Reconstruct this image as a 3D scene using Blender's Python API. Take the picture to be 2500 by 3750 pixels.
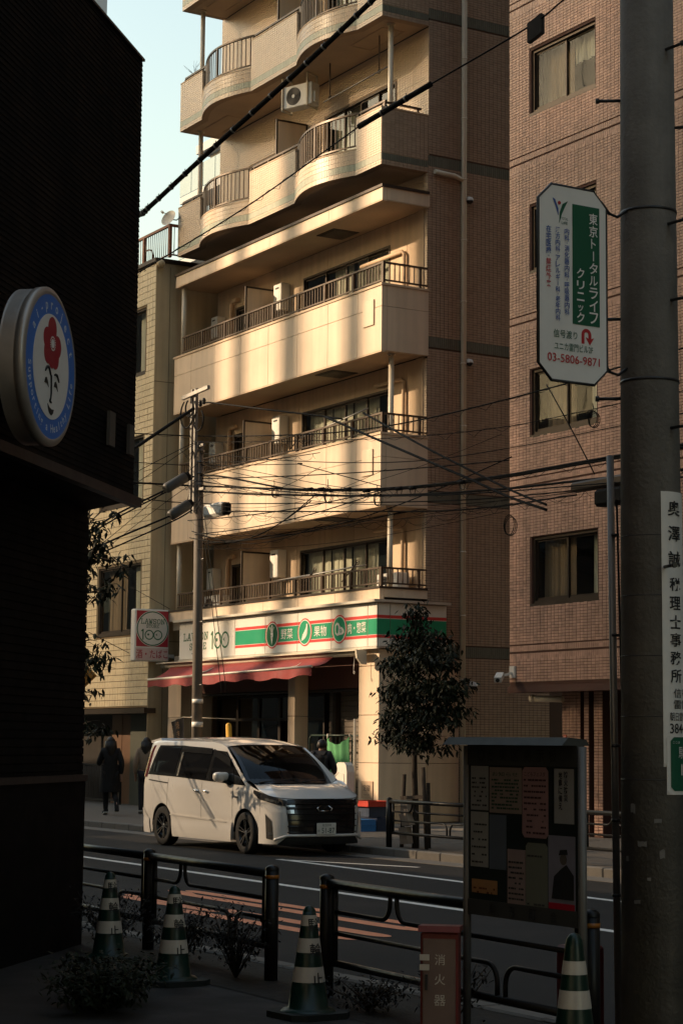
import bpy, math, random
from mathutils import Vector, Matrix

for o in list(bpy.data.objects):
    bpy.data.objects.remove(o)
SC = bpy.context.scene
COL = SC.collection
R = math.radians

# ------------------------------------------------------------------ camera
# x runs along the street (right), y across it towards the shop front, z up; metres
cam_d = bpy.data.cameras.new("camera")
cam = bpy.data.objects.new("camera", cam_d)
COL.objects.link(cam)
SC.camera = cam
PITCH, ROLL, YAW = 0.116114, 0.0096009, -1.032602
fw = Vector((math.sin(YAW) * math.cos(PITCH), math.cos(YAW) * math.cos(PITCH), math.sin(PITCH)))
rt = Vector((math.cos(YAW), -math.sin(YAW), 0))
up = rt.cross(fw)
rt2 = math.cos(ROLL) * rt + math.sin(ROLL) * up
up2 = -math.sin(ROLL) * rt + math.cos(ROLL) * up
cam.matrix_world = Matrix(((rt2.x, up2.x, -fw.x, 0), (rt2.y, up2.y, -fw.y, 0), (rt2.z, up2.z, -fw.z, 1.6), (0, 0, 0, 1)))
cam_d.sensor_fit = 'VERTICAL'
cam_d.sensor_height = 36
cam_d.sensor_width = 24
cam_d.lens = 70.065
cam_d.clip_end = 3000

# ------------------------------------------------------------------ world, sun, exposure
SUN = Vector((-0.62, -0.79, 0.42)).normalized()
world = bpy.data.worlds.new("World")
SC.world = world
world.use_nodes = True
wn = world.node_tree
bg = wn.nodes["Background"]
sky = wn.nodes.new("ShaderNodeTexSky")
sky.sky_type = 'NISHITA'
sky.sun_disc = False
sky.sun_elevation = math.asin(SUN.z)
sky.sun_rotation = math.atan2(SUN.x, SUN.y)
sky.air_density = 1.9
sky.dust_density = 2.0
sky.ozone_density = 0.1
wn.links.new(sky.outputs[0], bg.inputs[0])
bg.inputs[1].default_value = 0.15
sun_d = bpy.data.lights.new("sun", 'SUN')
sun_d.energy = 3.9
sun_d.angle = R(0.55)
sun_d.color = (1.0, 0.73, 0.47)
sun = bpy.data.objects.new("sun", sun_d)
COL.objects.link(sun)
sun.location = (-40, -30, 40)
sun.rotation_euler = SUN.to_track_quat('Z', 'Y').to_euler()
SC.view_settings.view_transform = 'Standard'
SC.view_settings.look = 'None'
SC.view_settings.exposure = 0.82
SC.view_settings.gamma = 1.0
SC.cycles.use_denoising = True
SC.cycles.max_bounces = 5
SC.cycles.diffuse_bounces = 3
SC.cycles.glossy_bounces = 3
SC.cycles.transparent_max_bounces = 10
SC.cycles.sample_clamp_indirect = 6.0

# ------------------------------------------------------------------ helpers
random.seed(7)
WM = {}


def wmat(o):
    if o is None:
        return Matrix.Identity(4)
    return WM.get(o.name, Matrix.Identity(4))


def props(o, label=None, cat=None, group=None, kind=None):
    if label:
        o["label"] = label
    if cat:
        o["category"] = cat
    if group:
        o["group"] = group
    if kind:
        o["kind"] = kind
    return o


def thing(name, label, cat, loc=(0, 0, 0), rz=0.0, group=None):
    o = bpy.data.objects.new(name, None)
    COL.objects.link(o)
    o.empty_display_size = 0.2
    o.location = loc
    o.rotation_euler = (0, 0, rz)
    WM[o.name] = Matrix.Translation(Vector(loc)) @ Matrix.Rotation(rz, 4, 'Z')
    return props(o, label, cat, group)


def attach(o, parent, local=False):
    """parent o; o's own transform is in world space unless local"""
    if parent is not None:
        o.parent = parent
        if not local:
            o.matrix_parent_inverse = wmat(parent).inverted()
    return o


def place(name, me, parent=None, loc=(0, 0, 0), rot=(0, 0, 0), local=False, scale=None):
    o = bpy.data.objects.new(name, me)
    COL.objects.link(o)
    o.location = loc
    o.rotation_euler = rot
    if scale:
        o.scale = scale
    attach(o, parent, local)
    m = Matrix.LocRotScale(Vector(loc), o.rotation_euler, Vector(scale) if scale else None)
    WM[o.name] = (wmat(parent) @ m) if local else m
    return o


def copy_tree(o, loc=None, rz=None, label=None):
    c = o.copy()
    COL.objects.link(c)
    if loc is not None:
        c.location = loc
    if rz is not None:
        c.rotation_euler.z = rz
    if label:
        c["label"] = label
    for ch in o.children:
        k = copy_tree(ch)
        k.parent = c
    return c


class MB:
    def __init__(s):
        s.v = []
        s.f = []
        s.m = []
        s.sm = []

    def add(s, vs, fs, mi=0, smooth=False):
        b = len(s.v)
        s.v += [tuple(v) for v in vs]
        for f in fs:
            s.f.append(tuple(b + i for i in f))
            s.m.append(mi)
            s.sm.append(smooth)
        return s

    def box(s, x0, x1, y0, y1, z0, z1, mi=0):
        return s.add([(x0, y0, z0), (x1, y0, z0), (x1, y1, z0), (x0, y1, z0), (x0, y0, z1), (x1, y0, z1), (x1, y1, z1), (x0, y1, z1)],
                     [(0, 3, 2, 1), (4, 5, 6, 7), (0, 1, 5, 4), (1, 2, 6, 5), (2, 3, 7, 6), (3, 0, 4, 7)], mi)

    def cbox(s, x0, x1, y0, y1, z0, z1, c=0.02, mi=0):
        """box with chamfered edges"""
        c = min(c, (x1 - x0) / 2.1, (y1 - y0) / 2.1, (z1 - z0) / 2.1)
        xs, ys, zs = (x0, x1), (y0, y1), (z0, z1)
        vs = []
        idx = {}
        for i in (0, 1):
            for j in (0, 1):
                for k in (0, 1):
                    si, sj, sk = (1 - 2 * i) * c, (1 - 2 * j) * c, (1 - 2 * k) * c
                    p = (xs[i], ys[j], zs[k])
                    idx[i, j, k, 0] = len(vs); vs.append((p[0], p[1] + sj, p[2] + sk))
                    idx[i, j, k, 1] = len(vs); vs.append((p[0] + si, p[1], p[2] + sk))
                    idx[i, j, k, 2] = len(vs); vs.append((p[0] + si, p[1] + sj, p[2]))
        fs = []
        for a in (0, 1):
            fs.append([idx[a, j, k, 0] for j, k in ((0, 0), (0, 1), (1, 1), (1, 0))])
            fs.append([idx[i, a, k, 1] for i, k in ((0, 0), (1, 0), (1, 1), (0, 1))])
            fs.append([idx[i, j, a, 2] for i, j in ((0, 0), (0, 1), (1, 1), (1, 0))])
            for b in (0, 1):
                fs.append([idx[a, b, 0, 0], idx[a, b, 1, 0], idx[a, b, 1, 1], idx[a, b, 0, 1]])
                fs.append([idx[a, 0, b, 0], idx[a, 1, b, 0], idx[a, 1, b, 2], idx[a, 0, b, 2]])
                fs.append([idx[0, a, b, 1], idx[1, a, b, 1], idx[1, a, b, 2], idx[0, a, b, 2]])
        for i in (0, 1):
            for j in (0, 1):
                for k in (0, 1):
                    fs.append([idx[i, j, k, 0], idx[i, j, k, 1], idx[i, j, k, 2]])
        cen = Vector(((x0 + x1) / 2, (y0 + y1) / 2, (z0 + z1) / 2))
        out = []
        for f in fs:
            a, b, d = (Vector(vs[f[q]]) for q in (0, 1, 2))
            nrm = (b - a).cross(d - a)
            fc = sum((Vector(vs[q]) for q in f), Vector()) / len(f)
            out.append(f if nrm.dot(fc - cen) > 0 else f[::-1])
        return s.add(vs, out, mi)

    def obox(s, c, ax, ay, az, mi=0):
        """oriented box, ax/ay/az half vectors"""
        c, ax, ay, az = Vector(c), Vector(ax), Vector(ay), Vector(az)
        vs = [c + i * ax + j * ay + k * az for k in (-1, 1) for i, j in ((-1, -1), (1, -1), (1, 1), (-1, 1))]
        fs = [(0, 3, 2, 1), (4, 5, 6, 7), (0, 1, 5, 4), (1, 2, 6, 5), (2, 3, 7, 6), (3, 0, 4, 7)]
        if ax.cross(ay).dot(az) < 0:
            fs = [f[::-1] for f in fs]
        return s.add(vs, fs, mi)

    def bar(s, p, q, w, h=None, up=(0, 0, 1), mi=0):
        p, q = Vector(p), Vector(q)
        d = q - p
        u = Vector(up)
        sd = d.cross(u)
        if sd.length < 1e-6:
            sd = d.cross(Vector((1, 0, 0)))
        sd.normalize()
        u = sd.cross(d).normalized()
        return s.obox((p + q) / 2, d / 2, sd * w / 2, u * (h or w) / 2, mi)

    def cyl(s, p, q, r0, r1=None, n=12, mi=0, smooth=True, caps=True):
        return s.tube([p, q], [r0, r0 if r1 is None else r1], n, mi, smooth, caps)

    def tube(s, pts, r, n=8, mi=0, smooth=True, caps=True):
        pts = [Vector(p) for p in pts]
        rs = r if isinstance(r, (list, tuple)) else [r] * len(pts)
        vs = []
        t0 = (pts[1] - pts[0]).normalized()
        a = t0.orthogonal().normalized()
        for i, p in enumerate(pts):
            if i == 0:
                t = (pts[1] - pts[0])
            elif i == len(pts) - 1:
                t = (pts[-1] - pts[-2])
            else:
                t = (pts[i + 1] - pts[i - 1])
            t.normalize()
            a = (a - t * a.dot(t)).normalized()
            b = t.cross(a)
            for k in range(n):
                th = 2 * math.pi * k / n
                vs.append(p + (a * math.cos(th) + b * math.sin(th)) * rs[i])
        fs = []
        for i in range(len(pts) - 1):
            for k in range(n):
                k2 = (k + 1) % n
                fs.append((i * n + k, i * n + k2, (i + 1) * n + k2, (i + 1) * n + k))
        s.add(vs, fs, mi, smooth)
        if caps:
            b = len(s.v) - len(vs)
            s.f.append(tuple(b + k for k in reversed(range(n)))); s.m.append(mi); s.sm.append(False)
            e = b + (len(pts) - 1) * n
            s.f.append(tuple(e + k for k in range(n))); s.m.append(mi); s.sm.append(False)
        return s

    def lathe(s, prof, c=(0, 0, 0), n=24, mi=0, smooth=True):
        """prof: (r, z) list, about z"""
        vs = []
        for r, z in prof:
            for k in range(n):
                th = 2 * math.pi * k / n
                vs.append((c[0] + r * math.cos(th), c[1] + r * math.sin(th), c[2] + z))
        fs = []
        for i in range(len(prof) - 1):
            for k in range(n):
                k2 = (k + 1) % n
                fs.append((i * n + k, i * n + k2, (i + 1) * n + k2, (i + 1) * n + k))
        return s.add(vs, fs, mi, smooth)

    def prism(s, poly, o, U, V, N, d, mi=0):
        """polygon (u,v) in plane o,U,V extruded from 0 to d along N"""
        o, U, V, N = Vector(o), Vector(U), Vector(V), Vector(N)
        n = len(poly)
        vs = [o + U * a + V * b for a, b in poly] + [o + U * a + V * b + N * d for a, b in poly]
        ar = sum(poly[i][0] * poly[(i + 1) % n][1] - poly[(i + 1) % n][0] * poly[i][1] for i in range(n))
        flip = (ar > 0) == (U.cross(V).dot(N) * d > 0)
        fs = [tuple(range(n)), tuple(range(2 * n - 1, n - 1, -1))]
        fs += [(i, i + n, (i + 1) % n + n, (i + 1) % n) for i in range(n)]
        if flip:
            fs = [f[::-1] for f in fs]
        return s.add(vs, fs, mi)

    def mesh(s, name, mats):
        me = bpy.data.meshes.new(name)
        me.from_pydata(s.v, [], s.f)
        ml = mats if isinstance(mats, (list, tuple)) else [mats]
        for m in ml:
            me.materials.append(m)
        me.polygons.foreach_set("material_index", s.m)
        me.polygons.foreach_set("use_smooth", s.sm)
        me.update()
        return me

    def build(s, name, mats, parent=None, local=False, loc=(0, 0, 0), rot=(0, 0, 0)):
        return place(name, s.mesh(name, mats), parent, loc, rot, local)


# ------------------------------------------------------------------ materials
def pm(name, col, rough=0.6, var=0.15, scale=2.5, bump=0.0, bscale=40.0, metal=0.0, spec=0.4, snap=None, coat=0.0, grime=0.0, streak=0.0):
    """procedural principled: colour mottled by noise in world space, optional per-piece tint (snap), grime, vertical streaks, fine relief"""
    m = bpy.data.materials.new(name)
    m.use_nodes = True
    nt = m.node_tree
    N = nt.nodes
    L = nt.links
    b = N["Principled BSDF"]
    geo = N.new("ShaderNodeNewGeometry")
    nz = N.new("ShaderNodeTexNoise")
    nz.inputs["Scale"].default_value = scale
    nz.inputs["Detail"].default_value = 6
    nz.inputs["Roughness"].default_value = 0.62
    L.new(geo.outputs["Position"], nz.inputs["Vector"])
    mr = N.new("ShaderNodeMapRange")
    mr.inputs[1].default_value = 0.25
    mr.inputs[2].default_value = 0.75
    mr.inputs[3].default_value = 1 - var
    mr.inputs[4].default_value = 1 + var
    L.new(nz.outputs[0], mr.inputs[0])
    val = mr.outputs[0]
    if snap:
        sn = N.new("ShaderNodeVectorMath")
        sn.operation = 'SNAP'
        sn.inputs[1].default_value = snap[:3]
        of = N.new("ShaderNodeVectorMath")
        of.operation = 'ADD'
        of.inputs[1].default_value = (0.0031, 0.0017, 0.0023)
        L.new(geo.outputs["Position"], of.inputs[0])
        L.new(of.outputs[0], sn.inputs[0])
        wnz = N.new("ShaderNodeTexWhiteNoise")
        L.new(sn.outputs[0], wnz.inputs["Vector"])
        m2 = N.new("ShaderNodeMapRange")
        m2.inputs[3].default_value = 1 - snap[3]
        m2.inputs[4].default_value = 1 + snap[3]
        L.new(wnz.outputs["Value"], m2.inputs[0])
        mu = N.new("ShaderNodeMath")
        mu.operation = 'MULTIPLY'
        L.new(val, mu.inputs[0])
        L.new(m2.outputs[0], mu.inputs[1])
        val = mu.outputs[0]
    if streak:
        mp = N.new("ShaderNodeMapping")
        mp.inputs["Scale"].default_value = (6, 6, 0.35)
        L.new(geo.outputs["Position"], mp.inputs[0])
        n3 = N.new("ShaderNodeTexNoise")
        n3.inputs["Scale"].default_value = 1.0
        n3.inputs["Detail"].default_value = 5
        L.new(mp.outputs[0], n3.inputs["Vector"])
        m3 = N.new("ShaderNodeMapRange")
        m3.inputs[1].default_value = 0.35
        m3.inputs[2].default_value = 0.8
        m3.inputs[3].default_value = 1
        m3.inputs[4].default_value = 1 - streak
        L.new(n3.outputs[0], m3.inputs[0])
        mu = N.new("ShaderNodeMath")
        mu.operation = 'MULTIPLY'
        L.new(val, mu.inputs[0])
        L.new(m3.outputs[0], mu.inputs[1])
        val = mu.outputs[0]
    vm = N.new("ShaderNodeVectorMath")
    vm.operation = 'SCALE'
    vm.inputs[0].default_value = col[:3]
    L.new(val, vm.inputs["Scale"])
    L.new(vm.outputs[0], b.inputs["Base Color"])
    r2 = N.new("ShaderNodeMapRange")
    r2.inputs[1].default_value = 0.3
    r2.inputs[2].default_value = 0.7
    r2.inputs[3].default_value = max(0.02, rough * 0.85)
    r2.inputs[4].default_value = min(1, rough * 1.15)
    L.new(nz.outputs[0], r2.inputs[0])
    L.new(r2.outputs[0], b.inputs["Roughness"])
    b.inputs["Metallic"].default_value = metal
    b.inputs["Specular IOR Level"].default_value = spec
    if coat:
        b.inputs["Coat Weight"].default_value = coat
        b.inputs["Coat Roughness"].default_value = 0.06
    if bump:
        n2 = N.new("ShaderNodeTexNoise")
        n2.inputs["Scale"].default_value = bscale
        n2.inputs["Detail"].default_value = 4
        L.new(geo.outputs["Position"], n2.inputs["Vector"])
        bp = N.new("ShaderNodeBump")
        bp.inputs["Strength"].default_value = bump
        bp.inputs["Distance"].default_value = 0.01
        L.new(n2.outputs[0], bp.inputs["Height"])
        L.new(bp.outputs[0], b.inputs["Normal"])
    return m


def glass_mat(name, tint=(0.5, 0.5, 0.48), refl=0.10, trans=0.75):
    """window glass: sees through, mirrors more at a slant"""
    m = bpy.data.materials.new(name)
    m.use_nodes = True
    nt = m.node_tree
    N = nt.nodes
    L = nt.links
    N.remove(N["Principled BSDF"])
    out = N["Material Output"]
    tr = N.new("ShaderNodeBsdfTransparent")
    tr.inputs[0].default_value = (tint[0] * trans / 0.5, tint[1] * trans / 0.5, tint[2] * trans / 0.5, 1)
    gl = N.new("ShaderNodeBsdfGlossy")
    gl.inputs["Roughness"].default_value = 0.015
    geo = N.new("ShaderNodeNewGeometry")
    nz = N.new("ShaderNodeTexNoise")
    nz.inputs["Scale"].default_value = 1.6
    L.new(geo.outputs["Position"], nz.inputs["Vector"])
    bp = N.new("ShaderNodeBump")
    bp.inputs["Strength"].default_value = 0.06
    bp.inputs["Distance"].default_value = 0.02
    L.new(nz.outputs[0], bp.inputs["Height"])
    L.new(bp.outputs[0], gl.inputs["Normal"])
    fr = N.new("ShaderNodeLayerWeight")
    fr.inputs[0].default_value = 0.5
    pw = N.new("ShaderNodeMath")
    pw.operation = 'POWER'
    pw.inputs[1].default_value = 4.0
    L.new(fr.outputs["Facing"], pw.inputs[0])
    ad = N.new("ShaderNodeMath")
    ad.operation = 'MULTIPLY_ADD'
    ad.inputs[1].default_value = 0.85
    ad.inputs[2].default_value = refl
    L.new(pw.outputs[0], ad.inputs[0])
    mx = N.new("ShaderNodeMixShader")
    L.new(ad.outputs[0], mx.inputs[0])
    L.new(tr.outputs[0], mx.inputs[1])
    L.new(gl.outputs[0], mx.inputs[2])
    L.new(mx.outputs[0], out.inputs[0])
    return m


M = {}
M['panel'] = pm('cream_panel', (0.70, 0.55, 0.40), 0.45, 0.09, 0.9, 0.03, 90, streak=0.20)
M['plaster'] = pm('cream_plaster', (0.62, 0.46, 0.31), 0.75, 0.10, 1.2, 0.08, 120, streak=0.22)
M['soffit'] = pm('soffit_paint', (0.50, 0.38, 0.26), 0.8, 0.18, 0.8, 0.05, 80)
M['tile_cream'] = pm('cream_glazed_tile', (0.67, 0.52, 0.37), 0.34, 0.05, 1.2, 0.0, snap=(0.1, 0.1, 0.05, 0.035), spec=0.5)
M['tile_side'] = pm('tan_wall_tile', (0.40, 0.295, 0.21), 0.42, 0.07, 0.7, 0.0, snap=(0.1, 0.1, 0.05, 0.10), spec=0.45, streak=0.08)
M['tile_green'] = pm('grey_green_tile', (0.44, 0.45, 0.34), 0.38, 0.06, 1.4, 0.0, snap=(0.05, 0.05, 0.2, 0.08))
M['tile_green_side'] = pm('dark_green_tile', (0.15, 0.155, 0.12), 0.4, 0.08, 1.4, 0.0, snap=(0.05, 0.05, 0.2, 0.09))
M['grout_dark'] = pm('dark_grout', (0.10, 0.065, 0.045), 0.9, 0.15, 6)
M['grout'] = pm('tan_grout', (0.38, 0.28, 0.19), 0.9, 0.12, 6)
M['brown_metal'] = pm('bronze_aluminium', (0.055, 0.042, 0.033), 0.38, 0.12, 4, metal=0.55)
M['rail_metal'] = pm('weathered_bronze_rail', (0.085, 0.06, 0.042), 0.40, 0.2, 5, metal=0.35, streak=0.2)
M['black_metal'] = pm('black_painted_metal', (0.018, 0.018, 0.019), 0.4, 0.2, 8, spec=0.5)
M['white_pvc'] = pm('ivory_pvc', (0.62, 0.55, 0.43), 0.4, 0.08, 3, streak=0.1)
M['white'] = pm('white_paint', (0.78, 0.76, 0.70), 0.4, 0.05, 3, streak=0.06)
M['steel'] = pm('galvanised_steel', (0.26, 0.25, 0.235), 0.5, 0.15, 9, metal=0.7)
M['concrete'] = pm('grey_concrete', (0.26, 0.245, 0.22), 0.85, 0.14, 2.2, 0.25, 70, streak=0.2)
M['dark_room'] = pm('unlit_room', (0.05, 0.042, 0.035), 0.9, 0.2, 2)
M['curtain'] = pm('net_curtain', (0.55, 0.53, 0.45), 0.9, 0.12, 3)
M['curtain_tan'] = pm('tan_curtain', (0.30, 0.215, 0.145), 0.9, 0.12, 3)
M['glass'] = glass_mat('window_glass', (0.47, 0.48, 0.45), 0.05, 0.92)
M['glass_dim'] = glass_mat('dim_glass', (0.3, 0.3, 0.28), 0.06, 0.42)
M['rubber'] = pm('cable_rubber', (0.006, 0.006, 0.006), 0.75, 0.2, 10, spec=0.15)


# ------------------------------------------------------------------ pieces shared by the buildings
def tile_mesh(name, w, h, d, N, U, V, mat, c=0.004):
    """one tile, origin at its back centre, five faces with a small edge bevel"""
    mb = MB()
    N, U, V = Vector(N), Vector(U), Vector(V)
    a, b = w / 2, h / 2
    vs = [-U * a - V * b, U * a - V * b, U * a + V * b, -U * a + V * b]
    vs += [p + N * (d - c) for p in vs]
    vs += [N * d - U * (a - c) - V * (b - c), N * d + U * (a - c) - V * (b - c), N * d + U * (a - c) + V * (b - c), N * d - U * (a - c) + V * (b - c)]
    fs = [(0, 1, 5, 4), (1, 2, 6, 5), (2, 3, 7, 6), (3, 0, 4, 7), (4, 5, 9, 8), (5, 6, 10, 9), (6, 7, 11, 10), (7, 4, 8, 11), (8, 9, 10, 11)]
    mb.add(vs, fs)
    return mb.mesh(name, mat)


def add_tile(mb, c, U, V, N, w, h, d, mi=0):
    a, b = U * (w / 2), V * (h / 2)
    n = N * d
    q = [c - a - b, c + a - b, c + a + b, c - a + b]
    vs = q + [p + n for p in q]
    mb.add(vs, [(0, 1, 5, 4), (1, 2, 6, 5), (2, 3, 7, 6), (3, 0, 4, 7), (4, 5, 6, 7)], mi)


def tile_wall(parent, P0, U, V, N, cols, rows, pw, ph, mat, skip=None, joint=0.008, d=0.012, near=300, name='tile', field='tile_field', jit=0.0012):
    """tiles over a wall: those showing largest from the street are single parts, the rest one joined part"""
    P0, U, V, N = Vector(P0), Vector(U), Vector(V), Vector(N)
    cs = []
    for r in range(rows):
        for c in range(cols):
            p = P0 + U * ((c + .5) * pw) + V * ((r + .5) * ph)
            if skip and skip(p):
                continue
            cs.append(p)
    cs.sort(key=lambda p: (p - Vector((0, 0, 1.6))).length_squared)
    me = tile_mesh(name, pw - joint, ph - joint, d, N, U, V, mat)
    for p in cs[:near]:
        place(name, me, parent, p + N * random.uniform(-jit, jit))
    if len(cs) > near:
        mb = MB()
        for p in cs[near:]:
            add_tile(mb, p + N * random.uniform(-jit, jit), U, V, N, pw - joint, ph - joint, d)
        o = mb.build(field, mat, parent)
        o["kind"] = "stuff"


def rects_minus(x0, x1, z0, z1, holes):
    """split a rectangle round holes (hx0,hx1,hz0,hz1) into rectangles"""
    xs = sorted({x0, x1, *[h for q in holes for h in q[:2] if x0 < h < x1]})
    out = []
    for a, b in zip(xs, xs[1:]):
        zc = [z0]
        hs = sorted([(q[2], q[3]) for q in holes if q[0] <= a + 1e-6 and q[1] >= b - 1e-6])
        z = z0
        for h0, h1 in hs:
            if h0 > z + 1e-4:
                out.append((a, b, z, min(h0, z1)))
            z = max(z, h1)
        if z < z1 - 1e-4:
            out.append((a, b, z, z1))
    return out


def window(parent, x0, x1, z0, z1, y, n=2, curtains=(), frame='brown_metal', glass='glass', fw_=0.045, depth=0.10, sill=False, label=None):
    """sliding window in a wall facing -y: outer frame, sashes each with pane, curtain behind"""
    fm = MB()
    yf = y - 0.012
    fm.box(x0, x1, yf, y + depth, z0, z0 + fw_)
    fm.box(x0, x1, yf, y + depth, z1 - fw_, z1)
    fm.box(x0, x0 + fw_, yf, y + depth, z0 + fw_, z1 - fw_)
    fm.box(x1 - fw_, x1, yf, y + depth, z0 + fw_, z1 - fw_)
    if sill:
        fm.box(x0 - 0.04, x1 + 0.04, y - 0.06, y - 0.001, z0 - 0.05, z0 - 0.002)
    w = fm.build('window', M[frame], parent)
    ix0, ix1, iz0, iz1 = x0 + fw_, x1 - fw_, z0 + fw_, z1 - fw_
    sw = (ix1 - ix0) / n
    for i in range(n):
        a, b = ix0 + i * sw - (0.02 if i else 0), ix0 + (i + 1) * sw + (0.02 if i < n - 1 else 0)
        ys = y + 0.03 + (0.028 if i % 2 else 0)
        s = MB()
        t = 0.035
        s.box(a, b, ys, ys + 0.022, iz0, iz0 + t * 1.4)
        s.box(a, b, ys, ys + 0.022, iz1 - t, iz1)
        s.box(a, a + t, ys, ys + 0.022, iz0 + t * 1.4, iz1 - t)
        s.box(b - t, b, ys, ys + 0.022, iz0 + t * 1.4, iz1 - t)
        s.build('sash', M[frame], w)
        g = MB()
        g.add([(a + t, ys + .01, iz0 + t * 1.4), (b - t, ys + .01, iz0 + t * 1.4), (b - t, ys + .01, iz1 - t), (a + t, ys + .01, iz1 - t)], [(0, 1, 2, 3)])
        g.build('pane', M[glass], w)
    for (a, b, zt, zb, mt) in curtains:
        curtain(w, x0 + (x1 - x0) * a, x0 + (x1 - x0) * b, z0 + (z1 - z0) * zb, z0 + (z1 - z0) * zt, y + 0.22, mt)
    return w


def curtain(parent, x0, x1, z0, z1, y, mat):
    n = max(12, int((x1 - x0) / 0.035))
    c = MB()
    vs = []
    for i in range(n + 1):
        x = x0 + (x1 - x0) * i / n
        d = 0.03 * math.sin(i * 1.9 + x * 3) + 0.018 * math.sin(i * 0.7)
        vs += [(x, y + d * 1.2, z0), (x, y + d * 0.5, z1)]
    c.add(vs, [(2 * i, 2 * i + 2, 2 * i + 3, 2 * i + 1) for i in range(n)], 0, True)
    vs2 = [(v[0], v[1] + 0.004, v[2]) for v in vs]
    c.add(vs2, [(2 * i, 2 * i + 1, 2 * i + 3, 2 * i + 2) for i in range(n)], 0, True)
    return c.build('curtain', M[mat], parent)


TXT = {}


def text_raw(body, bold):
    cu = bpy.data.curves.new('text', 'FONT')
    cu.body = body
    cu.size = 1.0
    cu.offset = bold
    cu.align_x = 'CENTER'
    cu.align_y = 'CENTER'
    cu.resolution_u = 3
    ob = bpy.data.objects.new('text', cu)
    COL.objects.link(ob)
    return ob


def prepare_texts(keys):
    """turn every piece of writing into a mesh once, while the scene is still empty"""
    obs = [(k, text_raw(*k)) for k in keys]
    dg = bpy.context.evaluated_depsgraph_get()
    for k, ob in obs:
        TXT[k] = bpy.data.meshes.new_from_object(ob.evaluated_get(dg))
    for k, ob in obs:
        cu = ob.data
        bpy.data.objects.remove(ob)
        bpy.data.curves.remove(cu)


def text_mesh(body, size=1.0, bold=0.0):
    k = (body, bold)
    if k not in TXT:
        prepare_texts([k])
    return TXT[k].copy()


prepare_texts([(b, w) for w, bs in {
    0.02: ['-', 'H', 'L', 'S', 'a', 'c', 'e', 'f', 'g', 'h', 'i', 'j', 'l', 'n', 'o', 'p', 'r', 't', 'u', 'y'],
    0.006: ['03-5806-9871', '信号', '区', '台', '器', '掲', '東', '板', '果物', '消', '火', '示', '肉・惣菜', '野菜', '雷門'],
    0.0: ['1-', '|', 'ここは', 'カ', 'メ', 'ラ', '・', '中', '作', '動', '定礎', '平成二年', '火', '炭', '焼', '犯', '直', '防', '駒'],
    0.008: ['3844-', '酒・たばこ'],
    0.004: ['51-87', 'お知らせ', 'き', 'こどもフェスタ', 'ほ', '会', '商品', '形', '朝日雷門マ', '焼', '町', '芋', '足立330', '配送用', '駒'],
    0.002: ['LIFE', 'TOTAL', 'ユニカ雷門ビル2F'],
    0.014: ['え', 'に', 'ア', 'イ', 'ギ', 'ク', 'タ', 'ッ', 'ト', 'ニ', 'フ', 'ラ', 'リ', 'ル', 'レ', '京', '備', '内', '化', '医', '吸', '呼', '器', '在', '地', '外', '宅', '年', '方', '来', '東', '消', '漢', '火', '災', '煙', '療', '禁', '科', '老', '防', '震'],
    0.016: ['事', '務', '士', '奥', '所', '澤', '理', '税', '誠'],
    0.003: ['信号渡り'],
    0.012: ['止', '輪', '駐'],
}.items() for b in bs])


def lettering(parent, body, o, U, V, mat, height, width=None, bold=0.0, name='lettering', lift=0.004, fit=None):
    """flat print: text laid on the plane o,U,V, centred at o, scaled to height (and width)"""
    me = text_mesh(body, 1.0, bold)
    xs = [v.co.x for v in me.vertices]
    ys = [v.co.y for v in me.vertices]
    if not xs:
        return None
    w, h = max(xs) - min(xs), max(ys) - min(ys)
    sy = height / h
    sx = (width / w) if width else sy
    cx, cy = (max(xs) + min(xs)) / 2, (max(ys) + min(ys)) / 2
    o, U, V = Vector(o), Vector(U).normalized(), Vector(V).normalized()
    N = U.cross(V).normalized()
    for v in me.vertices:
        v.co = o + U * ((v.co.x - cx) * sx) + V * ((v.co.y - cy) * sy) + N * lift
    me.materials.clear()
    me.materials.append(mat)
    return place(name, me, parent)


def flat_shape(parent, poly, o, U, V, mat, name, lift=0.004, t=0.002):
    """thin printed shape on a plane"""
    mb = MB()
    U, V = Vector(U).normalized(), Vector(V).normalized()
    N = U.cross(V)
    mb.prism(poly, Vector(o) + N * (lift - t), U, V, N, t)
    return mb.build(name, mat, parent)
# ================================================================== ground, road, pavements
M['asphalt'] = pm('asphalt', (0.026, 0.025, 0.024), 0.88, 0.38, 0.9, 0.6, 220, spec=0.25)
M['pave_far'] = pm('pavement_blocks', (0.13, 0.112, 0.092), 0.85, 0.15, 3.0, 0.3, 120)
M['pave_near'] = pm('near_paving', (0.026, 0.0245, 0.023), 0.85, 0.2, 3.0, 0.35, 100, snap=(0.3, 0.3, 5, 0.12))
M['kerb'] = pm('kerb_stone', (0.16, 0.145, 0.125), 0.85, 0.16, 4, 0.3, 90)
M['road_white'] = pm('road_paint_white', (0.80, 0.77, 0.71), 0.7, 0.16, 12, 0.2, 150)
M['road_orange'] = pm('road_paint_orange', (0.88, 0.33, 0.17), 0.75, 0.18, 10, 0.3, 150)
M['soil'] = pm('bare_soil', (0.018, 0.015, 0.011), 0.95, 0.3, 12, 0.8, 40)

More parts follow.
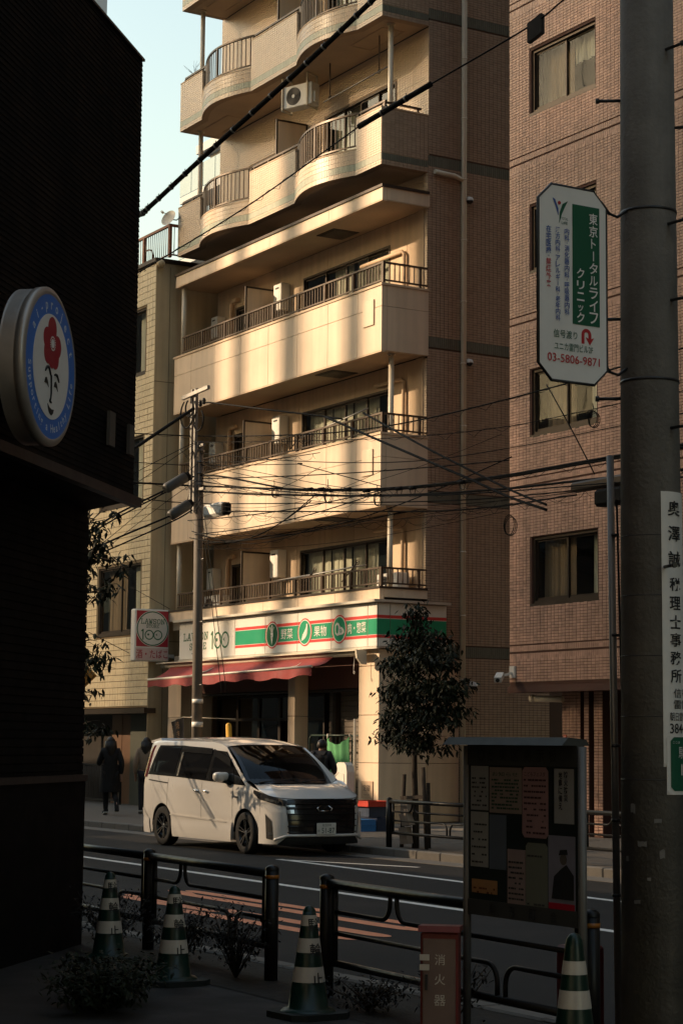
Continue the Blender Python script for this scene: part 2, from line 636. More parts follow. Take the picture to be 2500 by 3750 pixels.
g = MB()
g.add([(-400, -300, -0.03), (300, -300, -0.03), (300, 400, -0.03), (-400, 400, -0.03)], [(0, 1, 2, 3)])
props(g.build('ground', M['asphalt']), kind='structure')
g = MB()
g.add([(-200, 7.0, 0), (60, 7.0, 0), (60, 15.55, 0), (-200, 15.55, 0)], [(0, 1, 2, 3)])
props(g.build('road', M['asphalt']), kind='structure')
g = MB()
g.box(-200, 60, 15.7, 34, -0.02, 0.1)
props(g.build('pavement_far', M['pave_far']), kind='structure')
g = MB()
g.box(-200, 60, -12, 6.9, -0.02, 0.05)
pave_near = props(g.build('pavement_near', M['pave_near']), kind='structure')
# kerb stones, one by one where they can be told apart
kf = props(bpy.data.objects.new('kerb_far', None), kind='structure')
COL.objects.link(kf)
km = MB().cbox(-0.295, 0.295, 15.55, 15.7, -0.02, 0.12, 0.015).mesh('kerb_stone', M['kerb'])
for i in range(90):
    place('kerb_stone', km, kf, (-50 + i * 0.6, 0, random.uniform(-.003, .003)))
kn = props(bpy.data.objects.new('kerb_near', None), kind='structure')
COL.objects.link(kn)
km2 = MB().cbox(-0.295, 0.295, 6.9, 7.05, -0.02, 0.075, 0.015).mesh('kerb_stone', M['kerb'])
for i in range(60):
    place('kerb_stone', km2, kn, (-36 + i * 0.6, 0, random.uniform(-.003, .003)))
# paving slabs on the far pavement in front of the shop
slab = MB().cbox(-0.146, 0.146, -0.146, 0.146, -0.02, 0.0065, 0.004).mesh('paving_slab', M['pave_far'])
pf = bpy.data.objects['pavement_far']
for i in range(28):
    for j in range(10):
        place('paving_slab', slab, pf, (-33.9 + i * 0.3, 17.35 + j * 0.3, 0.1 + random.uniform(-.002, .002)))

g = MB()
g.box(-200, 60, 15.1, 15.549, -0.02, 0.006)
props(g.build('gutter', M['kerb']), kind='structure')
rm = props(bpy.data.objects.new('road_markings', None), kind='structure')
COL.objects.link(rm)


def line_mark(p, q, w, mat='road_white', z=0.004):
    p, q = Vector((*p, z)), Vector((*q, z))
    s = (q - p).cross(Vector((0, 0, 1))).normalized() * w / 2
    a = MB()
    n = max(2, int((q - p).length / 0.25))
    vs = []
    for i in range(n + 1):
        c = p.lerp(q, i / n)
        vs += [c - s * (1 + random.uniform(-.06, .06)), c + s * (1 + random.uniform(-.06, .06))]
    a.add(vs, [(2 * i, 2 * i + 1, 2 * i + 3, 2 * i + 2) for i in range(n)])
    return a.build('painted_line', M[mat], rm)


line_mark((-40, 11.80), (-10, 11.03), 0.13)
line_mark((-24.6, 13.72), (-15, 13.25), 0.12)
line_mark((-24.45, 13.73), (-22.3, 14.55), 0.10)

# ================================================================== the apartment block over the shop
XL, XR, YF, YW = -41.95, -32.70, 20.40, 21.50
XS = -32.75          # plane of the tiled side wall
apt = thing('apartment_building', 'cream apartment block with wavy tiled balconies above a convenience store', 'building', (-37.3, 24, 0))

# body: inner core behind the rooms, left and right flanks, floor slabs
c = MB()
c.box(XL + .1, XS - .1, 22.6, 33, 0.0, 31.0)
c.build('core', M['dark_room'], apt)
c = MB()
c.box(XS - .1, XS, 21.53, 33, 0.1, 31.0)
side_wall = c.build('side_wall', M['grout_dark'], apt)
c = MB()
c.box(XL, XL + .1, 21.53, 33, 0.1, 31.0)
c.build('left_wall', M['plaster'], apt)
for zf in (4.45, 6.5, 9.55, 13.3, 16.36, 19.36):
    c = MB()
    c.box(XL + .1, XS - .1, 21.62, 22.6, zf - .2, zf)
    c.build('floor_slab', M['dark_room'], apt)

# tiled flank: running tiles with a dark green soldier course at each storey
bands = [(3.92 + 3.06 * i - .0, 4.14 + 3.06 * i) for i in range(6)]
bands = [(3.33, 3.55), (6.38, 6.60), (9.50, 9.72), (13.22, 13.44), (16.30, 16.52), (19.30, 19.52)]


def in_band(z, bs=bands):
    return any(a - .0249 < z < b + .0249 for a, b in bs)


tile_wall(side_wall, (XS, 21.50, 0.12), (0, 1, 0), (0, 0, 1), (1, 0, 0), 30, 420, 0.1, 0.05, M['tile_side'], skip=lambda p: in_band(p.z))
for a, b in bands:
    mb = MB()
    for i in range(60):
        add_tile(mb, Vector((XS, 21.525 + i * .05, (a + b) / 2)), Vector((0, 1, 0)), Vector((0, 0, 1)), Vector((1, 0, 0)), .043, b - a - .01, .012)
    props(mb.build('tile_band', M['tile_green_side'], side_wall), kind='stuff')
# corner return of the tiles on the front, lower storeys
mb = MB()
for r in range(170):
    z = 4.7 + r * .05
    if 6.2 < z < 6.55 or 9.25 < z < 9.6:
        continue
    add_tile(mb, Vector((XS - .045, YW - .001, z)), Vector((1, 0, 0)), Vector((0, 0, 1)), Vector((0, -1, 0)), .092, .042, .012)
props(mb.build('corner_tiles', M['tile_cream'], apt), kind='stuff')

# ---- front wall panels of the three lower storeys
LEV = [(4.45, 6.24, 5.80), (6.50, 9.31, 8.86), (9.55, 12.34, 11.88)]      # floor, ceiling, window head
for z0, z1, wt in LEV:
    wb = z0 + .06 if z0 > 5 else z0 + .06
    holes = [(-37.75, -34.15, wb, wt), (-40.95, -40.30, wb, wt - .08)]
    xs = [XL + .1] + [-41.0, -40.2, -39.05, -37.9, -36.7, -35.5, -34.3, -33.5, XS - .1]
    for a, b in zip(xs, xs[1:]):
        for (p, q, r, s) in rects_minus(a + .005, b - .005, z0, z1, holes):
            pn = MB()
            pn.cbox(p, q, YW, YW + .1, r, s, .004)
            pn.build('wall_panel', M['plaster'], apt)
    cur = [(0.0, .27, 1, 0, 'curtain'), (.28, .5, 1, 0, 'curtain'), (.53, .8, 1, 0, 'curtain')] if z0 != LEV[2][0] else [(.28, .5, 1, 0, 'curtain'), (.55, .98, 1, 0, 'curtain')]
    window(apt, -37.75, -34.15, wb, wt, YW, 4, cur)
    window(apt, -40.95, -40.30, wb, wt - .08, YW, 1, [])
    # shallow pier at the corner
    pn = MB()
    pn.box(XS - .36, XS - .1, YW - .03, YW - .001, z0, z1)
    pn.build('corner_pier', M['plaster'], apt)

# ---- solid parapets with panel joints
JX = [XL, -41.06, -39.88, -38.62, -37.34, -36.07, -34.80, -33.62, XR]


def parapet(z0, z1, mid):
    for a, b in zip(JX, JX[1:]):
        for p, q in ((z0, mid), (mid, z1)):
            pn = MB()
            y = YF + random.uniform(0, .003)
            pn.cbox(a + .004, b - .004, y, YF + .12, p + .003, q - .003, .004)
            pn.build('parapet_panel', M['panel'], apt)
    for p, q in ((z0, mid), (mid, z1)):
        pn = MB()
        pn.cbox(XR - .12, XR, YF + .123, YW, p + .003, q - .003, .004)
        pn.build('parapet_panel', M['panel'], apt)
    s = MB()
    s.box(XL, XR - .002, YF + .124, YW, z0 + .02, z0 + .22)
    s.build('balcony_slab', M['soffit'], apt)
    t = MB()
    t.box(XL - .03, XR + .02, YF - .02, YF + .14, z1, z1 + .045)
    t.box(XR - .14, XR + .02, YF + .14, YW, z1, z1 + .045)
    t.build('coping', M['plaster'], apt)
    t = MB()
    t.box(XL, XR + .004, YF - .004, YF + .10, z0 - .03, z0 + .003)
    t.build('drip_edge', M['plaster'], apt)


parapet(6.24, 7.64, 7.20)
parapet(9.31, 10.62, 10.20)
# maintenance plates on the parapets
for z0, z1 in ((9.86, 10.38), (6.86, 7.38)):
    t = MB()
    t.cbox(-33.38, -32.97, YF - .025, YF - .001, z0, z1, .008)
    t.build('cover_plate', M['panel'], apt)
# lowest balcony edge (shop roof) and eave above the third storey
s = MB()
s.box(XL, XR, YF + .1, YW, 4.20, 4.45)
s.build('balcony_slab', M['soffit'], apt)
for a, b in zip([XL, -40.4, -38.9, -37.4, -35.9, -34.4], [-40.4, -38.9, -37.4, -35.9, -34.4, XR]):
    t = MB()
    t.cbox(a + .003, b - .003, YF, YF + .1, 4.40, 4.62, .004)
    t.build('parapet_panel', M['panel'], apt)
t = MB()
t.box(XR - .1, XR, YF + .103, YW, 4.40, 4.62)
t.build('parapet_panel', M['panel'], apt)
t = MB()
t.box(XL - .02, XR + .02, YF - .02, YF + .12, 4.62, 4.66)
t.box(XR - .12, XR + .02, YF + .12, YW, 4.62, 4.66)
t.build('coping', M['brown_metal'], apt)
for a, b in zip(JX[::2], JX[2::2]):
    t = MB()
    t.cbox(a + .003, b - .003, YF, YF + .1, 12.36, 12.61, .004)
    t.build('eave_panel', M['panel'], apt)
t = MB()
t.box(XR - .1, XR, YF + .103, 21.52, 12.36, 12.61)
t.build('eave_panel', M['panel'], apt)
t = MB()
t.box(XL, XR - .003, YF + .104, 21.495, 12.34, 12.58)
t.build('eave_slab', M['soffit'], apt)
t = MB()
t.box(XL - .03, XR + .03, YF - .03, 21.495, 12.61, 12.665)
t.build('eave_capping', M['brown_metal'], apt)
t = MB()
t.box(XL, XR + .004, YF - .004, YF + .102, 12.33, 12.358)
t.build('drip_edge', M['plaster'], apt)
# escape hatches in the soffits
for z in (12.34, 9.33, 6.26):
    t = MB()
    t.box(-35.85, -35.13, 20.72, 21.34, z - .012, z + .01)
    h = t.build('escape_hatch', M['brown_metal'], apt)
    t = MB()
    t.box(-35.80, -35.18, 20.77, 21.29, z - .02, z - .013)
    t.build('hatch_lid', M['brown_metal'], h)

# ---- railings: rails and posts, each baluster a piece of its own
bal_me = {}


def baluster(h, w=.022, mt='rail_metal'):
    k = (round(h, 3), w, mt)
    if k not in bal_me:
        bal_me[k] = MB().box(-w / 2, w / 2, -w * .4, w * .4, 0, h).mesh('baluster', M[mt])
    return bal_me[k]


def railing(zb, zt, posts):
    t = MB()
    t.box(XL + .35, XR + .01, YF + .02, YF + .075, zt - .035, zt)
    t.box(XL + .35, XR - .02, YF + .03, YF + .065, zb + .05, zb + .08)
    t.box(XR - .05, XR + .005, YF + .075, YW - .02, zt - .035, zt)
    t.box(XR - .045, XR - .005, YF + .075, YW - .02, zb + .05, zb + .08)
    for x in posts:
        t.box(x - .026, x + .026, YF + .022, YF + .073, zb, zt - .035)
    t.box(XR - .055, XR + .003, YF + .022, YF + .08, zb, zt - .035)
    t.box(XR - .045, XR + .003, YW - .22, YW - .17, zb, zt - .035)
    r = t.build('railing', M['rail_metal'], apt)
    me = baluster(zt - zb - .115)
    n = 0
    x = XL + .42
    while x < XR - .08:
        if all(abs(x - p) > .05 for p in posts):
            place('baluster', me, r, (x, YF + .048, zb + .08))
        x += .1135
    for k in range(1, 8):
        place('baluster', me, r, (XR - .025, YF + .08 + k * .115, zb + .08), (0, 0, R(90)))
    return r


PX = [-40.58, -39.46, -38.36, -37.21, -36.09, -34.99, -33.86]
railing(4.66, 5.04, PX)
railing(7.685, 8.08, PX)
railing(10.665, 11.10, PX)

# ---- round columns, down pipes
for (x, y, z0, z1) in ((-32.97, 20.8, 6.5 - 2.05, 6.26), (-32.97, 20.8, 6.46, 9.33), (-33.07, 20.8, 13.3, 16.15), (-41.56, 20.8, 13.3, 16.15), (-41.56, 20.8, 16.36, 19.14), (-33.07, 20.8, 16.36, 19.14)):
    t = MB()
    t.cyl((x, y, z0), (x, y, z1), .055, n=16)
    t.cyl((x, y, z1 - .04), (x, y, z1 - .001), .085, n=16)
    t.build('round_column', M['white_pvc'], apt)
for z0, z1 in ((4.66, 6.25), (7.68, 9.32), (10.66, 12.34)):
    t = MB()
    t.cyl((XL + .17, YF + .15, z0), (XL + .17, YF + .15, z1), .06, n=14)
    t.build('corner_pipe', M['white_pvc'], apt)
dp = MB()
dp.cyl((XS + .075, 22.33, 0.1), (XS + .075, 22.33, 31), .055, n=14)
for z in [1.6 + 1.27 * i for i in range(22)]:
    dp.cyl((XS + .075, 22.33, z), (XS + .075, 22.33, z + .03), .062, n=14)
    dp.box(XS + .012, XS + .03, 22.30, 22.36, z, z + .03)
dp.tube([(XS + .075, 21.62, 13.10), (XS + .075, 22.1, 13.08), (XS + .075, 22.33, 13.02)], .05, 12)
dp.build('down_pipe', M['white_pvc'], apt)
# ventilation hood pipes beside the big windows
for zt in (11.62, 8.97, 5.95):
    if zt > 11:
        pts = [(-35.2, YW - .06, zt), (-33.6, YW - .06, zt), (-33.52, YW - .06, zt - .06), (-33.52, YW - .06, zt - 1.9)]
    else:
        pts = [(-34.6, YW - .06, zt), (-33.6, YW - .06, zt), (-33.52, YW - .06, zt - .06), (-33.52, YW - .06, zt - (1.3 if zt < 6 else 2.2))]
    t = MB()
    t.tube(pts, .04, 10)
    t.build('drain_pipe', M['plaster'], apt)
# dark framed partition boards between the flats
for z0, zt in ((4.45, 5.85), (6.5, 8.80), (9.55, 11.86)):
    f = MB()
    for a in (20.70, 21.44):
        f.box(-39.02, -38.98, a, a + .04, z0, zt)
    f.box(-39.02, -38.98, 20.74, 21.44, zt - .04, zt)
    f.box(-39.02, -38.98, 20.74, 21.44, z0, z0 + .04)
    pr = f.build('partition', M['brown_metal'], apt)
    f = MB()
    f.box(-39.008, -38.992, 20.74, 21.44, z0 + .04, zt - .04)
    f.build('partition_board', M['panel'], pr)
# kitchen vent elbows beside the narrow doors
for zt in (11.95, 8.93, 5.88):
    t = MB()
    t.tube([(-40.75, YW - .06, zt + .02), (-41.02, YW - .07, zt + .02), (-41.06, YW - .07, zt - .05), (-41.06, YW - .07, zt - .9)], .05, 10)
    t.build('vent_pipe', M['plaster'], apt)

# ================================================================== wavy tiled balconies of the upper storeys
WB = [(-40.72, -38.30), (-36.23, -33.72)]      # the two bulges of each balcony
BD = 0.33


def front_y(x):
    for a, b in WB:
        if a < x < b:
            t = (x - a) / (b - a)
            return YF - BD * math.sin(math.pi * t) ** 0.9
    return YF


def path(x0, x1, step=.05):
    n = max(1, int(round((x1 - x0) / step)))
    return [Vector((x0 + (x1 - x0) * i / n, front_y(x0 + (x1 - x0) * i / n if 0 < i < n else x0 + (x1 - x0) * i / n), 0)) for i in range(n + 1)]


def band(mb, pts, z0, z1, th, mi=0):
    """wall strip following pts, th thick inwards (+y)"""
    n = len(pts)
    vs = []
    for p in pts:
        vs += [(p.x, p.y, z0), (p.x, p.y, z1), (p.x, p.y + th, z1), (p.x, p.y + th, z0)]
    fs = []
    for i in range(n - 1):
        a, b = 4 * i, 4 * i + 4
        for k in range(4):
            k2 = (k + 1) % 4
            fs.append((a + k, a + k2, b + k2, b + k))
    fs = [f[::-1] for f in fs]
    fs.append((0, 1, 2, 3))
    e = 4 * (n - 1)
    fs.append((e + 3, e + 2, e + 1, e))
    mb.add(vs, [f[::-1] for f in fs] if False else fs, mi)


def path_tiles(mb, pts, z0, z1, pw, ph, d=.011, joint=.007):
    L = [0]
    for a, b in zip(pts, pts[1:]):
        L.append(L[-1] + (b - a).length)
    n = max(1, int(round(L[-1] / pw)))
    w = L[-1] / n
    rows = max(1, int(round((z1 - z0) / ph)))
    h = (z1 - z0) / rows
    k = 0
    for i in range(n):
        s = (i + .5) * w
        while k < len(L) - 2 and L[k + 1] < s:
            k += 1
        t = (s - L[k]) / (L[k + 1] - L[k])
        c = pts[k].lerp(pts[k + 1], t)
        U = (pts[k + 1] - pts[k]).normalized()
        N = U.cross(Vector((0, 0, 1)))
        for r in range(rows):
            add_tile(mb, Vector((c.x, c.y, z0 + (r + .5) * h)) + N * random.uniform(-.001, .001), U, Vector((0, 0, 1)), N, w - joint, h - joint, d)


def wavy_balcony(zb, zt, zs):
    """zb underside, zt top of the flat parapets, zs sill of the bulges"""
    segs = [(XL + .08, WB[0][0], 0), (*WB[0], 1), (WB[0][1], WB[1][0], 0), (*WB[1], 1), (WB[1][1], XS, 0)]
    sl = MB()
    pts = path(XL + .08, XS, .05)
    poly = [(p.x, p.y + .02) for p in pts] + [(XS, YW), (XL + .08, YW)]
    sl.prism(poly, (0, 0, zb + .003), (1, 0, 0), (0, 1, 0), (0, 0, 1), .2)
    sl.build('balcony_slab', M['soffit'], apt)
    body = MB()
    for a, b, bulge in segs:
        band(body, path(a, b), zb, zs if bulge else zt, .16)
    body.box(XS - .16, XS, YF + .16, YW, zb, zt)
    body.box(XL + .08, XL + .24, YF + .16, YW, zb, zt)
    par = body.build('parapet', M['grout'], apt)
    tl = MB()
    gr = MB()
    for a, b, bulge in segs:
        p = path(a, b)
        if bulge:
            path_tiles(tl, p, zb, zb + .10, .05, .1)
            path_tiles(gr, p, zb + .10, zb + .24, .05, .14)
            path_tiles(tl, p, zb + .24, zs, .05, .1)
        else:
            path_tiles(tl, p, zb, zb + .10, .1, .05)
            path_tiles(gr, p, zb + .10, zb + .24, .05, .14)
            path_tiles(tl, p, zb + .24, zt, .1, .05)
    # returns at the ends of the flat parts
    for a, b, bulge in segs:
        if not bulge:
            for r in range(int((zt - zs) / .05)):
                for x, nx in ((a, -1), (b, 1)):
                    if x in (XS, XL + .08):
                        continue
                    for j in range(2):
                        add_tile(tl, Vector((x, YF + .04 + .08 * j, zs + .03 + r * .05)), Vector((0, nx, 0)), Vector((0, 0, 1)), Vector((nx, 0, 0)), .074, .043, .011)
    # right end: flush with the flank
    sd = MB()
    sg = MB()
    for r in range(int((zt - zb) / .05)):
        z = zb + .025 + r * .05
        if .10 < z - zb < .24:
            continue
        for j in range(11):
            add_tile(sd, Vector((XS, YF + .05 + j * .1, z)), Vector((0, 1, 0)), Vector((0, 0, 1)), Vector((1, 0, 0)), .092, .043, .011)
    for j in range(22):
        add_tile(sg, Vector((XS, YF + .025 + j * .05, zb + .17)), Vector((0, 1, 0)), Vector((0, 0, 1)), Vector((1, 0, 0)), .043, .13, .011)
    props(tl.build('cream_tiles', M['tile_cream'], par), kind='stuff')
    props(gr.build('green_tiles', M['tile_green'], par), kind='stuff')
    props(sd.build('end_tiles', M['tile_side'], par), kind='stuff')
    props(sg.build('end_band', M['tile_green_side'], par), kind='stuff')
    cp = MB()
    for a, b, bulge in segs:
        p = [q + Vector((0, -.018, 0)) for q in path(a, b)]
        z = zs if bulge else zt
        band(cp, p, z, z + .03, .2)
    cp.box(XS - .18, XS + .018, YF + .185, YW, zt, zt + .03)
    cp.build('coping', M['plaster'], apt)
    # railing: flat bars on the low stubs, curved in the bulges
    rl = MB()
    top = zt + .17
    for a, b, bulge in segs:
        p = [q + Vector((0, .07, 0)) for q in path(a, b, .08)]
        if a == XL + .08:
            p[0].x += .06
        band(rl, p, top - .04, top, .05)
        if bulge:
            p2 = [q + Vector((0, .01, 0)) for q in p]
            band(rl, p2, zs + .10, zs + .13, .03)
            for x in (a + .04, (a + b) / 2, b - .04):
                y = front_y(x) + .07
                rl.box(x - .024, x + .024, y, y + .045, zs + .03, top - .04)
        else:
            k = max(1, int((b - a) / .55))
            for i in range(k + 1):
                x = a + .04 + (b - a - .08) * i / k
                rl.box(x - .02, x + .02, YF + .075, YF + .115, zt + .03, top - .04)
    rl.box(XS - .13, XS - .08, YF + .12, YW - .1, top - .04, top)
    for y in (YF + .09, YW - .2):
        rl.box(XS - .125, XS - .085, y, y + .04, zt + .03, top - .04)
    rail = rl.build('railing', M['brown_metal'] if zb > 15.5 else M['rail_metal'], apt)
    me = baluster(top - .04 - zs - .13, .02, 'brown_metal' if zb > 15.5 else 'rail_metal')
    for a, b in WB:
        n = int((b - a) / .118)
        for i in range(1, n):
            x = a + (b - a) * i / n
            if abs(x - (a + b) / 2) < .05:
                continue
            place('baluster', me, rail, (x, front_y(x) + .095, zs + .13))


for zb in (13.08, 16.14, 19.14):
    wavy_balcony(zb, zb + 1.17, zb + .53)

# upper front wall: tiled, with windows
UP = [(12.58, 16.14, 15.35), (16.34, 19.14, 18.42), (19.34, 22.4, 21.4)]
for k, (z0, z1, wt) in enumerate(UP):
    fl = (13.3, 16.36, 19.36)[k]
    holes = [(-36.9, -34.0, fl, wt), (-40.4, -38.6, fl + .1, wt - .25)]
    wl = MB()
    for (p, q, r, s) in rects_minus(XL, XS - .1, z0, z1, holes):
        wl.box(p, q, YW + .03, YW + .13, r, s)
    w = wl.build('upper_wall', M['grout'], apt)
    mb = MB()
    nr = int((z1 - z0) / .05)
    for r in range(nr):
        z = z0 + (r + .5) * .05
        if z < fl - .05 and k:
            continue
        for i in range(92):
            x = XL + .05 + i * .1
            if any(h[0] - .04 < x < h[1] + .04 and h[2] - .02 < z < h[3] + .02 for h in holes):
                continue
            add_tile(mb, Vector((x, YW + .031, z)), Vector((1, 0, 0)), Vector((0, 0, 1)), Vector((0, -1, 0)), .093, .043, .011)
    props(mb.build('wall_tiles', M['tile_cream'], w), kind='stuff')
    window(apt, -36.9, -34.0, fl, wt, YW + .03, 4, [(.02, .4, 1, 0, 'curtain')])
    window(apt, -40.4, -38.6, fl + .1, wt - .25, YW + .03, 2, [])
    f = MB()
    for a in (20.72, 21.48):
        f.box(-37.72, -37.68, a, a + .04, fl - .05, wt + .05)
    f.box(-37.72, -37.68, 20.76, 21.48, wt + .01, wt + .05)
    pr = f.build('partition', M['brown_metal'], apt)
    f = MB()
    f.box(-37.708, -37.692, 20.76, 21.48, fl - .05, wt + .01)
    f.build('partition_board', M['panel'], pr)
    # soffit hatch frame
    f = MB()
    for (a, b, cc, d) in ((-34.6, -33.3, 20.75, 20.77), (-34.6, -33.3, 21.25, 21.27), (-34.6, -34.58, 20.77, 21.25), (-33.32, -33.3, 20.77, 21.25), (-41.3, -40.1, 20.75, 20.77), (-41.3, -40.1, 21.25, 21.27), (-40.12, -40.1, 20.77, 21.25)):
        f.box(a, b, cc, d, z1 - .012, z1 + .002)
    f.build('hatch_frame', M['soffit'], apt)
f = MB()
f.box(XL, XS, YW, 33, 31.0, 31.3)
f.build('roof', M['concrete'], apt)
f = MB()
f.box(XL, XS - .1, YW + .03, YW + .13, 22.41, 31.0)
f.build('upper_wall', M['tile_cream'], apt)
# ================================================================== shop at street level (parts of the apartment block)
M['shop_dark'] = pm('dark_shop_frame', (0.045, 0.036, 0.03), 0.4, 0.15, 5, metal=0.3)
M['lintel'] = pm('red_brown_lintel', (0.14, 0.06, 0.04), 0.6, 0.15, 3)
M['shutter'] = pm('beige_shutter', (0.17, 0.14, 0.11), 0.5, 0.1, 2, streak=0.15)
M['stone'] = pm('stone_plaque', (0.42, 0.30, 0.20), 0.6, 0.1, 14, 0.1, 80)
M['ink'] = pm('dark_ink', (0.02, 0.02, 0.02), 0.6, 0.1, 20)


def pillar(x0, x1, y0, y1, joints):
    zs = [0.42] + joints + [3.45]
    for a, b in zip(zs, zs[1:]):
        p = MB()
        p.cbox(x0, x1, y0, y1, a + .004, b - .004, .008)
        p.build('pillar_panel', M['panel'], apt)
    p = MB()
    p.box(x0 - .004, x1 + .004, y0 - .004, y1, 0.1, 0.42)
    p.build('pillar_base', M['plaster'], apt)


pillar(-33.45, XR, YF, 21.5, [1.25, 2.17, 3.12])
pillar(-36.27, -35.98, YF, 20.72, [1.25, 2.17])
pillar(-41.93, -41.26, YF, 21.2, [1.25, 2.17])
# painted side wall of the ground floor behind the corner pillar, with a horizontal joint
p = MB()
p.cbox(XR - .1, XR - .02, 21.52, 22.27, 0.12, 1.24, .005)
p.build('side_panel', M['plaster'], apt)
p = MB()
p.cbox(XR - .1, XR - .02, 21.52, 22.27, 1.252, 3.25, .005)
p.build('side_panel', M['plaster'], apt)
p = MB()
p.box(-33.30, -32.88, YF - .02, YF - .001, .57, .90)
pq = p.build('corner_stone', M['stone'], apt)
lettering(pq, '定礎', (-33.09, YF - .02, .77), (1, 0, 0), (0, 0, 1), M['ink'], .12, .26)
lettering(pq, '平成二年', (-33.09, YF - .02, .64), (1, 0, 0), (0, 0, 1), M['ink'], .03, .2)
# ceiling and lintels
p = MB()
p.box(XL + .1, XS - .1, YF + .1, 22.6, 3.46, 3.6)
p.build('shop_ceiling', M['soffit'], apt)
p = MB()
p.box(-41.26, -33.45, 20.72, 20.9, 2.72, 3.46)
p.build('lintel', M['lintel'], apt)
p = MB()
p.box(-41.26, -33.45, 20.74, 20.9, 2.66, 2.70)
p.build('lintel_trim', M['shop_dark'], apt)
# roller shutter closing the right bay, slat by slat
sl = MB().cbox(-35.97, -33.46, 21.22, 21.25, 0, .105, .01).mesh('shutter_slat', M['shutter'])
for i in range(24):
    place('shutter_slat', sl, apt, (0, 0, .12 + i * .108))
p = MB()
p.box(-35.62, -35.5, 21.1, 21.22, .1, 2.66)
p.build('shutter_guide', M['shop_dark'], apt)
p = MB()
p.cyl((-33.52, 20.36, 0.12), (-33.52, 20.36, 2.1), .028, n=10)
p.build('corner_guard_pipe', M['white_pvc'], apt)
# glazed shop front of the left bay
xs = [-41.2, -40.2, -39.2, -38.25, -37.3, -36.3]
for a, b in zip(xs, xs[1:]):
    f = MB()
    f.box(a, a + .05, 21.30, 21.36, .1, 2.66)
    f.box(b - .05, b, 21.30, 21.36, .1, 2.66)
    f.box(a + .05, b - .05, 21.30, 21.36, 2.10, 2.16)
    f.box(a + .05, b - .05, 21.30, 21.36, .1, .2)
    f.box(a + .05, b - .05, 21.30, 21.36, 2.60, 2.66)
    d = f.build('shop_door', M['shop_dark'], apt)
    g = MB()
    for z0, z1 in ((.2, 2.10), (2.16, 2.60)):
        g.add([(a + .05, 21.33, z0), (b - .05, 21.33, z0), (b - .05, 21.33, z1), (a + .05, 21.33, z1)], [(0, 1, 2, 3)])
    g.build('pane', M['glass_dim'], d)
# goods racks standing inside the glass
M['goods'] = pm('packaged_goods', (0.22, 0.16, 0.10), 0.5, 0.5, 9, snap=(.14, .3, .24, .6))
for k, x in enumerate((-40.7, -39.6, -38.0, -36.9)):
    r = thing('goods_rack', ('dim goods rack behind the shop glass, nearest the left pillar', 'dim goods rack behind the shop glass, second from the left pillar', 'dim goods rack behind the shop glass, third from the left pillar', 'dim goods rack behind the shop glass, beside the middle pillar')[k], 'rack', (x, 22.1, .1), group='racks inside the shop')
    f = MB()
    for sx in (-.42, .42):
        f.box(x + sx - .02, x + sx + .02, 21.9, 22.4, .1, 1.75)
    for z in (.25, .62, 1.0, 1.38):
        f.box(x - .40, x + .40, 21.9, 22.38, z, z + .03)
    f.build('frame', M['shop_dark'], r)
    for z in (.28, .65, 1.03, 1.41):
        q = MB()
        for i in range(6):
            h = random.uniform(.16, .28)
            q.box(x - .38 + i * .128, x - .38 + i * .128 + .11, 21.95, 22.25, z, z + h)
        q.build('goods', M['goods'], r)

# ================================================================== shop sign over the front
M['sign_white'] = pm('sign_white_acrylic', (0.74, 0.71, 0.64), 0.3, 0.03, 2, spec=0.5, streak=0.05)
M['sign_green'] = pm('sign_green_film', (0.012, 0.27, 0.13), 0.35, 0.04, 3)
M['sign_dgreen'] = pm('sign_dark_green_film', (0.02, 0.13, 0.055), 0.35, 0.04, 3)
M['sign_red'] = pm('sign_red_film', (0.62, 0.05, 0.045), 0.35, 0.04, 3)
M['trim'] = pm('sign_trim', (0.55, 0.51, 0.43), 0.4, 0.08, 4, metal=0.3)
SY, SX = 20.25, -32.55
sg = thing('shop_sign', 'long white fascia sign with green and red stripes over the shop front', 'sign', (-36.8, SY, 3.46))
b = MB()
b.box(-41.08, SX - .02, SY + .02, YF - .002, 3.46, 4.33)
b.box(XR + .002, SX - .02, YF - .002, 21.86, 3.46, 4.33)
b.build('backing', M['trim'], sg)
sj = [-41.10, -38.39, -37.01, -35.64, -34.27, -32.89, SX]
for a, bb in zip(sj, sj[1:]):
    q = MB()
    q.cbox(a + .008, bb - (.008 if bb != SX else 0), SY, SY + .018, 3.49, 4.31, .004)
    q.build('sign_panel', M['sign_white'], sg)
for a, bb in ((SY + .02, 20.55), (20.55, 21.86)):
    q = MB()
    q.cbox(SX - .018, SX, a + .008, bb - .008, 3.49, 4.31, .004)
    q.build('sign_panel', M['sign_white'], sg)
q = MB()
q.box(-41.2, SX + .10, SY - .12, YF - .002, 4.335, 4.385)
q.box(XR + .002, SX + .10, YF - .002, 21.9, 4.335, 4.385)
q.build('top_trim', M['trim'], sg)
q = MB()
q.box(-41.12, SX + .01, SY - .01, SY + .06, 3.44, 3.485)
q.build('bottom_trim', M['trim'], sg)
EX, EZ = (1, 0, 0), (0, 0, 1)


def rect(u0, u1, v0, v1):
    return [(u0, v0), (u1, v0), (u1, v1), (u0, v1)]


def disc(cx, cz, r, n=40):
    return [(cx + r * math.cos(2 * math.pi * i / n), cz + r * math.sin(2 * math.pi * i / n)) for i in range(n)]


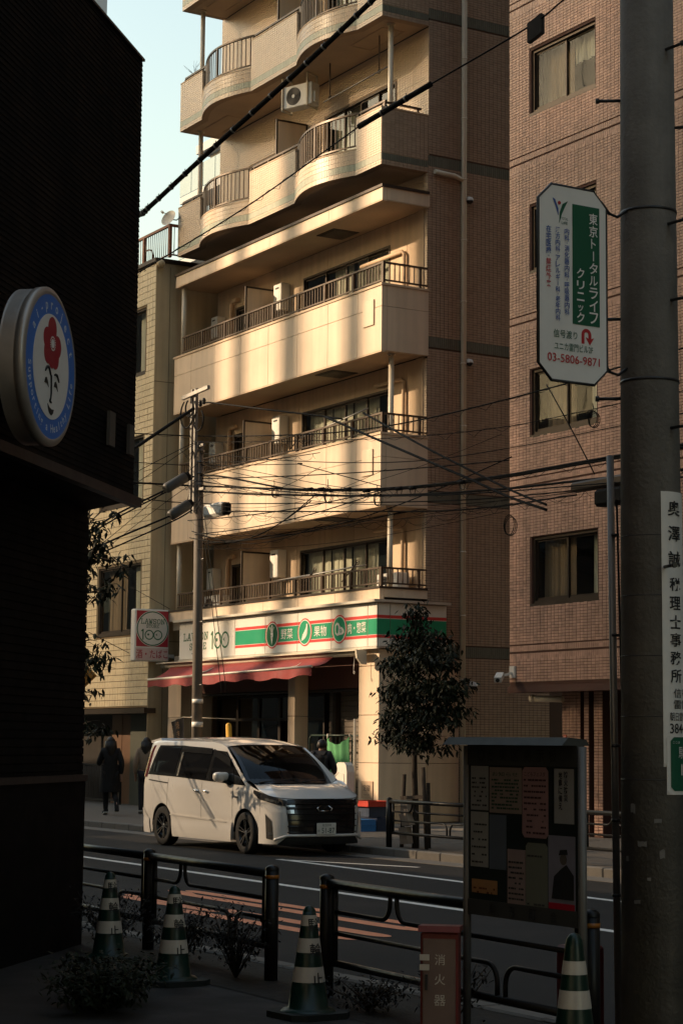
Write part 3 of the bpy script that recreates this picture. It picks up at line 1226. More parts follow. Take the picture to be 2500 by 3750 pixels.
for a, bb in ((-38.36, -37.02), (-37.0, -35.65), (-35.63, -34.28), (-34.26, -32.9), (-32.88, SX)):
    flat_shape(sg, rect(a, bb, 4.03, 4.09), (0, SY, 0), EX, EZ, M['sign_red'], 'red_stripe', .003)
    flat_shape(sg, rect(a, bb, 3.715, 4.017), (0, SY, 0), EX, EZ, M['sign_green'], 'green_stripe', .003)
    flat_shape(sg, rect(a, bb, 3.65, 3.705), (0, SY, 0), EX, EZ, M['sign_red'], 'red_stripe', .003)
for a, bb in ((SY, 20.545), (20.555, 21.85)):
    for z0, z1, mt, nm in ((4.03, 4.09, 'sign_red', 'red_stripe'), (3.715, 4.017, 'sign_green', 'green_stripe'), (3.65, 3.705, 'sign_red', 'red_stripe')):
        flat_shape(sg, rect(a, bb, z0, z1), (SX, 0, 0), (0, 1, 0), EZ, M[mt], nm, .003)
for cx in (-36.70, -35.325, -33.95):
    e = flat_shape(sg, disc(cx, 3.87, .285), (0, SY, 0), EX, EZ, M['sign_red'], 'emblem', .006)
    flat_shape(e, disc(cx, 3.87, .258), (0, SY, 0), EX, EZ, M['sign_white'], 'emblem_ring', .009)
    flat_shape(e, disc(cx, 3.87, .238), (0, SY, 0), EX, EZ, M['sign_dgreen'] if cx < -36 else M['sign_green'], 'emblem_field', .012)
    S = lambda poly, mt='sign_white', lf=.015: flat_shape(e, [(cx + x, 3.87 + z) for x, z in poly], (0, SY, 0), EX, EZ, M[mt], 'emblem_figure', lf)
    if cx < -36:       # carrot
        S([(-.055, .05), (.055, .05), (.05, -.02), (.0, -.21), (-.045, -.02)])
        S([(-.012, .06), (.012, .06), (.022, .19), (0, .21), (-.022, .19)])
        S([(.018, .06), (.03, .055), (.10, .16), (.075, .175)])
        S([(-.018, .06), (-.03, .055), (-.10, .16), (-.075, .175)])
        S([(-.045, -.01), (.0, -.005), (.0, -.017), (-.043, -.022)], 'sign_dgreen', .018)
        S([(.0, -.06), (.038, -.055), (.036, -.067), (.0, -.072)], 'sign_dgreen', .018)
    elif cx < -35:     # bunch of bananas
        for k in range(4):
            a0 = R(-12 + 17 * k)
            arc = []
            for i in range(9):
                t = i / 8
                rr = .30 + .02 * k
                th = R(-8 - 62 * t) + a0 * .35
                arc.append((.12 - rr * (1 - math.cos(th)) * .9 - .05 * t + .0 * k, .12 + rr * math.sin(th) * (1.0 - .13 * k) + .0))
            w = .030
            poly = []
            for i, (x, z) in enumerate(arc):
                ww = w * (0.35 + 1.3 * math.sin(math.pi * min(1, .12 + i / 9)))
                poly.append((x + ww * .7, z - ww * .3))
            for i in range(8, -1, -1):
                x, z = arc[i]
                ww = w * (0.35 + 1.3 * math.sin(math.pi * min(1, .12 + i / 9)))
                poly.append((x - ww * .7, z + ww * .3))
            S(poly, lf=.015 + .002 * k)
        S([(.09, .10), (.145, .09), (.135, .17), (.085, .165)], lf=.024)
    else:              # cut of meat
        outer = [(-.16, .0), (-.15, .09), (-.09, .135), (-.01, .12), (.04, .05), (.12, .03), (.185, -.02), (.19, -.075), (.13, -.11), (.03, -.115), (-.07, -.13), (-.14, -.085)]
        S(outer)
        S([(-.125, .0), (-.115, .065), (-.08, .09), (-.035, .07), (-.02, .0), (-.04, -.075), (-.09, -.09), (-.12, -.05)], 'sign_green', .018)
        S([(.03, .0), (.1, -.015), (.13, -.045), (.09, -.07), (.03, -.06)], 'sign_green', .018)
        S([(.055, -.015), (.095, -.028), (.105, -.045), (.08, -.055), (.05, -.045)], 'sign_white', .021)
for tx, w, t in ((-36.07, .50, '野菜'), (-34.70, .50, '果物'), (-33.285, .68, '肉・惣菜')):
    lettering(sg, t, (tx, SY, 3.868), EX, EZ, M['sign_white'], .215, w, .006, lift=.008)


# slab-serif letters drawn as strokes
def stroke_text(parent, body, o, U, V, h, w, gap, mat, name='lettering', lw=.13, lift=.005):
    """block letters with slab serifs, each a flat piece; h letter height, w letter width"""
    G = {
        'L': ([[(.25, 0), (.25, 1)], [(.02, 1), (.5, 1)], [(.02, 0), (.95, 0)], [(.95, 0), (.95, .3)]]),
        'A': ([[(.1, 0), (.45, 1), (.55, 1), (.9, 0)], [(.22, .36), (.78, .36)], [(-.05, 0), (.3, 0)], [(.7, 0), (1.05, 0)]]),
        'W': ([[(.05, 1), (.25, 0), (.33, 0), (.5, .8), (.67, 0), (.75, 0), (.95, 1)], [(-.08, 1), (.25, 1)], [(.75, 1), (1.08, 1)]]),
        'S': ([[(.9, .75), (.85, .93), (.65, 1), (.35, 1), (.12, .9), (.1, .68), (.25, .55), (.75, .45), (.9, .32), (.88, .1), (.65, 0), (.35, 0), (.12, .08), (.08, .28)], [(.9, .7), (.9, 1)], [(.08, 0), (.08, .3)]]),
        'O': ([[(.5, 1), (.2, .93), (.06, .7), (.06, .3), (.2, .07), (.5, 0), (.8, .07), (.94, .3), (.94, .7), (.8, .93), (.5, 1)]]),
        'N': ([[(.15, 0), (.15, 1), (.85, 0), (.85, 1)], [(-.05, 0), (.35, 0)], [(.65, 1), (1.05, 1)], [(-.05, 1), (.2, 1)]]),
        'T': ([[(.5, 0), (.5, 1)], [(.05, 1), (.95, 1)], [(.05, 1), (.05, .72)], [(.95, 1), (.95, .72)], [(.28, 0), (.72, 0)]]),
        'R': ([[(.2, 0), (.2, 1)], [(.02, 1), (.6, 1), (.85, .88), (.87, .66), (.62, .5), (.2, .5)], [(.55, .5), (.85, 0), (1.02, 0)], [(.02, 0), (.42, 0)]]),
        'E': ([[(.2, 0), (.2, 1)], [(.02, 1), (.92, 1), (.92, .75)], [(.2, .52), (.65, .52)], [(.02, 0), (.95, 0), (.95, .27)]]),
        '1': ([[(.2, .78), (.55, 1), (.55, 0)]]),
    }
    U, V = Vector(U).normalized(), Vector(V).normalized()
    N = U.cross(V)
    x = 0
    tot = len(body) * w + (len(body) - 1) * gap
    for ch in body:
        mb = MB()
        for pl in G[ch]:
            pts = [Vector(o) + U * (x - tot / 2 + a * w) + V * ((b - .5) * h) + N * lift for a, b in pl]
            for p, q in zip(pts, pts[1:]):
                d = (q - p).normalized()
                e = d * (lw * h * .42)
                mb.bar(p - e, q + e, lw * h, .003, up=N)
        mb.build(name, mat, parent)
        x += w + gap


def ring(parent, cx, cz, r, t, o, U, V, mat, name='lettering', lift=.004, n=36):
    U, V = Vector(U).normalized(), Vector(V).normalized()
    N = U.cross(V)
    vs, fs = [], []
    for i in range(n):
        a = 2 * math.pi * i / n
        for rr in (r - t, r):
            vs.append(Vector(o) + U * (cx + rr * math.cos(a)) + V * (cz + rr * math.sin(a)) + N * lift)
    for i in range(n):
        j = (i + 1) % n
        fs.append((2 * i, 2 * i + 1, 2 * j + 1, 2 * j))
    return MB().add(vs, fs).build(name, mat, parent)


def hundred(parent, o, U, V, h, mat, sc=1.0):
    """the figure 100 with round noughts: a dot in one, a small beak in the other"""
    o = Vector(o)
    Uu, Vv = Vector(U).normalized(), Vector(V).normalized()
    N = Uu.cross(Vv)
    r = h * .5 * .92
    mb = MB()
    p0 = o + Uu * (-h * 1.05) + N * .005
    mb.bar(p0 - Vv * h * .5, p0 + Vv * h * .5, h * .11, .003, up=N)
    mb.bar(p0 + Vv * h * .44, p0 + Vv * h * .30 - Uu * h * .17, h * .11, .003, up=N)
    mb.build('lettering', mat, parent)
    for k in (0, 1):
        cx = -h * .42 + k * h * .88
        ring(parent, cx, -h * .03, r, h * .10, o, U, V, mat)
    flat_shape(parent, disc(-h * .52, h * .0, h * .10, 16), o, U, V, mat, 'lettering', .005)
    flat_shape(parent, [(h * .22, 0), (h * .42, h * .13), (h * .36, 0), (h * .42, -h * .13)], o, U, V, mat, 'lettering', .005)


stroke_text(sg, 'LAWSON', (-40.27, SY, 3.985), EX, EZ, .155, .155, .055, M['sign_dgreen'])
stroke_text(sg, 'STORE', (-40.15, SY, 3.76), EX, EZ, .135, .125, .045, M['sign_dgreen'])
hundred(sg, (-39.02, SY, 3.87), EX, EZ, .40, M['sign_dgreen'])

# ================================================================== awning
M['awn'] = pm('red_awning_cloth', (0.24, 0.036, 0.034), 0.75, 0.12, 4, 0.15, 160, streak=0.15)
aw = thing('awning', 'half rolled red cloth awning sagging under the shop sign', 'awning', (-38, 20.2, 3.3))
a = MB()
n = 46
vs = []
X0, X1 = -41.30, -34.0


def awn(t, s):
    x = X0 + (X1 - X0) * t
    sag = .03 * math.sin(t * 14) * s
    y = 20.2 - (.62 - .22 * t) * s
    z = 3.36 - .34 * s + (.10 * t) * s - .06 * math.sin(math.pi * s) + sag * .4
    return (x - .25 * s * t, y, z)


for i in range(n + 1):
    for j in range(7):
        vs.append(awn(i / n, j / 6))
fs = [(7 * i + j, 7 * i + j + 1, 7 * i + 8 + j, 7 * i + 7 + j) for i in range(n) for j in range(6)]
a.add(vs, fs, 0, True)
a.add([(v[0], v[1] + .003, v[2] - .006) for v in vs], [f[::-1] for f in fs], 0, True)
a.build('canopy', M['awn'], aw)
a = MB()
vs = []
for i in range(n + 1):
    p = awn(i / n, 1)
    w = .02 * math.sin(i * 1.3) + .012 * math.sin(i * 2.9)
    for k in range(3):
        vs.append((p[0], p[1] - .012 + w * k * .5, p[2] - .01 - .085 * k + .012 * math.sin(i * .9) * k))
fs = [(3 * i + j, 3 * i + j + 1, 3 * i + 4 + j, 3 * i + 3 + j) for i in range(n) for j in range(2)]
a.add(vs, fs, 0, True)
a.add([(v[0], v[1] + .005, v[2]) for v in vs], [f[::-1] for f in fs], 0, True)
a.build('valance', M['awn'], aw)
a = MB()
a.cyl(awn(0, 1), awn(1, 1), .028, n=10)
a.build('front_bar', M['trim'], aw)
a = MB()
a.cyl((-41.8, 20.17, 3.36), (-32.98, 20.17, 3.36), .05, n=12)
a.build('roller', M['white_pvc'], aw)
a = MB()
prof = [(20.02, 3.42), (20.26, 3.42), (20.26, 3.14), (20.14, 3.15), (20.04, 3.26)]
a.prism(prof, (-32.98, 0, 0), (0, 1, 0), (0, 0, 1), (1, 0, 0), .05)
a.build('end_bracket', M['white_pvc'], aw)
a = MB()
a.box(-41.85, -33.0, 20.03, 20.25, 3.405, 3.43)
a.build('cover', M['white_pvc'], aw)
a = MB()
a.tube([(-33.2, 20.15, 3.3), (-33.2, 20.13, 3.05), (-33.2, 20.13, 2.98), (-33.17, 20.13, 2.96), (-33.15, 20.13, 2.99), (-33.18, 20.13, 3.02)], .008, 6)
a.build('crank_ring', M['steel'], aw)
for t in (.25, .8):
    a = MB()
    p = awn(t, .95)
    q = (p[0] + .5, 20.2, 3.3)
    m = ((p[0] + q[0]) / 2 + .2, (p[1] + q[1]) / 2, 3.16)
    a.tube([p, m, q], .02, 8)
    a.build('folding_arm', M['white_pvc'], aw)

# ================================================================== projecting sign
M['sign_pink'] = pm('faded_pink_acrylic', (0.62, 0.46, 0.42), 0.35, 0.05, 3)
M['sign_crim'] = pm('crimson_acrylic', (0.40, 0.03, 0.045), 0.35, 0.05, 3)
ps = thing('projecting_sign', 'square projecting shop sign with a round emblem and red lettering, left of the fascia', 'sign', (-42.1, 20.0, 3.5))
PXX, PY0, PY1, PZ0, PZ1 = -41.98, 19.54, 20.42, 3.47, 4.68
a = MB()
a.cbox(PXX - .24, PXX, PY0, PY1, PZ0, PZ1, .025)
a.build('cabinet', M['sign_white'], ps)
EY = (0, 1, 0)
flat_shape(ps, rect(PY0 + .04, PY1 - .03, PZ0 + .34, PZ1 - .04), (PXX, 0, 0), EY, EZ, M['sign_crim'], 'red_field', .004)
flat_shape(ps, rect(PY0 + .03, PY1 - .02, PZ0 + .03, PZ0 + .31), (PXX, 0, 0), EY, EZ, M['sign_pink'], 'lower_field', .004)
cy, cz = (PY0 + PY1) / 2 + .005, PZ0 + .76
for rr, mt, lf, nm in ((.415, 'sign_white', .007, 'emblem'), (.40, 'sign_dgreen', .010, 'emblem_ring'), (.375, 'sign_white', .013, 'emblem_field')):
    flat_shape(ps, disc(cy, cz, rr), (PXX, 0, 0), EY, EZ, M[mt], nm, lf)
stroke_text(ps, 'LAWSON', (PXX, cy, cz + .165), EY, EZ, .105, .082, .022, M['sign_dgreen'], lift=.017)
stroke_text(ps, 'STORE', (PXX, cy, cz + .055), EY, EZ, .07, .052, .014, M['sign_dgreen'], lift=.017)
hundred(ps, (PXX + .012, cy + .02, cz - .14), EY, EZ, .25, M['sign_dgreen'])
lettering(ps, '酒・たばこ', (PXX, cy, PZ0 + .17), EY, EZ, M['sign_crim'], .20, .80, .008, lift=.008)
a = MB()
a.box(PXX - .22, PXX - .1, PY1, 20.6, PZ0 + .1, PZ0 + .18)
a.box(PXX - .22, PXX - .1, PY1, 20.6, PZ1 - .2, PZ1 - .12)
a.build('bracket', M['white'], ps)
# ================================================================== pale tiled house left of the apartment block
M['tile_yellow'] = pm('pale_yellow_tile', (0.68, 0.56, 0.36), 0.36, 0.06, 0.8, 0.0, snap=(0.15, 0.15, 0.15, 0.06), spec=0.5)
M['plaster_yellow'] = pm('yellow_plaster', (0.50, 0.40, 0.25), 0.85, 0.12, 0.9, 0.12, 70, streak=0.25)
M['grout_yellow'] = pm('brown_grout', (0.19, 0.14, 0.08), 0.9, 0.1, 8)
M['door_brown'] = pm('brown_door', (0.19, 0.10, 0.055), 0.5, 0.15, 4)
M['rust'] = pm('red_brown_rail', (0.19, 0.075, 0.045), 0.55, 0.25, 8, metal=0.2)
M['green_paint'] = pm('grey_green_paint', (0.10, 0.105, 0.08), 0.6, 0.12, 5)
lb = thing('tiled_house', 'pale yellow square-tiled building left of the apartment block', 'building', (-45, 24, 0))
LX, LY = -42.25, 20.02
b = MB()
lholes = [(-45.2, -42.78, 4.2, 5.84), (-45.2, -42.78, 7.3, 8.9), (-45.2, -42.78, 10.4, 12.0)]
for (p, q, r, s) in rects_minus(-52, LX, 2.42, 13.0, lholes):
    b.box(p, q, LY + .012, LY + .16, r, s)
b.box(LX - .15, LX - .001, LY + .16, 34, 0.1, 13.0)
fw_l = b.build('front_wall', M['grout_yellow'], lb)
b = MB()
b.box(-52, LX - .15, LY + .9, 34, 0.1, 12.9)
b.build('core', M['dark_room'], lb)
b = MB()
b.box(LX - .001, LX + .02, LY + .001, 34, 0.1, 12.98)
b.build('side_plaster', M['plaster_yellow'], lb)
for z in (3.95, 7.05, 10.1):
    b = MB()
    b.box(LX + .02, LX + .024, LY + .002, 34, z, z + .018)
    b.build('joint_line', M['grout_yellow'], lb)
b = MB()
b.box(LX + .02, LX + .026, LY + .36, LY + .375, 0.2, 12.9)
b.build('joint_line', M['grout_yellow'], lb)
tile_wall(fw_l, (LX - 6.75, LY + .012, 2.45), (1, 0, 0), (0, 0, 1), (0, -1, 0), 45, 70, .15, .15, M['tile_yellow'],
          skip=lambda p: any(h[0] - .05 < p.x < h[1] + .07 and h[2] - .06 < p.z < h[3] + .06 for h in lholes), joint=.014, d=.014)
for h in lholes:
    window(lb, h[0], h[1], h[2], h[3], LY + .05, 2, [(.03, .5, 1, 0, 'curtain_tan'), (.66, .97, 1, .0, 'curtain')], sill=True)
b = MB()
b.box(-52, LX + .06, LY - .05, 34, 13.0, 13.09)
b.build('roof_capping', M['brown_metal'], lb)
b = MB()
b.box(-52, LX + .05, LY - .10, LY + .2, 2.28, 2.40)
b.build('canopy_edge', M['brown_metal'], lb)
b = MB()
prof = [(math.sin(math.pi * i / 10) * .10, -math.cos(math.pi * i / 10) * .10) for i in range(11)]
b.lathe(prof, (LX + .13, LY + .06, 12.93), 16)
b.build('rainwater_ball', M['plaster_yellow'], lb)
# roof railing
b = MB()
rc = (LX + .25, 20.25)
b.box(-50, rc[0] + .03, 20.22, 20.28, 13.84, 13.90)
b.box(-50, rc[0] + .02, 20.23, 20.27, 13.14, 13.17)
b.box(rc[0] - .03, rc[0] + .03, 20.28, 33, 13.84, 13.90)
b.box(rc[0] - .02, rc[0] + .02, 20.28, 33, 13.14, 13.17)
for x in (rc[0], rc[0] - 1.42, rc[0] - 2.84, rc[0] - 4.26, rc[0] - 5.68):
    b.box(x - .035, x + .035, 20.215, 20.285, 13.09, 13.86)
for y in (21.7, 23.1, 24.5, 26):
    b.box(rc[0] - .035, rc[0] + .035, y, y + .07, 13.09, 13.86)
rr_ = b.build('roof_railing', M['rust'], lb)
me = MB().cyl((0, 0, 0), (0, 0, .68), .011, n=6).mesh('baluster', M['steel'])
for i in range(1, 56):
    if i % 13:
        place('baluster', me, rr_, (rc[0] - i * .1092, 20.25, 13.16))
for i in range(1, 20):
    place('baluster', me, rr_, (rc[0], 20.25 + i * .1092, 13.16))
b = MB()
b.tube([(rc[0] - 1.25, 20.4, 13.1), (rc[0] - 1.25, 20.4, 13.4), (rc[0] - 1.32, 20.4, 13.55), (rc[0] - 1.5, 20.4, 13.6), (rc[0] - 1.75, 20.4, 13.6)], .02, 8)
b.build('vent_pipe', M['rust'], lb)
# street level: recessed entrance
b = MB()
b.box(-46.0, -45.42, 20.85, 20.9, .1, 2.28)
b.box(-45.42, -44.88, 20.86, 20.9, .1, 2.28)
b.build('entrance_panel', M['door_brown'], lb)
b = MB()
b.box(-44.88, -44.62, 20.83, 20.9, .1, 2.0)
b.build('dark_door', M['shop_dark'], lb)
b = MB()
b.box(-44.6, -43.7, 20.70, 20.9, .1, 2.28)
b.build('green_pier', M['green_paint'], lb)
b = MB()
b.cyl((-47.15, 20.4, .1), (-47.15, 20.4, 2.28), .06, n=10)
b.build('green_post', M['green_paint'], lb)
ig = thing('iron_gate', 'black iron gate across the recessed entrance of the tiled house', 'gate', (-45.8, 20.45, .1))
b = MB()
b.box(-47.05, -44.55, 20.42, 20.46, 1.02, 1.07)
b.box(-47.05, -44.55, 20.42, 20.46, .18, .22)
b.box(-47.05, -47.0, 20.41, 20.47, .1, 1.12)
b.box(-44.6, -44.55, 20.41, 20.47, .1, 1.12)
b.build('gate_frame', M['black_metal'], ig)
me = MB().cyl((0, 0, 0), (0, 0, .80), .009, n=6).mesh('gate_bar', M['black_metal'])
for i in range(24):
    place('gate_bar', me, ig, (-46.95 + i * .102, 20.44, .22))

# ================================================================== red-brown tiled apartment house on the right
M['tile_red'] = pm('red_brown_wall_tile', (0.50, 0.30, 0.22), 0.5, 0.16, 0.45, 0.0, snap=(0.1, 0.1, 0.05, 0.16), spec=0.4, streak=0.28)
M['grout_red'] = pm('dark_red_grout', (0.085, 0.04, 0.028), 0.9, 0.12, 7)
rb = thing('red_tile_building', 'red-brown tiled apartment house at the right, behind the concrete pole', 'building', (-24, 24, 0))
RX, RY = -28.42, 20.40
rholes = [(-27.77, -25.94, z, z + 1.15) for z in (4.04, 6.98, 9.90, 12.75, 15.7)] + [(-23.6, -21.8, z, z + 1.15) for z in (4.04, 6.98, 9.90, 12.75, 15.7)]
b = MB()
for (p, q, r, s) in rects_minus(RX, -18, 2.66, 32, rholes):
    b.box(p, q, RY + .012, RY + .2, r, s)
b.box(RX, RX + .2, RY + .2, 32, 2.66, 32)
b.box(RX, -18, RY + .02, RY + 3.5, 2.62, 2.66)
fw_r = b.build('front_wall', M['grout_red'], rb)
b = MB()
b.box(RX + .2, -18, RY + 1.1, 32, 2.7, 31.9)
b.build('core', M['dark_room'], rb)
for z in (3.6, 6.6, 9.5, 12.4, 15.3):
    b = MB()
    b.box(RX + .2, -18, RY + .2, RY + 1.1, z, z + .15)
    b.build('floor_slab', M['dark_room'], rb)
grooves = [3.21, 6.11, 9.01, 11.91, 14.81, 17.7]
tile_wall(fw_r, (RX + .01, RY + .012, 2.70), (1, 0, 0), (0, 0, 1), (0, -1, 0), 78, 300, .1, .05, M['tile_red'],
          skip=lambda p: any(h[0] - .04 < p.x < h[1] + .04 and h[2] - .03 < p.z < h[3] + .03 for h in rholes) or any(abs(p.z - g) < .125 for g in grooves), joint=.009)
for g in grooves:
    mb = MB()
    for k in range(2):
        for i in range(156):
            x = RX + .035 + i * .05
            add_tile(mb, Vector((x, RY + .012, g + (.068 if k else -.068))), Vector((1, 0, 0)), Vector((0, 0, 1)), Vector((0, -1, 0)), .042, .098, .012)
    props(mb.build('soldier_course', M['tile_red'], fw_r), kind='stuff')
for i, h in enumerate(rholes[:5]):
    cu = [(.03 + .06 * (i % 3), .50, 1, 0, 'curtain_tan')]
    if i in (3, 4):
        cu.append((.5, .97, 1, .58, 'curtain'))
    if i in (1, 2):
        cu.append((.74, .97, 1, 0, 'curtain'))
    if i == 0:
        cu.append((.76, .88, .95, .05, 'curtain'))
    window(rb, h[0], h[1], h[2], h[3], RY + .06, 2, cu, sill=True, fw_=.05)
for h in rholes[5:]:
    window(rb, h[0], h[1], h[2], h[3], RY + .06, 2, [], sill=True)
b = MB()
b.box(RX - .01, -18, RY - .03, RY + .3, 2.52, 2.64)
b.build('soffit_edge', M['grout_red'], rb)
# entrance underneath: tiled piers and recess
for x0, x1 in ((-27.55, -27.05), (-26.95, -26.82), (-26.68, -26.45)):
    b = MB()
    b.box(x0, x1, RY + .5, RY + 1.0, .1, 2.62)
    pr = b.build('entrance_pier', M['grout_red'], rb)
    tile_wall(pr, (x0, RY + .5, .12), (1, 0, 0), (0, 0, 1), (0, -1, 0), max(1, int(round((x1 - x0) / .1))), 50, (x1 - x0) / max(1, int(round((x1 - x0) / .1))), .05, M['tile_red'], joint=.009, near=60)
b = MB()
b.box(RX + .2, -18, RY + 3.4, RY + 3.6, .1, 2.62)
b.build('recess_wall', M['grout_red'], rb)
b = MB()
b.box(-24.6, -18, RY + .6, RY + .9, .1, 2.62)
pr = b.build('recess_pier', M['grout_red'], rb)
tile_wall(pr, (-24.6, RY + .6, .12), (1, 0, 0), (0, 0, 1), (0, -1, 0), 20, 50, .1, .05, M['tile_red'], joint=.009, near=20)
b = MB()
b.cyl((-27.9, RY + .15, 2.42), (-27.35, RY + .35, 2.40), .055, n=12)
b.cyl((-27.97, RY + .12, 2.42), (-27.88, RY + .16, 2.42), .065, n=12)
b.build('drain_stub', M['white_pvc'], rb)
M['sign_orange'] = pm('orange_red_print', (0.55, 0.11, 0.06), 0.5, 0.1, 4)
b = MB()
b.box(-27.50, -27.42, RY + .47, RY + .49, 1.15, 1.80)
nt_ = b.build('warning_strip', M['sign_orange'], rb)
for i, ch in enumerate('防犯カメラ作動中'):
    lettering(nt_, ch, (-27.46, RY + .47, 1.75 - i * .075), EX, EZ, M['sign_white'], .055, lift=.004)
# cameras on the walls
M['cam_white'] = pm('camera_white', (0.6, 0.58, 0.54), 0.4, 0.08, 10)
cm = thing('security_camera', 'white bullet camera on the lower corner of the red tiled building', 'camera', (-28.4, 20.35, 2.75))
b = MB()
b.box(-28.36, -28.22, 20.36, 20.40, 2.78, 2.98)
b.build('base', M['cam_white'], cm)
b = MB()
b.bar((-28.29, 20.36, 2.86), (-28.33, 20.22, 2.82), .04)
b.build('arm', M['cam_white'], cm)
b = MB()
b.obox((-28.30, 20.10, 2.78), Vector((.10, -.10, -.05)), Vector((.045, .045, 0)), Vector((.02, -.02, .075)).normalized() * .045)
b.build('housing', M['cam_white'], cm)
b = MB()
b.cyl((-28.20, 20.00, 2.73), (-28.18, 19.98, 2.72), .035, n=12)
b.build('lens', M['black_metal'], cm)
# dome cameras on the tiled flank of the apartment block
for y, z, lab in ((22.46, 12.62, 'upper white dome camera on the tan tiled flank wall, under the top green band'), (22.46, 9.27, 'middle white dome camera on the tan tiled flank wall'), (22.58, 2.78, 'lowest dome camera on the tan tiled flank, above the notice board')):
    d = thing('dome_camera', lab, 'camera', (XS + .01, y, z), group='dome cameras on the flank wall')
    b = MB()
    b.cyl((0, 0, .02), (.06, 0, .02), .07, n=14)
    b.lathe([(.001, .075), (.05, .06), (.075, .02), (.075, -.01)], (.09, 0, 0), 16)
    b.build('housing', M['cam_white'], d, local=True)
    b = MB()
    b.lathe([(.07, -.011), (.055, -.05), (.025, -.072), (.001, -.078)], (.09, 0, 0), 16)
    b.build('dome', M['black_metal'], d, local=True)

# ================================================================== building with glass balconies far behind, grey block beyond
M['far_grey'] = pm('pale_grey_cladding', (0.36, 0.38, 0.40), 0.6, 0.08, 1.0)
M['far_glass'] = pm('blue_balcony_glass', (0.20, 0.28, 0.31), 0.12, 0.08, 0.8, spec=0.8)
fg = thing('glass_balcony_building', 'far grey block with blue glass balconies, seen past the left end of the wavy balconies', 'building', (-84, 45, 0))
b = MB()
b.box(-81.3, -58, 41.2, 60, 0, 29.0)
b.build('wall', M['far_grey'], fg)
for k in range(9):
    z = 2.9 + k * 3.0
    b = MB()
    b.box(-82.0, -60, 40.0, 41.2, z - .3, z)
    sb = b.build('balcony', M['far_grey'], fg)
    me = MB().cbox(-.58, .58, 39.98, 40.02, z + .02, z + 1.15, .01).mesh('glass_panel', M['far_glass'])
    for i in range(8):
        place('glass_panel', me, sb, (-81.4 + i * 1.2, 0, 0))
b = MB()
b.box(-81.6, -58, 40.6, 60, 29.0, 29.4)
b.build('roof', M['far_grey'], fg)
gb = thing('grey_block', 'grey panelled block peeping over the roof of the black building', 'building', (-54, 26, 0))
b = MB()
b.box(-80, -65, 20.6, 28.6, 0, 40)
b.build('wall', M['far_grey'], gb)
for k in range(32):
    b = MB()
    b.box(-80, -64.97, 20.57, 20.598, 1.2 + k * 1.2, 1.215 + k * 1.2)
    b.box(-64.999, -64.97, 20.598, 28.6, 1.2 + k * 1.2, 1.215 + k * 1.2)
    b.build('panel_joint', M['grout_dark'], gb)
wm_ = MB().box(-.8, .8, 20.55, 20.59, 0, 1.4).mesh('window', M['far_glass'])
for k in range(11):
    for j in range(4):
        place('window', wm_, gb, (-78 + j * 3.5, 0, 2.2 + k * 3.4))

# ================================================================== black clad building at the left edge
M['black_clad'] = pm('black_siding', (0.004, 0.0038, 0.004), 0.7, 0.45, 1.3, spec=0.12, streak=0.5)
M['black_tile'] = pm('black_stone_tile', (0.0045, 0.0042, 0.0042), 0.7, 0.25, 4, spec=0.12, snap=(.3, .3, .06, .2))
bb = thing('black_building', 'black clad building jutting over the pavement at the left edge', 'building', (-12, 2, 0))
C0 = Vector((-13.64, 6.345, 0))
D0 = Vector((-0.743, 0.669, 0))
N0 = Vector((0.669, 0.743, 0))
SZ, TZ = 3.416, 6.85


def BBP(s, n, z):
    return C0 + D0 * s + N0 * n + Vector((0, 0, z))


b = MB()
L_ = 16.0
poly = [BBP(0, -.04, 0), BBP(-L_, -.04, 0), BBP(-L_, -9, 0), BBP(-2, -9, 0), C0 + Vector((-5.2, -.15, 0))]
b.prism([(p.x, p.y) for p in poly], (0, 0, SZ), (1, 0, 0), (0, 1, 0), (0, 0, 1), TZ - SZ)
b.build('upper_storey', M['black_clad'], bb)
# siding boards, each overlapping the one below
nb = 86
bh = (TZ - SZ) / nb
sp = MB()
prof = [(0, 0), (0.010, 0.003), (0.003, bh + .004), (0, bh + .004)]
sp.prism(prof, (0, 0, 0), N0, (0, 0, 1), D0 * -1, L_)
sme = sp.mesh('siding_board', M['black_clad'])
for i in range(nb):
    place('siding_board', sme, bb, BBP(0, -.038, SZ + i * bh + random.uniform(-.001, .001)))
b = MB()
b.prism([(-.04, 0), (.03, 0), (.03, .07), (-.04, .07)], BBP(0.02, 0, SZ - .05), N0, (0, 0, 1), D0 * -1, L_)
b.build('drip_rail', M['black_metal'], bb)
b = MB()
b.prism([(-.05, 0), (-.012, 0), (-.012, .02), (-.05, .02)], BBP(0.0, 0, TZ), N0, (0, 0, 1), D0 * -1, L_)
b.build('roof_capping', M['black_metal'], bb)
M['plate_tan'] = pm('worn_tan_plate', (0.10, 0.085, 0.07), 0.6, 0.15, 9)
for s0, s1, z0, z1 in ((-.76, -.63, 3.73, 3.98), (-.275, -.16, 3.735, 3.96)):
    b = MB()
    b.obox(BBP((s0 + s1) / 2, .005, (z0 + z1) / 2), D0 * ((s1 - s0) / 2), N0 * .012, Vector((0, 0, (z1 - z0) / 2)))
    b.build('vent_plate', M['plate_tan'], bb)
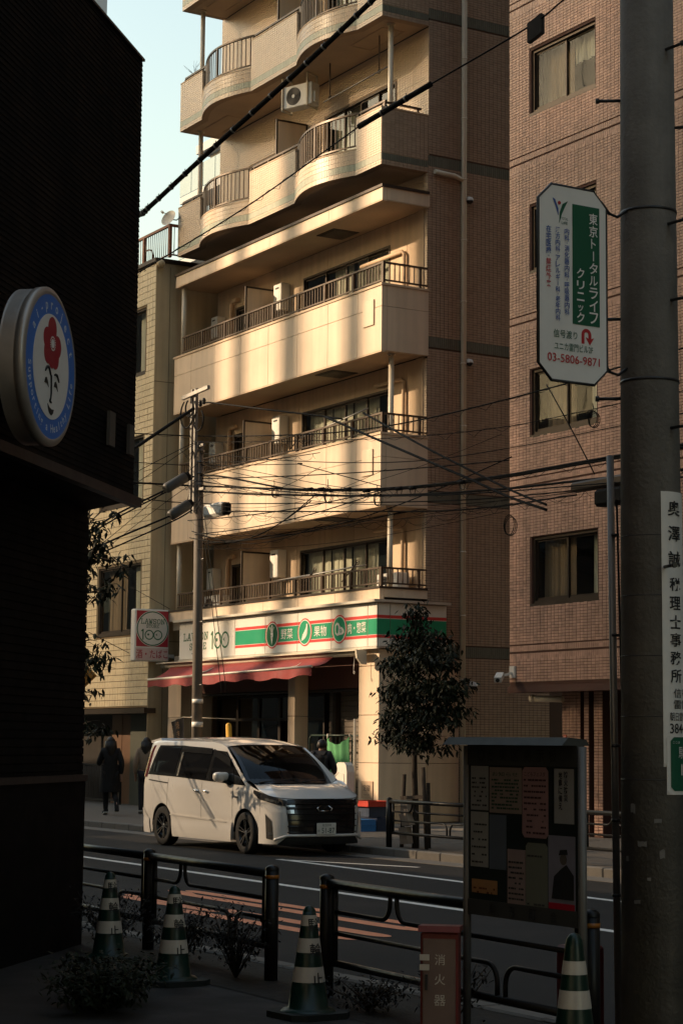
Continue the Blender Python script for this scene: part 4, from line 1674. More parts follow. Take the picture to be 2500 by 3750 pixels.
# lower storey set back, tile courses
E0 = Vector((-14.45, 6.30, 0))
b = MB()
poly = [E0, E0 - D0 * 9, E0 - D0 * 9 - N0 * 4, E0 - N0 * 4 + D0 * .3]
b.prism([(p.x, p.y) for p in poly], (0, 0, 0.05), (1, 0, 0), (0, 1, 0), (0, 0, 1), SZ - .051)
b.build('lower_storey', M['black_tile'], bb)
cm_ = MB()
cm_.prism([(0, .003), (.010, .005), (.010, .055), (0, .057)], (0, 0, 0), N0, (0, 0, 1), D0 * -1, 4.5)
cme = cm_.mesh('tile_course', M['black_tile'])
for i in range(55):
    place('tile_course', cme, bb, E0 + Vector((0, 0, .06 + i * .06)))
b = MB()
b.prism([(0, 0), (.05, 0), (.05, .05), (0, .05)], E0 + Vector((0, 0, 1.30)), N0, (0, 0, 1), D0 * -1, 6)
b.build('ledge', M['black_metal'], bb)
b = MB()
b.prism([(.012, 0), (.03, 0), (.03, 1.25), (.012, 1.25)], E0 + Vector((0, 0, .05)), N0, (0, 0, 1), D0 * -1, 6)
b.build('base_wall', M['black_tile'], bb)
b = MB()
b.cyl(BBP(-2.9, -.25, .05), BBP(-2.9, -.25, SZ), .22, n=20)
b.build('round_column', M['black_clad'], bb)
# small pale box left on the ledge
lo = thing('ledge_object', 'small pale rounded box left on the black ledge at the far left', 'box', E0 - D0 * 2.0 + N0 * .0 + Vector((0, 0, 1.35)))
b = MB()
b.prism([(-.045, 0), (.045, 0), (.03, .075), (.0, .095), (-.035, .09)], (0, 0, 0), (-D0), (0, 0, 1), N0, .06)
b.build('case', M['plate_tan'], lo, local=True)

# ================================================================== blocks added over the road, out of the picture, to shade the street
M['render_grey'] = pm('grey_render', (0.16, 0.15, 0.14), 0.85, 0.12, 0.6, 0.1, 30, streak=0.2)


def plain_block(name, label, x0, x1, y0, y1, h, n=(3, 2), mat='render_grey'):
    t = thing(name, label, 'building', ((x0 + x1) / 2, (y0 + y1) / 2, 0))
    w = MB()
    w.box(x0, x1, y0, y1, 0, h)
    w.build('wall', M[mat], t)
    r = MB()
    r.box(x0 - .1, x1 + .1, y0 - .1, y1 + .1, h, h + .12)
    r.build('roof', M['concrete'], t)
    me = MB().box(-.7, .7, y1 + .001, y1 + .05, 0, 1.3).mesh('window', M['far_glass'])
    for k in range(n[1]):
        for j in range(n[0]):
            place('window', me, t, (x0 + (x1 - x0) * (j + .5) / n[0], 0, 1.1 + k * 3.0))
    return t


plain_block('low_shade_block', 'long low grey block added across the road to shade the ground', -46, -15.2, -8, 5.0, 4.6, (6, 1))
plain_block('mid_shade_block', 'grey block added across the road to darken the left pavement', -75.9, -46.05, -8, 5.0, 9.4, (7, 3))
plain_block('left_shade_tower', 'tall grey block added far left across the road to shade the street', -150, -76, -10, 5.0, 27, (14, 8))
plain_block('back_shade_block', 'tall grey block added behind the black building to shade the street', -34, -26, -20, -8.6, 30, (2, 8))
tw = thing('rear_shade_tower', 'tall tower added out of view behind the black building to darken the foreground', 'building', tuple(BBP(-9, -10, 0)))
b = MB()
poly = [BBP(-3, -5.2, 0), BBP(-18, -5.2, 0), BBP(-18, -17, 0), BBP(-3, -17, 0)]
b.prism([(p.x, p.y) for p in poly], (0, 0, 0), (1, 0, 0), (0, 1, 0), (0, 0, 1), 42)
b.build('wall', M['render_grey'], tw)
plain_block('near_shade_block', 'grey block added behind the camera to cut sky light', 3, 60, -18, -3, 42, (12, 12))
plain_block('base_shade_block', 'added grey block under the scaffold across the road', -110, -36, -34, -22.5, 18.8, (16, 5))
plain_block('far_shade_block', 'grey block added beyond the red tiled building to close off the sky', -17.9, 60, 20.6, 34, 40, (2, 2))
M['steel_tube'] = pm('screen_tube', (0.35, 0.34, 0.32), 0.5, 0.15, 6, metal=0.6)


def filter_mat(name, col, see):
    m = bpy.data.materials.new(name)
    m.use_nodes = True
    nt = m.node_tree
    pb = nt.nodes["Principled BSDF"]
    pb.inputs["Base Color"].default_value = (*col, 1)
    pb.inputs["Roughness"].default_value = 0.8
    geo = nt.nodes.new("ShaderNodeNewGeometry")
    nz = nt.nodes.new("ShaderNodeTexNoise")
    nz.inputs["Scale"].default_value = 0.35
    nt.links.new(geo.outputs["Position"], nz.inputs["Vector"])
    mr = nt.nodes.new("ShaderNodeMapRange")
    mr.inputs[1].default_value = 0.3
    mr.inputs[2].default_value = 0.7
    mr.inputs[3].default_value = 1 - see - .07
    mr.inputs[4].default_value = 1 - see + .07
    nt.links.new(nz.outputs[0], mr.inputs[0])
    tr = nt.nodes.new("ShaderNodeBsdfTransparent")
    mx = nt.nodes.new("ShaderNodeMixShader")
    nt.links.new(mr.outputs[0], mx.inputs[0])
    nt.links.new(tr.outputs[0], mx.inputs[1])
    nt.links.new(pb.outputs[0], mx.inputs[2])
    nt.links.new(mx.outputs[0], nt.nodes["Material Output"].inputs[0])
    return m


M['sun_filter'] = filter_mat('sun_filter_film', (0.30, 0.30, 0.30), 0.38)
M['sun_filter_thin'] = filter_mat('thin_sun_filter_film', (0.25, 0.25, 0.25), 0.60)
# scaffold added out of view to dim and streak the sun on the facade
sc = thing('sun_screen', 'added off-frame scaffold of a tower being built across the road', 'screen', (-75, -22, 0))
SYC = -22.0
KX, KZ = 0.785 * 42.4, 0.5316 * 42.4


def sheet(x0, x1, z0, z1, mat='sun_filter', dy=0.0):
    """net sheet given by where its shadow falls on the shop front"""
    b = MB()
    b.box(x0 - KX, x1 - KX, SYC + dy, SYC + dy + .004, z0 + KZ, z1 + KZ)
    return b.build('filter_sheet', M[mat], sc)


OX0, OX1, OZ0, OZ1 = -39.7, -29.0, -0.5, 15.2
sheet(-62, -43.2, -22, 32, 'sun_filter_thin')
sheet(-43.2, OX0, -22, 32)
sheet(OX0, OX1, OZ1, 32)
sheet(OX1, -4, 1.0, 32)
sheet(OX1, -4, -22, 1.0, 'sun_filter_thin')
sheet(-28.6, -4, 1.0, 12.5, 'sun_filter_thin', -.6)
sheet(-26.6, -4, 2.0, 32, 'sun_filter_thin', -1.2)
for x, w in ((-38.55, .30), (-36.25, .62), (-33.65, .50), (-31.9, .25)):  # added bars that cast the soft vertical streaks on the balconies
    b = MB()
    b.box(x - w / 2 - KX, x + w / 2 - KX, SYC, SYC + .3, 0, OZ1 + KZ)
    b.build('streak_bar', M['steel_tube'], sc)
for x in range(-60, -2, 4):
    b = MB()
    b.cyl((x - KX + .4, SYC + .2, 0), (x - KX + .4, SYC + .2, 32 + KZ), .03, n=6)
    b.build('standard', M['steel_tube'], sc)
for z in range(4, 54, 6):
    b = MB()
    b.cyl((-62 - KX, SYC + .1, z), (-4 - KX, SYC + .1, z), .03, n=6)
    b.build('ledger', M['steel_tube'], sc)
# ================================================================== poles, overhead lines, near street furniture
CABLES = [
(0.037,[(-24.63,11.07,8.62),(-24.11,11.23,8.78),(-22.76,11.49,9.29),(-21.1,11.86,9.95),(-19.59,12.06,10.46),(-18.81,12.16,10.73)]),
(0.009,[(-25.5,11.56,8.12),(-25.01,11.67,8.22),(-22.09,11.71,8.44),(-18.81,11.41,8.58)]),
(0.034,[(-18.81,11.41,8.58),(-17.54,11.55,8.74)]),
(0.01,[(-17.54,11.55,8.74),(-15.81,11.59,8.85),(-15.28,11.63,8.97),(-14.58,11.55,9.02)]),
(0.034,[(-33.25,15.05,6.72),(-33.55,15.59,7.09),(-34.0,16.97,8.0)]),
(0.016,[(-34.17,17.2,8.14),(-33.81,17.2,8.11),(-31.26,17.2,7.6),(-30.14,17.2,7.38),(-28.81,17.2,7.11)]),
(0.022,[(-29.4,17.2,7.23),(-26.17,16.61,6.24),(-23.93,16.38,5.51),(-22.76,16.31,5.1),(-21.64,16.15,4.79)]),
(0.018,[(-28.13,17.2,7.12),(-25.08,16.46,6.09),(-22.76,16.31,5.21),(-21.64,16.15,4.86)]),
(0.012,[(-33.55,15.17,7.31),(-34.21,17.2,7.51),(-31.25,17.2,7.14),(-28.7,17.2,6.88),(-26.13,17.2,6.76),(-22.83,17.2,6.77),(-21.38,17.2,6.82)]),
(0.02,[(-33.54,15.19,6.39),(-34.17,17.2,6.53),(-30.11,17.2,6.04),(-27.16,17.2,5.75),(-24.41,17.2,5.62),(-21.4,17.2,5.59)]),
(0.018,[(-34.18,17.2,6.74),(-33.17,17.2,6.6),(-31.22,17.2,6.21),(-30.11,17.2,6.02),(-27.16,17.2,5.73),(-24.41,17.2,5.6),(-21.4,17.2,5.56)]),
(0.018,[(-34.16,17.2,6.42),(-31.22,17.2,6.06),(-27.61,17.2,5.67),(-24.41,17.2,5.43),(-21.4,17.2,5.3)]),
(0.01,[(-33.54,15.2,6.11),(-34.15,17.2,6.19),(-28.68,17.2,5.66),(-25.13,17.2,5.35),(-22.27,17.2,5.2)]),
(0.012,[(-33.35,17.2,5.96),(-28.37,17.2,5.48),(-25.13,17.2,5.2),(-22.33,17.2,5.14)]),
(0.008,[(-33.54,15.18,6.77),(-34.18,17.2,6.93),(-30.42,17.2,6.52),(-30.19,17.2,6.48),(-27.55,17.2,5.82)]),
(0.006,[(-34.13,17.2,7.0),(-32.28,17.2,6.63),(-29.28,17.2,6.02),(-27.51,17.2,5.73)]),
(0.006,[(-34.13,17.2,6.95),(-32.27,17.2,6.53),(-29.28,17.2,5.91),(-26.68,17.2,5.58)]),
(0.006,[(-34.14,17.2,7.38),(-30.25,17.2,6.91),(-26.69,17.2,6.53),(-23.91,17.2,6.34),(-21.39,17.2,6.31)]),
(0.007,[(-34.13,17.2,7.16),(-30.24,17.2,6.55),(-26.69,17.2,6.13),(-23.91,17.2,6.01),(-21.39,17.2,6.0)]),
(0.006,[(-34.11,17.2,6.63),(-30.22,17.2,5.87),(-26.68,17.2,5.42),(-23.91,17.2,5.23),(-21.4,17.2,5.17)]),
(0.018,[(-33.04,14.29,5.3),(-33.66,15.37,5.87),(-33.94,16.96,6.67)]),
(0.014,[(-33.04,14.29,5.24),(-33.66,15.37,5.8),(-33.93,16.93,6.63)]),
(0.018,[(-33.06,14.25,4.93),(-33.65,15.38,5.41),(-33.81,16.39,5.85),(-33.92,16.91,6.1)]),
(0.014,[(-33.06,14.26,4.81),(-33.65,15.38,5.26),(-33.84,16.53,5.79),(-33.93,16.94,6.02)]),
(0.007,[(-33.54,15.19,6.37),(-33.65,15.64,6.63),(-33.9,16.73,7.21),(-33.96,17.03,7.34)]),
(0.006,[(-33.54,15.19,6.21),(-33.65,15.65,6.43),(-33.92,16.83,7.21),(-33.96,17.03,7.31)]),
(0.006,[(-33.04,14.3,4.85),(-33.66,15.37,5.57),(-33.79,16.26,6.31),(-33.95,17.04,6.92)]),
(0.005,[(-33.04,14.3,4.68),(-33.65,15.38,5.42),(-33.82,16.39,6.17),(-33.95,17.04,6.6)]),
(0.006,[(-39.03,18.05,4.92),(-38.22,18.59,4.43)]),
(0.008,[(-38.47,16.85,3.88),(-38.4,17.75,3.47)]),
(0.007,[(-33.92,17.12,6.39),(-33.5,17.08,5.3),(-31.9,16.68,2.48)]),
(0.007,[(-33.93,17.12,6.07),(-33.52,17.04,5.2),(-31.94,16.6,2.48)]),
(0.009,[(-23.03,17.2,6.83),(-22.45,17.2,6.1),(-21.92,17.2,5.39)]),
]


def smooth(pts, k=6):
    """Catmull-Rom through the points"""
    P = [Vector(p) for p in pts]
    P = [P[0] * 2 - P[1]] + P + [P[-1] * 2 - P[-2]]
    out = []
    for i in range(1, len(P) - 2):
        for j in range(k):
            t = j / k
            a, b, c, d = P[i - 1], P[i], P[i + 1], P[i + 2]
            out.append(.5 * ((2 * b) + (c - a) * t + (2 * a - 5 * b + 4 * c - d) * t * t + (3 * b - a - 3 * c + d) * t ** 3))
    out.append(P[-2])
    return out


NAMED = {0: ('thick wrapped black cable slanting up past the wavy balconies', None), 1: ('thin black cable slanting up to the black sleeve in front of the wavy balcony', None),
         2: ('thick black sleeve on the slanting cable before the upper balcony corner', None), 3: ('black cable running from the sleeve to the top right, carrying a small tag', None),
         4: ('thick black cable from the left up to the top of the far pole', None), 5: ('bundle of pale spaced wires leaving the top of the far pole to the right', None),
         6: ('heavier of two black service lines sloping down across the balconies to the right', None), 7: ('lighter of two black service lines sloping down across the balconies to the right', None),
         28: ('short thin wire from the tiled house down to the projecting sign', None), 29: ('thin cable reaching the lower edge of the projecting sign', None),
         30: ('guy wire down the right side of the far pole, outer one', None), 31: ('guy wire down the right side of the far pole, inner one', None), 32: ('slanting strand with insulators in front of the red tiled wall', None)}
NAMED.update({
         8: ('black cable over the middle balcony rail rising towards the clinic sign', None),
         9: ('thickest black cable crossing the lower parapet from edge to edge', None),
         10: ('black cable joining the thickest one right of the far pole', None),
         11: ('black cable just below the thickest one across the lower parapet', None),
         12: ('thin straight black cable along the bottom of the lower parapet', None),
         13: ('lowest horizontal cable, wound with loose lashing wire, ending at the terminal box', None),
         14: ('thin cable sagging from the far pole to a knot on the lower parapet', None),
         15: ('upper of two hair-thin wires sloping right from the far pole', None),
         16: ('lower of two hair-thin wires sloping right from the far pole', None),
         17: ('hair-thin wire across the middle balcony and tan flank, highest of the thin ones', None),
         18: ('thin wire over the top of the lower parapet to the red tiled wall', None),
         19: ('hair-thin wire sagging lowest under the lower parapet', None),
         20: ('upper cable of the pair through the upper dark closure', None),
         21: ('lower cable of the pair through the upper dark closure', None),
         22: ('upper cable of the pair through the lower dark closure', None),
         23: ('lower cable of the pair through the lower dark closure', None),
         24: ('upper of two short wires falling left from the head of the far pole', None),
         25: ('lower of two short wires falling left from the head of the far pole', None),
         26: ('upper of two long thin wires falling left across the tiled house', None),
         27: ('lower of two long thin wires falling left across the tiled house', None),
})
GRP = 'overhead cables'
cab_objs = []
for i, (r, pts) in enumerate(CABLES):
    lab = NAMED.get(i, ('black overhead cable strung among the tangle at the far pole', None))[0]
    P = [Vector(p) for p in pts]
    if abs(P[-1].x + 21.4) < .06:
        d = (P[-1] - P[-2]).normalized()
        P.append(P[-1] + d * 8)
    if i in (0, 1, 4) or (i in (8, 9, 12, 14, 20, 21, 22, 23, 26, 27)):
        d = (P[0] - P[1]).normalized()
        P = [P[0] + d * 6] + P
    sp_ = smooth(P, 8)
    t = MB()
    t.tube(sp_, r, 6)
    o = t.build('overhead_cable', M['rubber'])
    props(o, lab, 'cable', GRP)
    cab_objs.append((o, sp_, r))
    # lashing wire or ties
    if i in (0, 2):
        L = 0
        for a, b in zip(sp_, sp_[1:]):
            L += (b - a).length
        n = int(L / .42)
        for k in range(1, n):
            f = k / n * (len(sp_) - 1)
            q = sp_[int(f)].lerp(sp_[min(len(sp_) - 1, int(f) + 1)], f % 1)
            d = (sp_[min(len(sp_) - 1, int(f) + 1)] - sp_[int(f)]).normalized()
            w = MB()
            w.cyl(q - d * .012, q + d * .012, r * 1.14, n=8)
            w.cyl(q + Vector((0, 0, r)), q + Vector((0, 0, r * 1.9)), .006, n=5)
            w.build('cable_tie', M['steel'], o)
    if i in (1, 8, 10, 11, 13, 17, 9):
        rr = .022 if i == 1 else random.uniform(.035, .06)
        hx = []
        ph = random.uniform(0, 6)
        for k, (a, b) in enumerate(zip(sp_, sp_[1:])):
            n = max(4, int((b - a).length / .06))
            d = (b - a).normalized()
            sdv = d.cross(Vector((0, 0, 1))).normalized()
            u2 = sdv.cross(d)
            for j in range(n):
                q = a.lerp(b, j / n)
                ph += .55 if i != 1 else .8
                am = rr * (1 + .5 * math.sin(ph * .17))
                hx.append(q + u2 * (math.sin(ph) * am - am * .7) + sdv * math.cos(ph) * am)
        w = MB()
        w.tube(hx, .0035, 3, caps=False)
        w.build('lashing_wire', M['rubber'], o)
rw = random.Random(21)
for k in range(16):
    z0, z1 = rw.uniform(5.3, 7.0), rw.uniform(4.9, 6.3)
    xe = rw.choice((-21.4, -24.0, -27.0, -29.5))
    zz = z0 + (z1 - z0) * ((xe + 34.1) / 12.7)
    yy = 17.2 + rw.uniform(-.25, .1)
    sg_ = rw.uniform(.05, .45)
    P = [Vector((-34.15 + (xe + 34.15) * t / 6, yy, z0 + (zz - z0) * t / 6 - sg_ * math.sin(math.pi * t / 6))) for t in range(7)]
    if xe == -21.4:
        P.append(P[-1] + (P[-1] - P[-2]).normalized() * 8)
    sp_ = smooth(P, 5)
    t = MB()
    t.tube(sp_, rw.choice((.004, .005, .007, .010)), 5)
    o = props(t.build('overhead_cable', M['rubber']), 'fine black wire in the loose tangle right of the far pole', 'cable', 'fine wires in the tangle')
    if k % 3 == 0:
        hx = []
        ph = 0
        for a, b in zip(sp_, sp_[1:]):
            n = max(3, int((b - a).length / .07))
            for j in range(n):
                q = a.lerp(b, j / n)
                ph += .6
                am = .05 * (1 + .6 * math.sin(ph * .13))
                hx.append(q + Vector((0, math.cos(ph) * am, math.sin(ph) * am - am)))
        w = MB()
        w.tube(hx, .0032, 3, caps=False)
        w.build('lashing_wire', M['rubber'], o)
# tag on the top right cable
tg = MB()
tg.obox((-15.70, 11.60, 8.80), Vector((.085, .025, .035)), Vector((.01, -.03, 0)), Vector((.0, .0, .10)))
props(tg.build('cable_tag', M['black_metal']), 'small black tag box hanging from the cable at the top right', 'tag')
# loose loops and splices in the tangle
for k, (c, rad) in enumerate((((-21.96, 17.2, 6.18), .10), ((-29.2, 17.15, 5.85), .12), ((-27.6, 17.15, 5.62), .10), ((-23.9, 17.15, 4.85), .13), ((-31.1, 17.15, 6.1), .09))):
    w = MB()
    for q in range(3):
        pts = [Vector(c) + Vector((math.cos(a) * rad * (1 + .08 * q), .02 * q, math.sin(a) * rad * (1.15 - .05 * q) - .01 * q)) for a in [2 * math.pi * i / 22 + q for i in range(23)]]
        w.tube(pts, .006, 5)
    w.tube([Vector(c) + Vector((0, 0, rad)), Vector(c) + Vector((.02, 0, rad * 1.5)), Vector(c) + Vector((.0, 0, rad * 2.2))], .006, 5)
    props(w.build('cable_coil', M['rubber']), ('coiled spare cable hanging in front of the red tiled window', 'coiled spare cable below the lower parapet, left one', 'coiled spare cable below the lower parapet, right one', 'coiled spare cable at the corner of the red tiled building', 'coiled spare cable nearest the far pole')[k], 'cable coil', 'coils of spare cable')
for k, (x, z) in enumerate(((-29.9, 6.02), (-29.5, 5.98), (-28.6, 5.88), (-28.0, 5.80), (-27.0, 5.73), (-26.6, 5.70), (-25.2, 5.64))):
    w = MB()
    w.cyl((x - .09, 17.2, z), (x + .09, 17.2, z - .01), .034, n=8)
    w.tube([(x - .09, 17.2, z), (x - .05, 17.2, z - .10), (x + .05, 17.2, z - .13), (x + .1, 17.2, z)], .006, 5)
    props(w.build('cable_splice', M['rubber']), 'black splice joint on the cables by the lower parapet, %s from the far pole' % ('first', 'second', 'third', 'fourth', 'fifth', 'sixth', 'seventh')[k], 'splice', 'splices on the cables')

# ---- far utility pole
M['pole_dark'] = pm('weathered_pole', (0.17, 0.145, 0.12), 0.7, 0.2, 4, 0.2, 60, streak=0.3)
fp = thing('utility_pole', 'slim grey steel utility pole in front of the shop, hung with cables', 'pole', (-34.05, 17.2, .1))
b = MB()
b.cyl((-34.05, 17.2, .1), (-34.2, 17.2, 7.4), .105, .082, n=18)
b.build('shaft', M['pole_dark'], fp)
for dx in (-.09, .06):
    b = MB()
    b.box(-34.22 + dx, -34.16 + dx, 17.05, 17.11, 6.0, 8.42)
    me_ = b.build('channel', M['steel'], fp)
b = MB()
b.bar((-34.55, 17.0, 8.28), (-33.55, 17.05, 8.36), .06, .07)
b.build('cross_arm', M['steel'], fp)
b = MB()
b.bar((-34.5, 17.15, 7.30), (-33.9, 17.15, 7.30), .05, .05)
b.bar((-34.45, 17.15, 6.45), (-33.85, 17.15, 6.45), .05, .05)
b.build('lower_arm', M['steel'], fp)
for k in range(6):
    a = 6.1 + k * .22
    b = MB()
    b.cyl((-34.18, 17.2, a), (-34.18, 17.2, a + .03), .10, n=14)
    b.build('pole_band', M['steel'], fp)
for x, z in ((-34.3, 8.2), (-33.95, 8.1), (-33.8, 8.12), (-34.4, 7.95)):
    b = MB()
    b.lathe([(.0, .07), (.03, .06), (.045, .02), (.03, 0), (.045, -.03), (.02, -.06)], (x, 17.08, z), 10)
    b.build('insulator', M['black_metal'], fp)
for c, rad in (((-34.35, 17.0, 7.95), .28), ((-34.25, 17.0, 8.05), .17), ((-33.85, 17.0, 7.75), .2)):
    b = MB()
    pts = [Vector(c) + Vector((math.cos(a) * rad, 0, math.sin(a) * rad)) for a in [R(120) + 2 * math.pi * .83 * i / 24 for i in range(25)]]
    b.tube(pts, .016, 6)
    b.build('jumper_loop', M['rubber'], fp)
for k in range(26):
    z = random.uniform(6.0, 7.35)
    a = Vector((-34.17 + random.uniform(-.12, .1), 17.06, z))
    e = a + Vector((random.uniform(-.35, .4), random.uniform(-.15, .05), random.uniform(-.25, .15)))
    b = MB()
    b.tube([a, (a + e) / 2 + Vector((0, 0, -.12)), e], .006, 4)
    b.build('jumper_wire', M['rubber'], fp)
for k, z in enumerate((1.5, 2.1, 2.7, 3.3, 3.9, 4.5, 5.1)):
    b = MB()
    s_ = -1 if k % 2 else 1
    b.cyl((-34.1 + s_ * .08, 17.2, z), (-34.1 + s_ * .22, 17.18, z), .012, n=6)
    b.build('step_bolt', M['steel'], fp)
b = MB()
b.cyl((-34.07, 17.2, 2.35), (-34.07, 17.2, 2.43), .108, n=14)
b.cyl((-34.07, 17.2, 1.9), (-34.07, 17.2, 2.0), .109, n=14)
b.build('label_band', M['white'], fp)
M['closure'] = pm('grey_closure', (0.055, 0.055, 0.05), 0.55, 0.15, 6)
for k, (p, q, lab) in enumerate((((-33.8, 16.29, 6.36), (-33.91, 16.83, 6.68), 'upper dark splice closure on the cables left of the far pole'), ((-33.81, 16.4, 5.85), (-33.92, 16.91, 6.16), 'lower dark splice closure on the cables left of the far pole'))):
    c = thing('splice_closure', lab, 'splice closure', tuple((Vector(p) + Vector(q)) / 2), group='splice closures')
    b = MB()
    P, Q = Vector(p), Vector(q)
    b.tube([P, P.lerp(Q, .08), P.lerp(Q, .85)], [.07, .10, .10], 12)
    b.build('shell', M['closure'], c)
    b = MB()
    b.tube([P.lerp(Q, .86), P.lerp(Q, 1.0)], [.097, .075], 12)
    b.build('end_cap', M['rubber'], c)
c = thing('junction_box', 'white weatherproof junction box on the cables right of the far pole', 'junction box', (-33.4, 17.2, 6))
b = MB()
b.cbox(-33.84, -33.10, 17.1, 17.3, 5.86, 6.12, .05)
b.build('shell', M['white'], c)
b = MB()
b.cbox(-33.10, -32.96, 17.11, 17.29, 5.86, 6.10, .04)
b.build('end_cap', M['rubber'], c)
c = thing('terminal_box', 'dark terminal box on the cables beside the concrete pole', 'junction box', (-21.9, 17.2, 5.1))
b = MB()
b.cbox(-22.3, -20.9, 17.05, 17.2, 5.16, 5.30, .03)
b.build('mounting_rail', M['brown_metal'], c)
b = MB()
b.cbox(-21.75, -20.9, 17.03, 17.25, 4.9, 5.14, .04)
b.build('shell', M['rubber'], c)

# ---- near concrete pole with its plates
NP = Vector((-8.31, 6.90, 0))
PHI0_ = math.atan2(-NP.y, -NP.x)
M['pole_conc'] = pm('pole_concrete', (0.21, 0.197, 0.18), 0.85, 0.28, 5.0, 0.5, 45, streak=0.45)
npo = thing('concrete_pole', 'thick concrete utility pole at the right edge, carrying sign plates', 'pole', (NP.x, NP.y, .05))
b = MB()
b.cyl(NP + Vector((0, 0, .05)), NP + Vector((0, 0, 9)), .176, .128, n=40)
b.build('shaft', M['pole_conc'], npo)


def prad(z):
    return .176 - .048 * (z - .05) / 8.95


def ringband(z, t=.012, e=.003, mat='steel', name='band'):
    b = MB()
    b.cyl(NP + Vector((0, 0, z)), NP + Vector((0, 0, z + t)), prad(z) + e, n=40)
    return b.build(name, M[mat], npo)


for z in (4.50, 3.56):
    ringband(z, .014, .004, 'black_metal', 'sign_band')
for z in (2.72, 2.40, 2.08, 1.76, 1.43):
    ringband(z, .004, .002, 'black_metal', 'wire_band')
for z, ang in ((5.15, -125), (4.42, 5), (3.92, -125), (3.30, 5), (2.55, -15), (4.98, 40), (4.0, 10), (5.4, 5), (3.48, -125)):
    a = R(ang)
    d = Vector((math.cos(a), math.sin(a), 0))
    b = MB()
    b.cyl(NP + d * (prad(z) - .01) + Vector((0, 0, z)), NP + d * (prad(z) + .13) + Vector((0, 0, z)), .009, n=8)
    b.cyl(NP + d * (prad(z) + .115) + Vector((0, 0, z)), NP + d * (prad(z) + .135) + Vector((0, 0, z)), .015, n=8)
    b.build('step_bolt', M['black_metal'], npo)
M['old_paper'] = pm('torn_sticker_paper', (0.20, 0.185, 0.165), 0.85, 0.3, 40)
for dg_s, z, w_, h_ in ((-38, 1.28, .03, .05), (8, 1.22, .04, .025), (-20, 1.10, .05, .03), (-52, 1.02, .02, .03), (15, 1.05, .03, .05), (-8, .92, .02, .02), (-30, .8, .035, .02)):
    a0 = PHI0_ + R(dg_s)
    bq = MB()
    vs = []
    for i in range(5):
        a = a0 + w_ / .17 * (i / 4 - .5)
        for zz in (z - h_ / 2 * random.uniform(.7, 1.1), z + h_ / 2 * random.uniform(.7, 1.1)):
            vs.append(NP + Vector((math.cos(a), math.sin(a), 0)) * (prad(z) + .002) + Vector((0, 0, zz)))
    bq.add(vs, [(2 * i, 2 * i + 2, 2 * i + 3, 2 * i + 1) for i in range(4)])
    bq.build('sticker_remnant', M['old_paper'], npo)
# clinic sign
M['clinic_white'] = pm('clinic_sign_white', (0.86, 0.84, 0.80), 0.35, 0.04, 8, streak=0.05)
M['clinic_green'] = pm('clinic_green', (0.014, 0.11, 0.058), 0.4, 0.05, 8)
M['clinic_blue'] = pm('clinic_blue', (0.05, 0.11, 0.36), 0.4, 0.05, 8)
M['clinic_red'] = pm('clinic_red', (0.5, 0.03, 0.035), 0.4, 0.05, 8)
cs = thing('clinic_sign', 'white eight-sided clinic sign with green panel, strapped to the concrete pole', 'sign', (-8.28, 6.36, 3.5))
SXX = -8.28
Y0, Y1, Z0, Z1 = 6.135, 6.585, 3.51, 4.565
cc = .085
octo = [(Y0 + cc, Z0), (Y1 - cc, Z0), (Y1, Z0 + cc), (Y1, Z1 - cc), (Y1 - cc, Z1), (Y0 + cc, Z1), (Y0, Z1 - cc), (Y0, Z0 + cc)]
b = MB()
b.prism(octo, (SXX - .012, 0, 0), (0, 1, 0), (0, 0, 1), (1, 0, 0), .012)
b.build('plate', M['clinic_white'], cs)
b = MB()
b.tube([Vector((SXX - .006, y, z)) for y, z in octo + octo[:1]], .009, 6)
b.build('edge_frame', M['black_metal'], cs)
for z in (4.47, 3.60):
    b = MB()
    b.tube([(SXX - .01, Y1 - .01, z), (SXX - .02, Y1 + .09, z - .015), (NP.x, NP.y - prad(z), z + .03)], .008, 6)
    b.tube([(SXX - .01, Y1 - .03, z + .05), (SXX - .01, Y1 + .03, z - .01)], .008, 6)
    b.build('bracket', M['black_metal'], cs)
flat_shape(cs, [(6.355, 3.825), (6.535, 3.825), (6.535, 4.475), (6.355, 4.475)], (SXX, 0, 0), EY, EZ, M['clinic_green'], 'green_panel', .003)


def column(parent, body, y, ztop, h, mat, x=SXX, lift=.006, bold=.014, U=EY, step=None, wide=None, name='lettering', pt=None):
    """vertical Japanese writing, one glyph under the next"""
    st = step or h * 1.12
    z = ztop
    for ch in body:
        if ch == '・':
            z -= st * .22
            lettering(parent, ch, pt(y, z) if pt else (x, y, z), U, EZ, mat, h * .16, h * .16, 0, name, lift)
            z -= st * .28
            continue
        if ch == 'ー':
            lettering(parent, '|', pt(y, z - h / 2) if pt else (x, y, z - h / 2), U, EZ, mat, h * .85, h * .11, 0, name, lift)
            z -= st
            continue
        small = ch in 'ッィ'
        hh = h * (.62 if small else 1) * (.85 if ch in 'トルリニ' else 1)
        lettering(parent, ch, pt(y, z - h / 2) if pt else (x, y, z - h / 2), U, EZ, mat, hh, (wide or h) * (.62 if small else .5 if ch == 'ト' else .92), bold, name, lift)
        z -= st * (.8 if small else 1)


